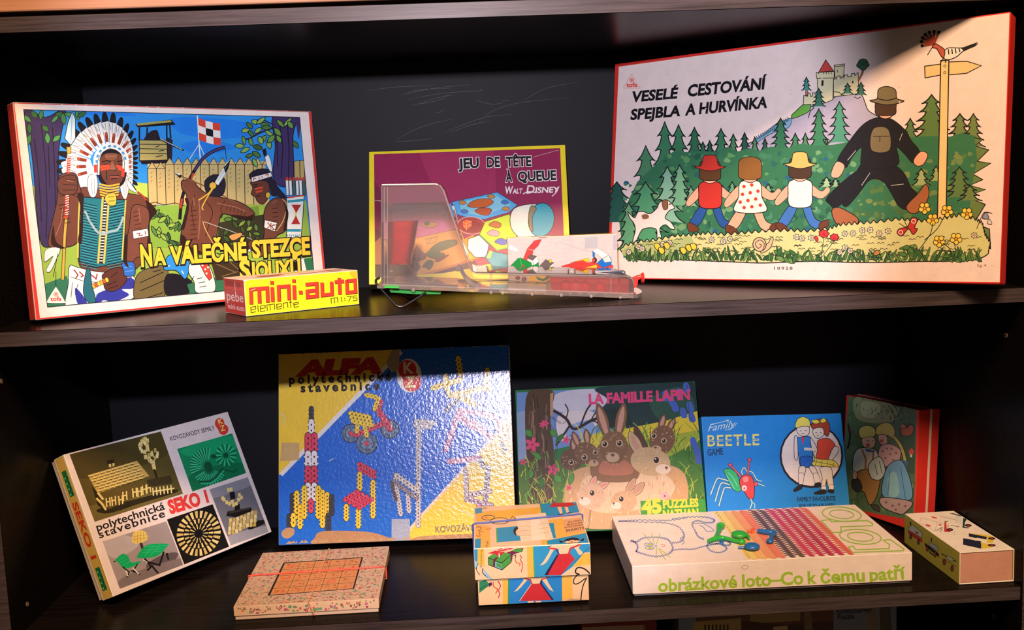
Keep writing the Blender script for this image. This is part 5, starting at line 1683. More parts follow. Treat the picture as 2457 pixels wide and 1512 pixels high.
    A.ls('2f5a34', 1.5, ['1600,935 1612,990 1620,1040', '1650,925 1655,1000 1690,1060'])
    # lettering
    A.t('e44a80', 'LA FAMILLE LAPIN', 1416, 970, 1656, 959, 23, off=.05, bb=.04)
    A.p('3c9a3c', '1538,1202 1692,1196 1697,1258 1540,1262')
    A.t('f0d848', '45', 1542, 1232, 1588, 1229, 31, off=.06, bb=.04); A.t('f0d848', 'PUZZLES', 1592, 1219, 1676, 1214, 18, off=.05, bb=.04); A.t('f0d848', 'NATHAN', 1592, 1243, 1676, 1238, 18, off=.05, bb=.04)
    fin()
    # creases of the shrink wrap
    m = MB()
    for q in ('1262,960 1290,985 1315,1010 1330,1030', '1330,1000 1338,1060 1330,1120 1322,1200', '1290,975 1310,990', '1418,1225 1412,1270', '1300,985 1345,1015 1360,1012'):
        P = smooth_open(pp(q), 5)
        pts = []
        for p_ in P:
            u, v = A.uv(p_)
            pts.append(A.O + A.U * u + A.V * v + A.N * 0.0012)
        n = len(pts)
        m.tube(pts, [0.0012 * (0.3 + .7 * sin(pi * (i + .5) / n)) for i in range(n)], 8)
    m.obj('wrap_crease', 'clear_plastic', root, True)


build_lapin()


# ---- blue beetle game box
def build_beetle():
    root, A, fin = gbox('beetle', 'board_game_box', 'thin blue game box printed with a toy beetle and two children, on the lower shelf', 'game box',
                        '1683,1000 2018,993 2042,1241 1700,1252', 'deb8a4',
                        {'*': '2a7ab8', 'f': '1f78b8', 'e': '4a90c0'}, mat='print_satin', z0=ZLOW)
    K = '1c1a22'
    A.rect('1a72b4', 0.0006)
    A.tile(1640, 1008, 3.0)
    A.t('cfe4ec', 'Family', 176, 84, 366, 52, 56, off=.0, up=(.35, -1)); A.c('cfe4ec', 4, '300,75 350,60 388,22'); A.e('cfe4ec', 318, 4, 10, 6); A.c('cfe4ec', 4, '200,30 260,20 330,0')
    for dx, c, wd in ((5, '104a80', 0), (0, 'e8d060', 1)):
        A.t(c, 'BEETLE', 176 + dx, 190 + dx, 546, 182, 78, off=.015 if wd else .02, spacing=1.1)
    A.ls('1a72b4', 5, ['180,150 540,142', '180,162 540,154'])
    A.t('123250', 'GAME', 176, 258, 286, 250, 46, off=.03)
    # round panel
    A.e(K, 922, 260, 228, 232, 0); A.e('e9c8bc', 922, 258, 214, 218, 0)
    sk = 'eec4a4'
    # boy
    A.s('e8c050', '805,50 820,0 860,-20 905,0 912,45 890,60 830,60', (K, 4)); A.s(sk, '820,60 900,50 905,100 870,120 830,105', (K, 4)); A.ls(K, 4, ['838,82 850,80', '875,80 888,78', '850,102 870,100'])
    A.s('2f70c0', '805,140 850,125 920,130 930,240 925,330 845,335 830,250', (K, 4)); A.s('f0dcd0', '800,130 820,130 825,280 800,270', (K, 4)); A.s('f0dcd0', '915,130 945,170 960,210 930,230', (K, 4)); A.p('d8382c', '850,130 870,125 862,190')
    A.s('2458a0', '845,270 925,270 930,340 890,345 850,338', (K, 4)); A.s(sk, '835,340 880,340 870,400 835,400', (K, 4)); A.s(sk, '905,340 945,340 970,400 940,400', (K, 4))
    A.s('f2e4dc', '830,390 868,390 860,460 835,465', (K, 3)); A.s('f2e4dc', '935,390 970,390 985,450 950,455', (K, 3)); A.s(K, '795,500 840,465 862,470 850,500 800,520'); A.s(K, '945,460 985,450 990,480 950,490')
    A.l(sk, 20, '870,210 960,215')
    # girl
    A.s('a83a24', '920,40 960,0 1030,0 1055,60 1040,120 1010,100 1000,60 940,70', (K, 4)); A.s('e8cc40', '920,10 960,0 980,20 950,30', (K, 3)); A.s('e8cc40', '985,8 1010,-10 1030,10 1000,25', (K, 3))
    A.s(sk, '935,70 1000,60 1010,110 970,135 940,115', (K, 4)); A.ls(K, 4, ['950,95 962,92', '985,92 995,98', '960,112 975,112'])
    A.s('e0442c', '970,150 1040,135 1085,170 1095,210 1060,220 1055,290 960,290 965,220', (K, 4)); A.s(sk, '1080,200 1115,200 1110,240 1060,300 1045,280', (K, 4)); A.s('e8c84c', '940,250 930,240 945,290 925,310 940,330 1000,335 1105,340 1110,320 1070,290 960,280', (K, 4))
    A.ls(K, 3, ['940,300 1100,330', '960,290 950,330', '1000,295 990,335', '1040,300 1035,338', '1080,310 1080,340'])
    A.s(sk, '985,345 1060,345 1075,420 1080,490 1045,490 1030,430 1020,490 990,490 1000,420', (K, 4)); A.s('f2e4dc', '995,480 1025,478 1025,505 995,508', (K, 3)); A.s('f2e4dc', '1048,470 1080,470 1080,500 1050,502', (K, 3)); A.s(K, '940,525 1000,500 1030,510 1020,535 950,538'); A.s(K, '1035,520 1050,500 1083,505 1080,530')
    A.t('0f3050', 'FAMILY FAVOURITE', 822, 588, 1094, 582, 32, off=.03); A.t('0f3050', 'FOR UP TO 4 PLAYERS', 836, 634, 1090, 628, 26, off=.03)
    # toy beetle
    A.s('2f9a58', '290,365 330,350 380,380 405,440 420,500 390,520 350,490 320,430', (K, 4)); A.c('8fd0a0', 4, '320,380 360,420 390,480'); A.c('8fd0a0', 4, '310,400 340,450 370,500')
    for q in ('325,440 270,425 240,430 195,540', '335,470 290,455 265,470 228,590', '345,492 300,490 285,520 255,622'):
        A.c(K, 14, q); A.c('b8c8d8', 9, q)
    for q in ('430,400 420,370 440,345 462,380', '470,370 500,380 530,430 565,442', '510,450 540,460 585,478'):
        A.c(K, 11, q); A.c('b8c8d8', 7, q)
    for q in ('415,410 380,370 340,325', '462,400 470,340 476,290'):
        A.c(K, 16, q); A.c('d84a58', 11, q)
    A.e('d84a58', 338, 325, 15, 13, 0, (K, 3)); A.e('d84a58', 476, 288, 14, 13, 0, (K, 3))
    A.s('d83c38', '405,440 430,400 480,400 508,440 512,530 500,570 470,565 440,520 415,490', (K, 5)); A.s('e8786a', '430,420 460,410 470,440 440,450')
    A.e('f0dcdc', 440, 492, 20, 22, 0, ('d84a58', 5)); A.e('d84a58', 440, 494, 8, 9); A.e('d84a58', 524, 462, 13, 18, 20, (K, 3))
    A.c('c8d890', 7, '485,570 495,600 480,640'); A.c('c8d890', 5, '490,590 515,610 510,640')
    fin()


build_beetle()


# ---- red box with two children in a wood
def build_red():
    root, A, fin = gbox('red', 'puzzle_box', 'red box with a picture of two children and a white side stripe, at right', 'puzzle',
                        '2032,953 2207,989 2189,1272 2040,1226', 'e0b090',
                        {'*': 'c8281c', 'e': 'cc3020'}, mat='print_satin', z0=ZLOW, lid=.55, base={'*': 'c0261c', 'r': 'c0261c'}, inset=.0004)
    x, y, yaw, lean, w, h, d, roll = BOX['red']
    A.rect('cc2c1e', 0.0005)
    A.tile(1640, 1008, 3.0)
    r = A.rnd
    K = '2c2018'
    fr = '1200,-160 1678,-66 1652,690 1190,600'
    A.p('55603a', '1195,-172 1682,-72 1656,730 1188,655'); A.setclip('1205,-165 1676,-66 1650,722 1196,640')
    A.s('8a8050', '1250,-150 1500,-100 1540,20 1400,60 1260,20'); A.s('a89a68', '1300,-110 1420,-90 1400,10 1300,0'); A.s('3f4a2c', '1560,100 1680,80 1670,400 1600,380'); A.s('6a7044', '1200,300 1280,250 1300,560 1210,580')
    for i in range(130):
        x_, y_ = r.uniform(1200, 1660), r.choice([r.uniform(-140, 40), r.uniform(420, 700)])
        A.l(r.choice(['3a4a28', '7a8450', '2c3820', '94905c']), 5, [(x_, y_), (x_ + r.uniform(-10, 10), y_ - r.uniform(14, 34))])
    A.c(K, 12, '1215,260 1225,160 1200,60'); A.c('6a4a34', 16, '1220,100 1260,160 1290,165'); A.ls(K, 5, ['1500,-60 1530,10 1520,60', '1530,10 1570,-20', '1480,-90 1520,-30'])
    sk = 'd89a74'
    # boy
    A.s('c8a850', '1285,150 1290,100 1340,78 1390,100 1398,150 1370,170 1310,180', (K, 5)); A.s(sk, '1310,180 1370,165 1398,190 1390,240 1345,255 1315,230', (K, 4)); A.e('c8503a', 1350, 228, 14); A.ls(K, 5, ['1340,195 1356,192', '1375,190 1388,194'])
    A.s('d0c4b4', '1262,290 1310,250 1400,262 1420,330 1380,420 1300,420 1275,430 1255,400', (K, 5)); A.ls('b05a34', 12, ['1310,260 1340,330 1340,420', '1390,270 1380,420']); A.p('4a5a70', '1330,255 1400,265 1390,280 1340,275')
    A.s('a86a34', '1292,420 1430,410 1425,560 1380,640 1340,560 1315,540', (K, 5)); A.s('3a3430', '1258,480 1300,470 1325,530 1300,560 1262,530', (K, 4)); A.s('4a3a30', '1390,640 1430,640 1440,680 1400,665', (K, 4)); A.s(sk, '1262,420 1285,425 1285,470 1262,465', (K, 3))
    # girl
    A.s('cca648', '1400,140 1405,90 1450,55 1500,60 1530,110 1520,180 1480,150 1420,150', (K, 5)); A.s(sk, '1420,150 1470,150 1480,210 1440,220 1422,195', (K, 4)); A.e('c8503a', 1440, 195, 13)
    A.c(K, 26, '1515,150 1560,210 1585,270 1600,340'); A.c('c09a40', 18, '1515,150 1560,210 1585,270 1600,335'); A.p('4a5a80', '1585,330 1620,340 1610,380 1590,370')
    A.s('c88a78', '1430,240 1500,215 1570,260 1560,340 1530,370 1470,380 1425,360', (K, 5)); A.dots('9a4a44', '1450,270 1480,250 1500,290 1470,320 1520,330 1450,345 1540,280 1510,250', 8)
    A.s('6f8a9c', '1490,370 1560,330 1600,370 1640,500 1640,590 1560,610 1460,580 1455,480', (K, 5)); A.s('8fa4ac', '1490,450 1540,420 1560,560 1500,580'); A.ls('48607a', 5, ['1500,400 1490,570', '1570,380 1600,590'])
    A.s('c8b4a4', '1360,370 1430,310 1470,400 1440,470 1380,460', (K, 5)); A.ls(K, 4, ['1400,360 1420,440', '1430,340 1450,430']); A.s('b88470', '1450,590 1640,610 1600,680 1560,690 1460,650', (K, 5)); A.dots('8a4a40', '1480,620 1520,640 1560,630 1600,640 1540,665', 8)
    # squirrel and toadstools
    A.s('b0522c', '1570,80 1590,50 1610,90 1640,60 1660,90 1640,140 1590,150 1570,120', (K, 4)); A.e('c06a3c', 1585, 78, 20, 18, 0, (K, 3)); A.s('c04a38', '1620,270 1640,240 1660,260 1655,285 1630,290', (K, 3)); A.p('d8c8b0', '1632,285 1648,288 1645,310 1632,305')
    A.setclip()
    dl = d * .55
    S = Art('2207,989 2260,976 2250,1275 2189,1272', d, h, (w / 2, 0, 0), (0, 1, 0), (0, 0, 1), (1, 0, 0), 'e0b090')
    fin([])
    # white stripe: the rim of the tray between lid and base
    m = MB().box(-w / 2 + .0002, w / 2 + .0002, dl - .0005, dl + .0035, 0.0004, h + .0002, .0004, 1)
    m.obj('white_rim', 'white_card', root)


build_red()


# ---- flat flowered box tied with two rubber bands (front left of the lower shelf)
def band(name, label, mat, loop, rad, flatk=1.0):
    """closed loop of rubber round a box"""
    P = [Vector(p) for p in loop]
    m = MB()
    n, k = len(P), 8
    v, f = [], []
    for i, p in enumerate(P):
        t = (P[(i + 1) % n] - P[i - 1]).normalized()
        a = t.orthogonal().normalized(); b = t.cross(a)
        v += [p + (a * cos(2 * pi * j / k) + b * sin(2 * pi * j / k)) * rad for j in range(k)]
    for i in range(n):
        for j in range(k):
            i2, j2 = (i + 1) % n, (j + 1) % k
            f.append([i * k + j, i * k + j2, i2 * k + j2, i2 * k + j])
    m.add(v, f)
    o = m.obj(name, mat, None, True)
    return tag(o, label, 'rubber band')


def loop_round(M, pts, rad, sub=6):
    """rectangle loop through box-local points, rounded a little"""
    P = [M @ Vector(p) for p in pts]
    out = []
    n = len(P)
    for i in range(n):
        a, b = P[i], P[(i + 1) % n]
        out += [a.lerp(b, t) for t in (.02, .25, .5, .75, .98)]
    return out


def flower_print(A, r, n, size, region=None):
    m = .002
    for i in range(n):
        u, v = r.uniform(m, A.w - m), r.uniform(m, A.h - m)
        s_ = size * r.uniform(.8, 1.2)
        c = r.choice(['b8405a', 'c8503c', '4a8a58', '5a9460', 'c04a68', 'd0703c', '4c7a44'])
        a = r.uniform(0, pi)
        if i % 3 == 0:
            A.raw([[(u + s_ * cos(k * pi / 4), v + s_ * sin(k * pi / 4)) for k in range(8)]], c)
            A.raw([[(u + s_ * .3 * cos(k * pi / 3), v + s_ * .3 * sin(k * pi / 3)) for k in range(6)]], 'd89a78')
        else:
            d = (cos(a), sin(a))
            A.raw([[(u - s_ * 1.2 * d[0], v - s_ * 1.2 * d[1]), (u - s_ * .3 * d[1], v + s_ * .3 * d[0]), (u + s_ * 1.2 * d[0], v + s_ * 1.2 * d[1]), (u + s_ * .3 * d[1], v - s_ * .3 * d[0])],
                   [(u - s_ * .9 * d[1], v + s_ * .9 * d[0]), (u - s_ * .25 * d[0], v - s_ * .25 * d[1]), (u + s_ * .9 * d[1], v - s_ * .9 * d[0]), (u + s_ * .25 * d[0], v + s_ * .25 * d[1])]],
                  r.choice(['5a4034', '7a3a34', '5a7a4c', '8a4a3a', 'a0403c']))


def build_floral():
    root, T, Fr, fin = lbox('floral', 'puzzle_box', 'flat flower-papered box with a square grid on its lid, before the rocket box', 'puzzle',
                            '627,1325 934,1312 912,1443 556,1453', '556,1453 912,1443 909,1463 563,1478', 'f8dcc0',
                            {'*': 'd0a074', 't': 'c8966c', 'e': 'd4a478'}, mat='print_matte', lid=.72, r=.001, base={'*': 'd8b08c'}, inset=.0012)
    r = random.Random(11)
    T.rect('c89c74', 0.0004); Fr.rect('dcae80', 0.0003)
    flower_print(T, r, 1500, .0016); flower_print(Fr, r, 90, .0017)
    T.tile(540, 1290, 5.85)
    K = '241a16'
    T.p(K, '795,345 1928,285 1805,742 568,812'); T.p('cf8446', '815,356 1900,297 1785,735 605,800')
    g = lambda u, v: (lambda a, b: (a[0] + (b[0] - a[0]) * v, a[1] + (b[1] - a[1]) * v))((815 + 1085 * u, 356 - 59 * u), (605 + 1180 * u, 800 - 65 * u))
    for i in range(1, 5):
        T.l(K, 6, [g(i / 5, 0), g(i / 5, 1)]); T.l(K, 4, [g(0, i / 5), g(1, i / 5)])
    for i in range(5):
        for j in range(5):
            for k in range(8):
                u, v = (i + r.uniform(.12, .8)) / 5, (j + r.uniform(.15, .75)) / 5
                if r.random() < .6: T.l(r.choice(['c83c24', '54281c']), 5, [g(u, v), g(u + .022, v), g(u + .022, v + .03)] if k % 2 else [g(u, v), g(u + .03, v)])
                else: T.l('c83c24', 5, [g(u, v), g(u + .012, v + .03), g(u + .024, v)])
            if (i * 7 + j * 3) % 6 == 0:
                for k in range(3): T.l('e05a34', 5, [g((i + .2) / 5, (j + .25 + .2 * k) / 5), g((i + .45) / 5, (j + .4 + .2 * k) / 5), g((i + .8) / 5, (j + .25 + .2 * k) / 5)])
    fin()
    x, y, yaw, lean, w, h, d, roll = BOX['floral']
    M = root.matrix_world
    rr = .0011
    e = rr + .0002
    v1, v2 = T.uv((345, 530)), T.uv((2250, 440))
    a, b = v1[1], v2[1]
    band('rubber_band', 'red rubber band stretched sideways over the flowered box', 'red_rubber',
         loop_round(M, [(-w / 2 - e, a, h + e), (w / 2 + e, b, h + e), (w / 2 + e, b, .0016), (-w / 2 - e, a, .0016)], rr), rr)
    u1, u2 = T.uv((1430, 180))[0] - w / 2, T.uv((1150, 920))[0] - w / 2
    u3 = u2 + .006
    e2 = .0009 + .0024
    band('rubber_band', 'pale tan rubber band running front to back over the flowered box', 'tan_rubber',
         loop_round(M, [(u2, -.0012, h + e2 - .0022), (u1, d + .0012, h + e2 - .0022), (u1, d + .0012, .0015), (u3, -.0012, .0015)], .0009), .0009)


flat('red_rubber', (0.62, 0.07, 0.035), 0.5)
flat('tan_rubber', (0.62, 0.30, 0.14), 0.5)
flat('blue_rubber', (0.05, 0.10, 0.42), 0.5)
build_floral()


# ---- gift-paper box held by a blue rubber band (front middle)
def build_kids():
    key = 'kids'
    x, y, yaw, lean, w, h, d, roll = BOX[key]
    root = empty('gift_box', 'small carton papered with dolls and presents, handwritten 9 on its front, on the lower shelf', 'box', mat=box_matrix(x, y, yaw, lean, w, h, d, roll, ZLOW + .0022))
    white = 'f6d8bc'
    hb = h * .455
    T = Art('1137,1222 1384,1208 1412,1318 1137,1312', w, d, (-w / 2, 0, h), (1, 0, 0), (0, 1, 0), (0, 0, 1), white)
    Fr = Art('1136,1313 1414,1319 1420,1381 1139,1397', w + .0016, h - hb, (-w / 2 - .0008, -.0008, hb), (1, 0, 0), (0, 0, 1), (0, -1, 0), white)
    Lo = Art('1142,1397 1416,1381 1421,1446 1149,1463', w - .004, hb, (-w / 2 + .002, .002, 0), (1, 0, 0), (0, 0, 1), (0, -1, 0), white)
    K, Y, B, P, R_ = '241c20', 'eaa43c', '2f86a0', 'eab480', 'c02a2c'
    for A in (T, Fr, Lo): A.tile(1120, 1190, 5.04)
    # lid top and the front flap share one picture, split at the crease
    # photo crease (where top meets flap) runs 75,720 - 1500,660
    for A in (T, Fr):
        A.rect(P, .0003)
        A.p(Y, '90,225 830,160 840,250 100,330'); A.p(Y, '95,360 240,380 250,860 95,800'); A.p(Y, '820,560 900,580 925,1000 845,1010'); A.p(Y, '920,330 1120,300 1140,500 1460,480 1470,540 1020,560'); A.p('e2985a', '1120,330 1400,300 1450,480 1140,510')
        A.p(B, '85,180 160,170 160,230 90,240'); A.p(B, '820,120 1330,85 1370,230 850,290'); A.p('3f8c3c', '820,122 832,120 860,290 845,292'); A.p(B, '305,405 990,365 1010,555 310,565'); A.p('4a9a40', '305,405 318,404 325,565 310,565')
        A.p(B, '80,520 160,510 150,800 75,760'); A.p(Y, '150,500 245,500 250,860 140,800'); A.p(B, '890,580 1460,510 1510,740 1510,980 920,1000'); A.p('4a9a40', '890,580 902,579 935,1000 922,1000')
        A.p(Y, '760,170 820,160 840,290 780,300')
        # red skirt and legs at the back edge
        A.p(R_, '1010,92 1250,90 1320,130 1180,160 945,160'); A.p(P, '1050,160 1110,158 1120,250 1085,255'); A.p(P, '1150,160 1200,158 1210,235 1175,240'); A.p(K, '1030,270 1090,250 1130,245 1125,260'); A.p(K, '1175,245 1200,232 1275,235 1210,246')
        # duck
        A.e(None, 225, 285, 66, 28, 0, (K, 7)); A.e(None, 345, 325, 100, 36, 0, (K, 7)); A.p(Y, '440,325 490,275 525,300 470,330', (K, 6)); A.e('d8502c', 205, 283, 12, 7); A.p('d8502c', '140,285 165,278 165,295')
        A.c('5a2c24', 6, '100,390 140,385 150,410 120,430'); A.c(R_, 6, '105,480 140,485 135,440 175,445'); A.c(R_, 6, '200,405 220,420 255,400')
        A.e(K, 535, 450, 40, 50); A.e(P, 555, 465, 34, 40)
        # girl with plaits
        A.s(K, '1120,600 1150,575 1230,562 1310,575 1330,605 1280,595 1200,590', None, 5); A.s(P, '1125,605 1160,590 1300,590 1330,605 1310,625 1220,640 1150,630', None, 5); A.s(K, '1110,605 1150,585 1190,575 1260,572 1320,590 1325,605 1230,592 1150,604')
        A.p(K, '1040,585 1110,605 1070,625'); A.p(K, '1335,605 1400,575 1385,620'); A.dots('d8402c', '1218,615', 14, 8); A.dots(K, '1180,602 1265,600', 9, 6)
        A.s(P, '1070,670 1110,645 1220,630 1340,640 1400,655 1380,690 1420,740 1390,760 1340,690 1300,680 1290,740 1190,745 1180,690 1130,700 1080,790 1040,840 985,858 1020,820 1090,700', None, 4)
        A.l(R_, 16, '1072,672 1160,690 1185,745'); A.l(R_, 16, '1400,655 1300,690 1285,745'); A.c(K, 7, '1070,665 1130,640 1230,630 1330,638 1400,652'); A.p('2c3a6a', '1150,690 1172,690 1195,745 1180,750')
        A.p(R_, '1180,745 1300,740 1350,800 1215,968 1045,968'); A.p('241c3c', '1165,750 1185,745 1075,968 1040,968')
        A.p(P, '1345,870 1430,740 1510,740 1510,980 1215,970'); A.p(Y, '1345,860 1430,750 1510,745 1510,860 1330,880')
        A.l('3a2c30', 4, '1210,970 1490,680')
        # green present
        A.p('4a8a34', '305,740 380,700 520,690 640,710 630,810 505,905 310,830'); A.l(K, 9, '305,745 310,835 505,905 630,812 640,712 500,820 305,745'); A.l(K, 8, '500,820 505,905'); A.p('6a2438', '380,770 435,740 450,750 410,790 405,870 375,860'); A.p('7ab0c0', '410,800 500,830 500,895 410,865'); A.p('4a8a34', '425,810 490,832 492,885 425,860')
        A.p(R_, '300,690 420,660 520,630 670,650 600,665 470,680 400,705'); A.p(R_, '405,690 550,680 470,740 420,720'); A.p('f0d0b0', '455,700 470,700 475,745 460,740'); A.l('f0c8a0', 6, '420,665 540,650'); A.l('f0c8a0', 6, '500,640 600,655')
        A.p('4a8a34', '600,690 690,660 780,658 770,690 690,710', (K, 6)); A.p('6a2438', '560,690 640,680 720,700 650,730 640,800 620,790 625,720'); A.c(K, 9, '660,740 690,730 680,775'); A.c(R_, 9, '680,780 700,820 745,830 735,860'); A.c(R_, 10, '740,730 760,760 750,790 775,840 765,930')
        # lower left folded corner
        A.p(P, '80,860 140,800 360,1020 90,1035'); A.p('8ab8c8', '80,750 140,800 130,890 80,860'); A.c(K, 10, '150,810 120,890 175,970'); A.c(K, 12, '225,880 220,940 300,1000 340,1020'); A.p('8ab8c8', '230,890 360,1020 330,1025 240,950'); A.c(K, 8, '85,870 130,880'); A.l('4a3c38', 4, '80,755 360,1022')
        A.t('2c2220', 'PLOVDIV', 1195, 372, 1440, 345, 20, off=.01); A.t('2c2220', 'BULGARIA', 1172, 405, 1460, 375, 20, off=.01); A.t('2c2220', 'KOOPERATIV', 1135, 440, 1500, 400, 18, off=.01); A.t('2c2220', 'MARITSA', 1158, 486, 1470, 450, 30, off=.01)
        A.t('3a2c20', 'BULGARIA-MARITSA', 205, 860, 228, 545, 26, off=.0, up=(-1, -.05)); A.t('3a2c20', 'B', 175, 186, 212, 184, 14)
    # tape patch on the lid
    T.p('ecc494', '520,270 890,235 975,560 580,580'); T.p('f4d0a4', '700,300 800,290 880,560 700,575')
    for k in range(3): T.c('c09468', 4, [(560, 400 + k * 55), (620, 390 + k * 55), (700, 402 + k * 55)]); T.c('c09468', 4, [(800, 380 + k * 55), (860, 372 + k * 55), (930, 365 + k * 55)])
    # lower part of the front
    A = Lo
    A.rect('eab47c', .0003)
    A.p(Y, '430,1040 500,1035 510,1360 450,1365'); A.p('2878a8', '495,1035 1170,990 1185,1310 510,1358'); A.p('3f8c3c', '495,1035 510,1034 525,1358 510,1359'); A.p(Y, '1165,990 1290,980 1310,1260 1185,1310')
    A.p(P, '690,1020 930,1010 960,1000 1010,1090 1075,1190 1020,1160 930,1050 900,1060 905,1090 800,1095 780,1050 740,1040 660,1140 620,1180 575,1195 610,1160 690,1050', None)
    A.l(R_, 16, '690,1020 775,1040 800,1095'); A.l(R_, 14, '1010,1000 920,1035 900,1085'); A.p('1c2448', '905,1040 925,1040 920,1085 1080,1290 1050,1295 895,1090'); A.p(R_, '795,1092 898,1085 1055,1292 655,1310'); A.l('f0c8a0', 6, '790,1095 655,1308')
    A.p(P, '755,1312 835,1308 828,1340 765,1345'); A.p(P, '855,1308 925,1305 918,1335 862,1340')
    A.p('2f7a4a', '135,1070 215,1045 255,1090 250,1130 145,1215'); A.c(K, 7, '140,1170 240,1110'); A.p('4a2438', '250,1090 290,1075 300,1110 260,1140'); A.c(R_, 11, '310,1070 320,1130 370,1165 350,1220'); A.c(R_, 12, '370,1060 405,1120 385,1180 400,1220 388,1275')
    A.c('d0a070', 8, '1200,1300 1300,1270 1500,1285'); A.p('b08860', '1195,1310 1290,1275 1520,1290 1520,1310')
    # handwritten nine across both parts
    for A in (Fr, Lo):
        A.c('221a1c', 13, '1500,950 1450,905 1400,888 1370,900 1365,940 1400,960 1360,975 1320,1020 1312,1070 1340,1090 1390,1070 1440,1030 1475,1010'); A.c('221a1c', 13, '1470,1015 1435,1100 1420,1180 1412,1295')
    def cm(c): return {q: T.colr(v) for q, v in c.items()}
    v, f, k = rbox(-w / 2 - .0008, w / 2 + .0008, -.0008, d, hb, h, .0012)
    colored('lid', [(v, f, k, cm({'*': 'dca868', 'e': 'f0c898', 'l': '3f8aa0', 'r': 'e0a04a'}))], [T, Fr], 'print_satin', root)
    v, f, k = rbox(-w / 2 + .002, w / 2 - .002, .002, d - .002, 0, hb + .012, .001)
    colored('base_tray', [(v, f, k, cm({'*': 'e0ae78', 'l': 'e0b88c', 'r': 'd8a060'}))], [Lo], 'print_satin', root)
    M = root.matrix_world
    a, b = T.uv((95, 360))[1], T.uv((1385, 268))[1]
    rr = .0011
    e = rr + .0003
    band('rubber_band', 'blue rubber band stretched across the doll-papered carton', 'blue_rubber',
         loop_round(M, [(-w / 2 - .0008 - e, a, h + e), (w / 2 + .0008 + e, b, h + e), (w / 2 + .0008 + e, b, hb), (w / 2 - .001 + e, b, -.0012), (-w / 2 + .001 - e, a, -.0012), (-w / 2 - .0008 - e, a, hb)], rr), rr)


build_kids()


# ---- white picture lotto box
def zig(P, amp, n):
    """toothed line along P"""
    Q = smooth_open(P, 8)
    out = []
    for i in range(len(Q) - 1):
        a, b = Q[i], Q[i + 1]
        L = math.hypot(b[0] - a[0], b[1] - a[1])
        m = max(1, int(L / n))
        for k in range(m):
            t = k / m
            nx, ny = -(b[1] - a[1]) / max(L, 1e-6), (b[0] - a[0]) / max(L, 1e-6)
            s_ = amp if (len(out) % 2) else 0
            out.append((a[0] + (b[0] - a[0]) * t + nx * s_, a[1] + (b[1] - a[1]) * t + ny * s_))
    return out


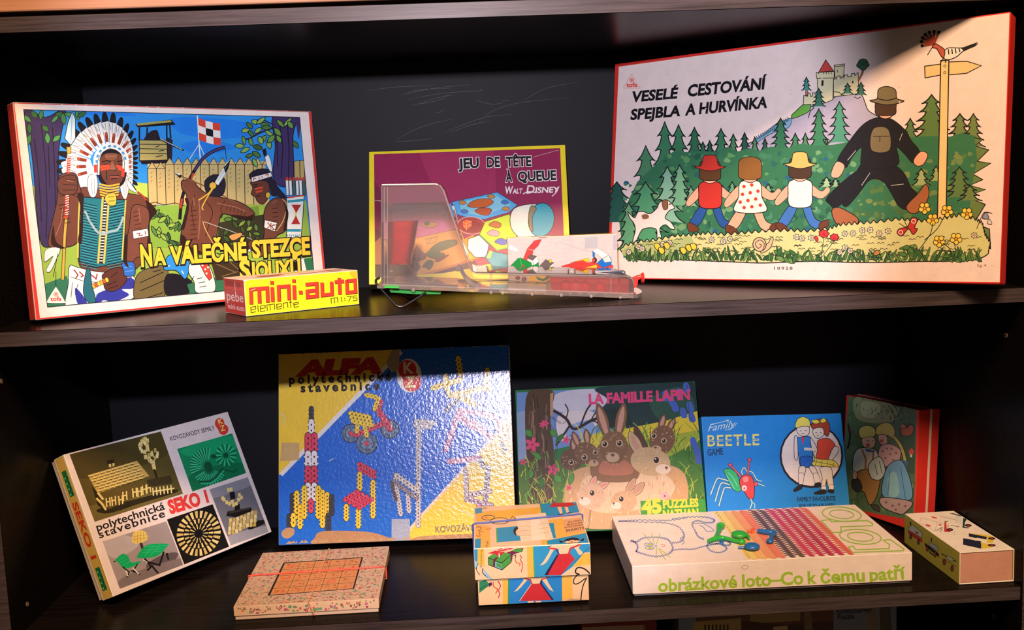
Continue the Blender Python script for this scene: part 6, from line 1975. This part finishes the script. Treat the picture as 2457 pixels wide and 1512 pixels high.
def build_loto():
    root, T, Fr, fin = lbox('loto', 'board_game_box', 'large flat cream lotto box with a stitched cat and wool-stripe drawing on its lid', 'game box',
                            '1472,1237 2055,1208 2188,1325 1512,1366', '1512,1366 2188,1325 2187,1388 1519,1433', 'f0c4a4',
                            {'*': 'e6b898', 't': 'ecc0a0', 'e': 'f4cca8', 'l': 'c8a088'}, mat='print_satin', lid=.93, r=.0012, base={'*': 'b89888'}, inset=.002)
    T.step = 1.6e-6
    T.rect('ecc0a2', .0004); Fr.rect('eec4a6', .0004)
    r = random.Random(3)
    # lid: photo px = 1640 + x/3, 1008 + y/3
    T.tile(1640, 1008, 3.0)
    # LOTO outline lettering running front to back
    g = '9aa83e'
    def O_(cx, cy, rx, ry):
        T.e(None, cx, cy, rx, ry, 6, (g, 9)); T.e(None, cx, cy, rx * .62, ry * .60, 6, (g, 8))
    O_(1152, 672, 136, 52); O_(1282, 838, 145, 54)
    T.l(g, 9, '1010,718 1070,712 1080,728 1330,718 1365,740 1365,755 1145,765 1150,790 1140,806 1085,806', True)
    T.l(g, 9, '1200,915 1230,908 1250,935 1480,925 1485,895 1440,862 1490,858 1585,928 1580,940 1225,955', True)
    def G(u, v):   # u 0..1 left to right along the lid, v 0..1 back to front
        return (-504 + 1749 * u + v * (120 * (1 - u) + 399 * u), 687 - 87 * u + v * (387 * (1 - u) + 351 * u))
    cols = ['eeb24a', 'f0a04a', 'ee8448', 'e86a44', '6a4030', '6e4434', 'd0344a', 'c83048', 'b82c44', 'c8344a', 'e0604a']
    nC = len(cols)
    u0, u1 = .424, .80
    T.many('f2c878', [[G(.42, .02), G(.47, .02), G(.53, .99), G(.475, .99)]])
    for j, c in enumerate(cols):
        ua = u0 + (u1 - u0) * j / nC
        st = []
        for k in range(27):
            v = .03 + .95 * k / 27
            q = lambda du, dv: G(ua + du + .055 * 0, v + dv)
            st.append([q(0.004, .0), q(.016, -.012), q(.032, .02), q(.020, .03), q(.030, .045)])
            st.append([q(.036, .045), q(.030, .005), q(.018, .018)])
        T.ls(c, 7 if j > 3 else 9, st)
        if j < 4:
            T.many(c, [[G(ua + .004, .03), G(ua + .026, .03), G(ua + .026, .97), G(ua + .004, .97)]])
            T.ls(['f4c86a', 'f4b060', 'f2985a', 'ee8058'][j], 4, st)
    T.ls('8a5a3a', 4, [[G(.437, .02 + .05 * k), G(.439, .045 + .05 * k)] for k in range(19)])
    # cat outline in tacking stitch; photo px = 820 + x/3, 1008 + y/3 for the left half
    T.tile(820, 1008, 2457 / 820)
    b = '6a6a8c'
    head = pp('2080,870 2120,880 2170,850 2260,842 2330,850 2370,870 2395,930 2370,970 2310,995 2230,998 2160,980 2110,960 2120,935 2120,905 2080,870')
    T.l(b, 6, zig(head, 10, 13))
    T.ls('b0a040', 6, ['2180,820 2245,905', '2240,815 2255,900', '2300,820 2270,900', '2260,1010 2268,925', '2330,1025 2280,930', '2368,1005 2290,935'])
    for x, y in ((2213, 903), (2217, 930)):
        T.e(None, x, y, 34, 11, 0, (b, 4)); T.e('a8b040', x + 4, y, 20, 7)
    T.e('8a8a9c', 2265, 914, 10, 6); T.c('d8705c', 5, '2300,905 2325,905 2330,915 2305,918')
    back = pp('2385,885 2440,880 2470,850 2470,810 2430,765 2330,740 2160,735 2000,725 2160,712 2300,715 2400,712 2520,692')
    T.l(b, 6, zig(back, 8, 12))
    T.tile(1640, 1008, 3.0)
    T.l(b, 6, zig(pp('-60,705 60,690 180,690 250,710 240,735 180,740 130,725 90,745 110,800 130,840 170,860'), 8, 12))
    T.l(b, 5, smooth_open(pp('90,745 150,740 200,760 240,790 230,800 190,800 165,770 140,755'), 5))
    T.l(b, 6, zig(pp('-80,945 0,935 80,935 150,915 220,900 280,885 320,870 360,890 345,910 300,905 250,900 190,905 210,945 270,960 320,940 318,920 290,905'), 7, 12))
    T.c(b, 5, '20,840 -10,860 20,880 0,905')
    # front lettering: photo px from the same tile
    c = '9fae2e'
    for t, x0, y0, x1, y1, h_ in (('obrázkové', -172, 1250, 415, 1208, 84), ('loto–Co', 450, 1205, 890, 1175, 84), ('k', 920, 1173, 985, 1169, 80), ('čemu', 1010, 1168, 1320, 1148, 84), ('patří', 1352, 1145, 1600, 1128, 82)):
        Fr.tile(1640, 1008, 3.0)
        Fr.t(c, t, x0, y0, x1, y1, h_, off=.03, bb=.03)
    Fr.c('8a6a58', 3, '440,1070 460,1055 490,1065 480,1080 455,1082 440,1070'); T.c('9a7a60', 3, '455,1015 470,1030 480,1050')
    fin()
    return root


build_loto()


# ---- little toy-car carton like a matchbox (right end)
def build_match():
    key = 'match'
    x, y, yaw, lean, w, h, d, roll = BOX[key]
    root = empty('toy_car_carton', 'small cream and yellow sliding carton printed with vehicles, in front of the red box', 'carton', mat=box_matrix(x, y, yaw, lean, w, h, d, roll, ZLOW))
    white = 'f0c49c'
    T = Art('2172,1235 2287,1223 2434,1317 2301,1330', w, d, (-w / 2, 0, h), (1, 0, 0), (0, 1, 0), (0, 0, 1), white)
    L = Art('2172,1235 2301,1330 2302,1407 2171,1303', d, h, (-w / 2, d, 0), (0, -1, 0), (0, 0, 1), (-1, 0, 0), white)
    K = '2a2424'
    T.rect('ecc8a0', .0004); L.rect('c8aa3c', .0004)
    # photo px = 2157 + x/3.347, 1060 + y/3.347
    for A in (T, L): A.tile(2157, 1060, 3.3467)
    T.ls('d8b090', 4, ['250,600 340,590 330,640', '440,720 440,760', '600,680 620,720', '450,840 460,870', '780,820 790,870'])
    T.l('a88a70', 3, '180,615 300,645 290,725 165,660 180,615'); T.l('a88a70', 3, '300,645 360,660'); T.p('c8382c', '212,668 240,672 258,684 238,690 215,680'); T.p('c8382c', '310,668 330,664 342,672 325,678'); T.p('c8382c', '255,600 300,608 305,618 270,616')
    T.p('c83a2c', '362,640 375,640 380,705 420,715 400,730 358,728'); T.p('f0d0b0', '380,650 470,665 500,690 400,695'); T.l(K, 5, '365,638 390,640'); T.e(K, 404, 708, 27, 12); T.e('b83028', 404, 708, 12, 6); T.ls(K, 4, ['300,720 345,690', '330,730 345,690', '390,665 390,690', '410,670 480,682'])
    T.p('20362c', '510,605 540,610 525,640 520,680 560,685 550,692 505,690'); T.e(K, 550, 667, 28, 12); T.e('b83028', 550, 667, 12, 5); T.p('24483c', '400,568 430,566 500,585 490,592'); T.p('d8c0a8', '440,590 500,600 500,660 470,650'); T.l('8a7a60', 3, '340,600 450,620 460,650')
    T.p('24242c', '510,778 655,800 655,865 508,835'); T.p('24242c', '555,735 700,760 695,792 555,762'); T.p('e0b030', '650,800 665,815 710,820 760,830 740,850 660,866'); T.p('e0b030', '560,735 690,740 760,760 755,775 750,815 700,812 700,760'); T.e(K, 740, 832, 32, 12); T.e('b02c24', 740, 832, 14, 6); T.e(K, 740, 773, 30, 11); T.e('b02c24', 740, 773, 14, 5); T.p('f0d8b8', '600,795 620,770 700,785 690,800')
    L.p('c83a34', '78,715 190,790 190,820 80,745'); L.p('c8c0c8', '85,690 120,680 188,740 188,782 80,715', (K, 3)); L.p('c83a34', '135,728 160,735 155,750 140,745'); L.e(K, 98, 768, 11, 22); L.e('a84028', 98, 768, 6, 13); L.e(K, 160, 812, 11, 22); L.e('a84028', 160, 812, 6, 13); L.p(K, '92,650 102,655 104,680 92,676')
    L.p(K, '210,818 322,908 322,938 212,845'); L.p('b8b0b8', '245,815 310,850 318,890 245,845', (K, 3)); L.e('a84028', 230, 868, 9, 20, 0, (K, 4)); L.e('a84028', 292, 915, 10, 22, 0, (K, 4)); L.p(K, '255,780 266,785 268,815 258,810'); L.ls(K, 5, ['240,880 280,920', '245,895 275,920'])
    L.l(K, 7, '340,910 460,975'); L.l(K, 3, '345,945 460,1015'); L.p('d0c8c0', '385,925 435,955 430,975 385,950', (K, 3)); L.e('a84028', 365, 975, 12, 25, 0, (K, 4)); L.e('a84028', 427, 1028, 11, 25, 0, (K, 4))
    def cm(c): return {q: T.colr(v) for q, v in c.items()}
    # sleeve: four walls open at the front, tray with a bare card end inside
    t = .0012
    parts = []
    for b in ((-w / 2, w / 2, 0, d, h - t, h), (-w / 2, w / 2, 0, d, 0, t), (-w / 2, -w / 2 + t, 0, d, t, h - t), (w / 2 - t, w / 2, 0, d, t, h - t)):
        v, f, k = rbox(*b, .0003, 1)
        parts.append((v, f, k, cm({'*': 'e4bc90', 'l': 'c8aa3c', 't': 'ecc8a0', 'f': 'f0cca0'})))
    colored('sleeve', parts, [T, L], 'print_satin', root)
    v, f, k = rbox(-w / 2 + t + .0004, w / 2 - t - .0004, .0008, d - .001, t + .0003, h - t - .0006, .0005, 1)
    colored('inner_tray', [(v, f, k, cm({'*': 'c07a54', 'f': 'c8805a'}))], [], 'print_matte', root)


build_match()


# ---- clear plastic ball-shooting game in the middle of the upper shelf
flat('red_plastic', (0.62, 0.035, 0.03), 0.3)
flat('green_plastic', (0.03, 0.42, 0.06), 0.3)
flat('blue_plastic', (0.02, 0.16, 0.55), 0.28)
flat('orange_plastic', (0.70, 0.16, 0.06), 0.35)
flat('orange_ball', (0.75, 0.12, 0.05), 0.4)
flat('cream_ball', (0.80, 0.62, 0.40), 0.4)
flat('latch_metal', (0.16, 0.20, 0.30), 0.3, Metallic=0.6)
flat('black_wire', (0.012, 0.012, 0.013), 0.3)


def build_toy():
    YF, YB = 0.062, 0.172
    o = at(1215, 700, Y=YF)
    root = empty('ball_game', 'clear plastic ball-shooting game with a red cup and red plunger, on a wire foot', 'toy', (o.x, YF, 0.0))
    off = Vector(root.location)
    F = lambda s, Y=YF: [at(x, y, Y=Y) - off for x, y in pp(s)]
    house = '917,444 1046,442 1056,446 1063,456 1128,645 1133,652 1142,656 1505,663 1514,667 1519,674 1519,705 917,683'
    t = Vector((0, .0018, 0))
    P = F(house)
    MB().prism(P, t).obj('front_panel', 'hazy_panel', root)
    MB().prism([p + Vector((0, YB - YF, 0)) for p in P], t).obj('back_panel', 'hazy_panel', root)
    # rim wall joining the two panels, and a bead along the front edge
    for nm, idx in (('left_wall', [11, 0]), ('top_wall', [0, 1, 2, 3]), ('sloping_wall', [3, 4, 5, 6]), ('track_roof', [6, 7]), ('end_wall', [7, 8, 9, 10])):
        m = MB()
        for a, b in zip(idx[:-1], idx[1:]):
            n = (P[b] - P[a]).cross(Vector((0, 1, 0))).normalized() * .0014
            m.prism([P[a] + t, P[b] + t, P[b] + t + n, P[a] + t + n], (0, YB - YF - .002, 0))
        m.obj(nm, 'clear_plastic' if nm in ('track_roof', 'top_wall') else 'clear_edge', root)
    m = MB(); m.tube([p + Vector((0, -.0003, 0)) for p in P[:-1]] + [P[-1]], .0011, 8); m.obj('edge_bead', 'clear_edge', root, True)
    m = MB(); m.tube([p + Vector((0, YB - YF, 0)) for p in P], .0010, 8); m.obj('edge_bead', 'clear_edge', root, True)
    for x in (922, 930):
        MB().tube(F('%d,448 %d,682' % (x, x)), .0007, 6).obj('moulded_rib', 'clear_edge', root, True)
    MB().tube(F('1178,657 1178,693'), .0012, 8).obj('moulded_rib', 'clear_edge', root, True)
    MB().tube(F('1466,668 1466,702'), .0008, 8).obj('moulded_rib', 'clear_edge', root, True)
    # base flange, rounded at the right end
    a0, a1, a2 = F('905,684 1519,705.5 1519,715.5'); a3 = F('905,691')[0]
    m = MB()
    D = Vector((0, YB - YF + .006, 0)); e = Vector((0, -.004, 0))
    m.prism([a0 + e, a1 + e, a2 + e, a3 + e], D + Vector((0, .002, 0)))
    c = (a1 + D * .5); R_ = D.y * .5 + .004
    ring = [Vector((a1.x + R_ * .28 * sin(pi * k / 10), c.y - R_ * cos(pi * k / 10), a1.z - .0004 * sin(pi * k / 10))) for k in range(11)]
    m.prism(ring, Vector((0, 0, a2.z - a1.z)))
    m.obj('base_flange', 'clear_edge', root)
    for q in ('992,694', '1178,700', '1206,701', '1276,704', '1346,706.5', '1417,709', '1487,711.5'):
        p = F(q)[0] + Vector((0, -.0045, 0))
        MB().lathe(p, [(.0001, -.0026), (.0022, -.0022), (.0028, 0), (.0026, .002), (.0001, .003)], 12, 'y').obj('peg', 'clear_edge', root, True)
    MB().lathe(F('1500,718')[0] + Vector((0, .003, 0)), [(.0020, -.0055), (.0035, .001)], 12).obj('foot_stud', 'clear_edge', root, True)
    # curved ramp of fine ribs
    m = MB()
    cv = smooth_open(pp('1096,650 1102,648 1108,658 1118,674 1136,688 1165,695 1200,697'), 5)
    Q = [at(x, y, Y=.07) - off for x, y in cv]
    for i in range(len(Q) - 1):
        n = Vector((0, 0, -.0012))
        m.prism([Q[i], Q[i + 1], Q[i + 1] + n, Q[i] + n], (0, .09, 0))
    m.obj('ramp', 'clear_edge', root)
    m = MB()
    for k in range(7):
        m.tube([q + Vector((0, .006 + .013 * k, .0006)) for q in Q], .0006, 6)
    m.obj('ramp_ribs', 'clear_edge', root, True)
    # slotted floor
    fl = MB()
    f0, f1 = F('930,681 1098,687')
    for k in range(5):
        y0 = .012 + k * .019
        fl.prism([f0 + Vector((0, y0, 0)), f1 + Vector((0, y0, 0)), f1 + Vector((0, y0, .0012)), f0 + Vector((0, y0, .0012))], (0, .012, 0))
    fl.obj('slotted_floor', 'clear_edge', root)
    # red cup on the inside of the left wall
    tc, bc = at(968, 531, Y=.115) - off, at(958, 633, Y=.115) - off
    rt, rb = .0185, .0142
    m = MB()
    n = 28
    prof = [(0, rt), (1, rb), (1, .001), (.97, .001), (.97, rb - .0012), (0, rt - .0012)]
    v, f = [], []
    for tt, r in prof:
        cc = tc.lerp(bc, tt)
        v += [cc + Vector((r * cos(2 * pi * k / n), r * sin(2 * pi * k / n), 0)) for k in range(n)]
    for i in range(len(prof)):
        j = (i + 1) % len(prof)
        for k in range(n):
            f.append([i * n + k, i * n + (k + 1) % n, j * n + (k + 1) % n, j * n + k])
    m.add(v, f).obj('cup', 'red_clear', root, True)
    # red shooter box with balls
    b = F('1319,664 1509,668 1509,702 1323,698', .078)
    m = MB().prism(b, (0, .07, 0)); m.obj('shooter_box', 'red_clear', root)
    for q, mt in (('1358,686', 'orange_ball'), ('1381,687', 'cream_ball'), ('1404,688', 'orange_ball'), ('1440,690', 'orange_ball')):
        p = at(*map(float, q.split(',')), Y=.105) - off
        bl = MB().ball(p, .0072, 14).obj('ball', mt, None, True)
        bl.location = off
        tag(bl, {'1358': 'orange ball inside the red shooter box, leftmost', '1381': 'cream ball inside the red shooter box between orange ones', '1404': 'orange ball just right of the cream one in the shooter box', '1440': 'orange ball furthest right inside the red shooter box'}[q[:4]], 'ball', 'balls inside the clear plastic game')
    pl = MB()
    p0, p1 = F('1512,690 1545,668', .11)
    pl.prism(F('1517,668 1530,664 1538,668 1531,672 1530,682 1526,690 1517,692', .104), (0, .012, 0))
    pl.tube([at(1528, 666, Y=.11) - off, at(1541, 664, Y=.11) - off], .003, 12)
    pl.lathe(at(1541, 667, Y=.11) - off, [(.0055, -.0012), (.0068, 0), (.0064, .0018), (.003, .0022)], 18, 'x')
    pl.obj('plunger', 'red_plastic', root, True)
    # nub and latch on the track roof
    p = at(1372, 660, Y=.09) - off
    MB().lathe(p, [(.0048, 0), (.0048, .0065), (.0042, .0075), (.001, .0078)], 18).obj('nub', 'clear_edge', root, True)
    m = MB()
    m.prism(F('1426,651 1490,650 1496,653 1430,654', .10), (0, .012, 0))
    m.tube(F('1424,656 1430,652 1496,650 1499,652 1499,660', .10), .0009, 8)
    m.obj('latch', 'latch_metal', root, True)
    # green clip and the wire foot
    MB().prism(F('922,686 957,687 957,692 922,691', .054), (0, .03, 0)).obj('clip', 'green_plastic', root)
    MB().prism(F('934,697 946,694 1000,699 1058,703 1056,706 1000,706 938,702', .066), (0, .08, 0)).obj('clip', 'green_plastic', root)
    for Y, q in ((.066, '911,666 903,671 902,677 906,684 940,722 951,733 961,736 972,733 1000,716 1022,702'), (.15, '955,696 966,705 976,714 986,717.5 996,714 1010,704')):
        pts = [at(x, y, Y=Y) - off for x, y in smooth_open(pp(q), 4)]
        MB().tube(pts, .0015, 10).obj('wire_foot', 'black_wire', root, True)


build_toy()

# ---- loose beetle-game pieces lying on the lotto box
ZT = ZLOW + BOX['loto'][5] + 0.0004
S3 = 7.56


def Lp(x, y, h):
    return at(1680 + x / S3, 1200 + y / S3, Z=ZT + h)


def piece(name, label, mat, strokes, balls=(), group='loose beetle-game pieces'):
    m = MB()
    for pts, rad in strokes:
        h = max(rad) if isinstance(rad, list) else rad
        P = [Lp(x, y, h) for x, y in smooth_open(pp(pts), 5)]
        if isinstance(rad, list):
            n = len(P)
            rr = [rad[min(int(i / (n - 1) * (len(rad) - 1)), len(rad) - 2)] + (rad[min(int(i / (n - 1) * (len(rad) - 1)), len(rad) - 2) + 1] - rad[min(int(i / (n - 1) * (len(rad) - 1)), len(rad) - 2)]) * ((i / (n - 1) * (len(rad) - 1)) % 1 if i < n - 1 else 1) for i in range(n)]
        else:
            rr = rad
        m.tube(P, rr, 12)
    for x, y, r, sq in balls:
        c = Lp(x, y, r * sq)
        n0 = len(m.v)
        m.ball(c, r, 12)
        for i in range(n0, len(m.v)):
            m.v[i].z = c.z + (m.v[i].z - c.z) * sq
    c = sum(m.v, Vector()) / len(m.v)
    c.z = ZT
    m.v = [v - c for v in m.v]
    o = m.obj(name, mat, None, True)
    o.location = c
    return tag(o, label, 'game piece', group)


piece('beetle_limb', 'green three-armed plastic piece on the lotto lid, beside the cat drawing', 'green_plastic',
      [('150,745 220,720 300,695', [.0024, .0028, .0036]), ('290,690 325,590 365,480', [.0034, .0026, .0040]), ('300,700 420,690 600,730 740,755', [.0036, .0028, .0024, .0026])], [(370, 470, .0056, .8), (752, 752, .0050, .7)])
piece('beetle_feeler', 'small blue curled plastic bit crossing the green three-armed piece', 'blue_plastic',
      [('320,720 330,680 365,670 395,690', .0021), ('350,725 385,740 400,790', .0020)])
piece('beetle_eye', 'green comma-shaped plastic piece on the orange stripes of the lotto lid', 'green_plastic',
      [('740,625 810,625 855,650 890,690', [.0042, .0030, .0022, .0016])], [(710, 622, .0100, .42)])
piece('beetle_eye', 'blue comma-shaped plastic piece on the yellow stripe of the lotto lid', 'blue_plastic',
      [('690,862 760,862 860,862', [.0018, .0018, .0022])], [(940, 842, .0095, .45)])
piece('beetle_limb', 'blue bent plastic leg on the red and brown stripes of the lotto lid', 'blue_plastic',
      [('1050,558 1150,575 1270,590 1340,590', [.0028, .0032, .0034, .0038]), ('1340,595 1310,650 1270,735', [.0036, .0026, .0026])], [(1265, 748, .0046, .7)])
piece('beetle_feeler', 'tiny orange-red plastic bit above the green comma on the lotto lid', 'orange_plastic',
      [('870,578 930,565 960,590', .0020), ('930,565 945,530 985,535', .0016)])

# ---- boxes in the dark bottom compartment
ZB = Z0 + 0.02


def lowbox(name, label, px0, px1, Yf, top, d, colr, r=.001):
    a, b = at(px0, 1500, Y=Yf), at(px1, 1500, Y=Yf)
    root = empty(name, label, 'puzzle', ((a.x + b.x) / 2, Yf, ZB + .0003))
    w, h = b.x - a.x, top - ZB
    A = Art([(px0, 0), (px1, 0), (px1, 100), (px0, 100)], w, h, (-w / 2, 0, 0), (1, 0, 0), (0, 0, 1), (0, -1, 0), 'f0e0d0')
    # map photo pixels straight onto this front
    def q(x, z):
        return (x, z)
    A.H = homography([tuple(p) for p in ((px0, 1440), (px1, 1440), (px1, 1512), (px0, 1512))],
                     [(at(x, y, Y=Yf).x - a.x, at(x, y, Y=Yf).z - ZB) for x, y in ((px0, 1440), (px1, 1440), (px1, 1512), (px0, 1512))])
    v, f, k = rbox(-w / 2, w / 2, 0, d, 0, h, r)
    return root, A, (v, f, k, colr)


root, A, part = lowbox('puzzle_box', 'dark red puzzle box glimpsed under the lower shelf edge, below the gift carton', 1395, 1576, .15, ZLOW - TS - .05, .05, {'*': hexl('8a1f22')})
A.p('c8a080', '1395,1506 1548,1500 1548,1540 1395,1540'); A.l('6a4a30', 2, '1545,1500 1546,1540')
colored('lid', [part], [A], 'print_satin', root)
root, A, part = lowbox('puzzle_box', 'wide blue-grey castle puzzle box glimpsed under the lower shelf edge, below the lotto box', 1628, 2152, .15, ZLOW - TS - .04, .05, {'*': hexl('7d8a98')})
A.p('8f98a0', '1628,1440 2152,1440 2152,1530 1628,1530'); A.p('7a4e34', '1670,1440 2000,1440 2000,1530 1670,1530'); A.p('c8a860', '1662,1493 1778,1484 1778,1530 1662,1530'); A.p('b8975a', '1800,1476 1920,1468 1920,1490 1860,1494 1800,1496'); A.p('5a3424', '1780,1490 1880,1500 2000,1490 2000,1530 1780,1530')
for i in range(7): A.p('4a3020', [(1690 + i * 9, 1500), (1694 + i * 9, 1499), (1694 + i * 9, 1512), (1690 + i * 9, 1513)])
A.p('d8b878', '1855,1505 1890,1502 1890,1512 1855,1514'); A.p('9a7a54', '1930,1462 1945,1462 1950,1512 1930,1512'); A.p('a89070', '2080,1450 2105,1448 2105,1520 2084,1520'); A.p('6a6050', '2110,1445 2135,1445 2140,1520 2112,1520')
A.t('1a1a1e', 'Ravensburger', 2008, 1473, 2092, 1470, 12, off=.02); A.t('1a1a1e', 'Puzzle', 2010, 1487, 2050, 1485, 12, off=.02)
colored('lid', [part], [A], 'print_satin', root)
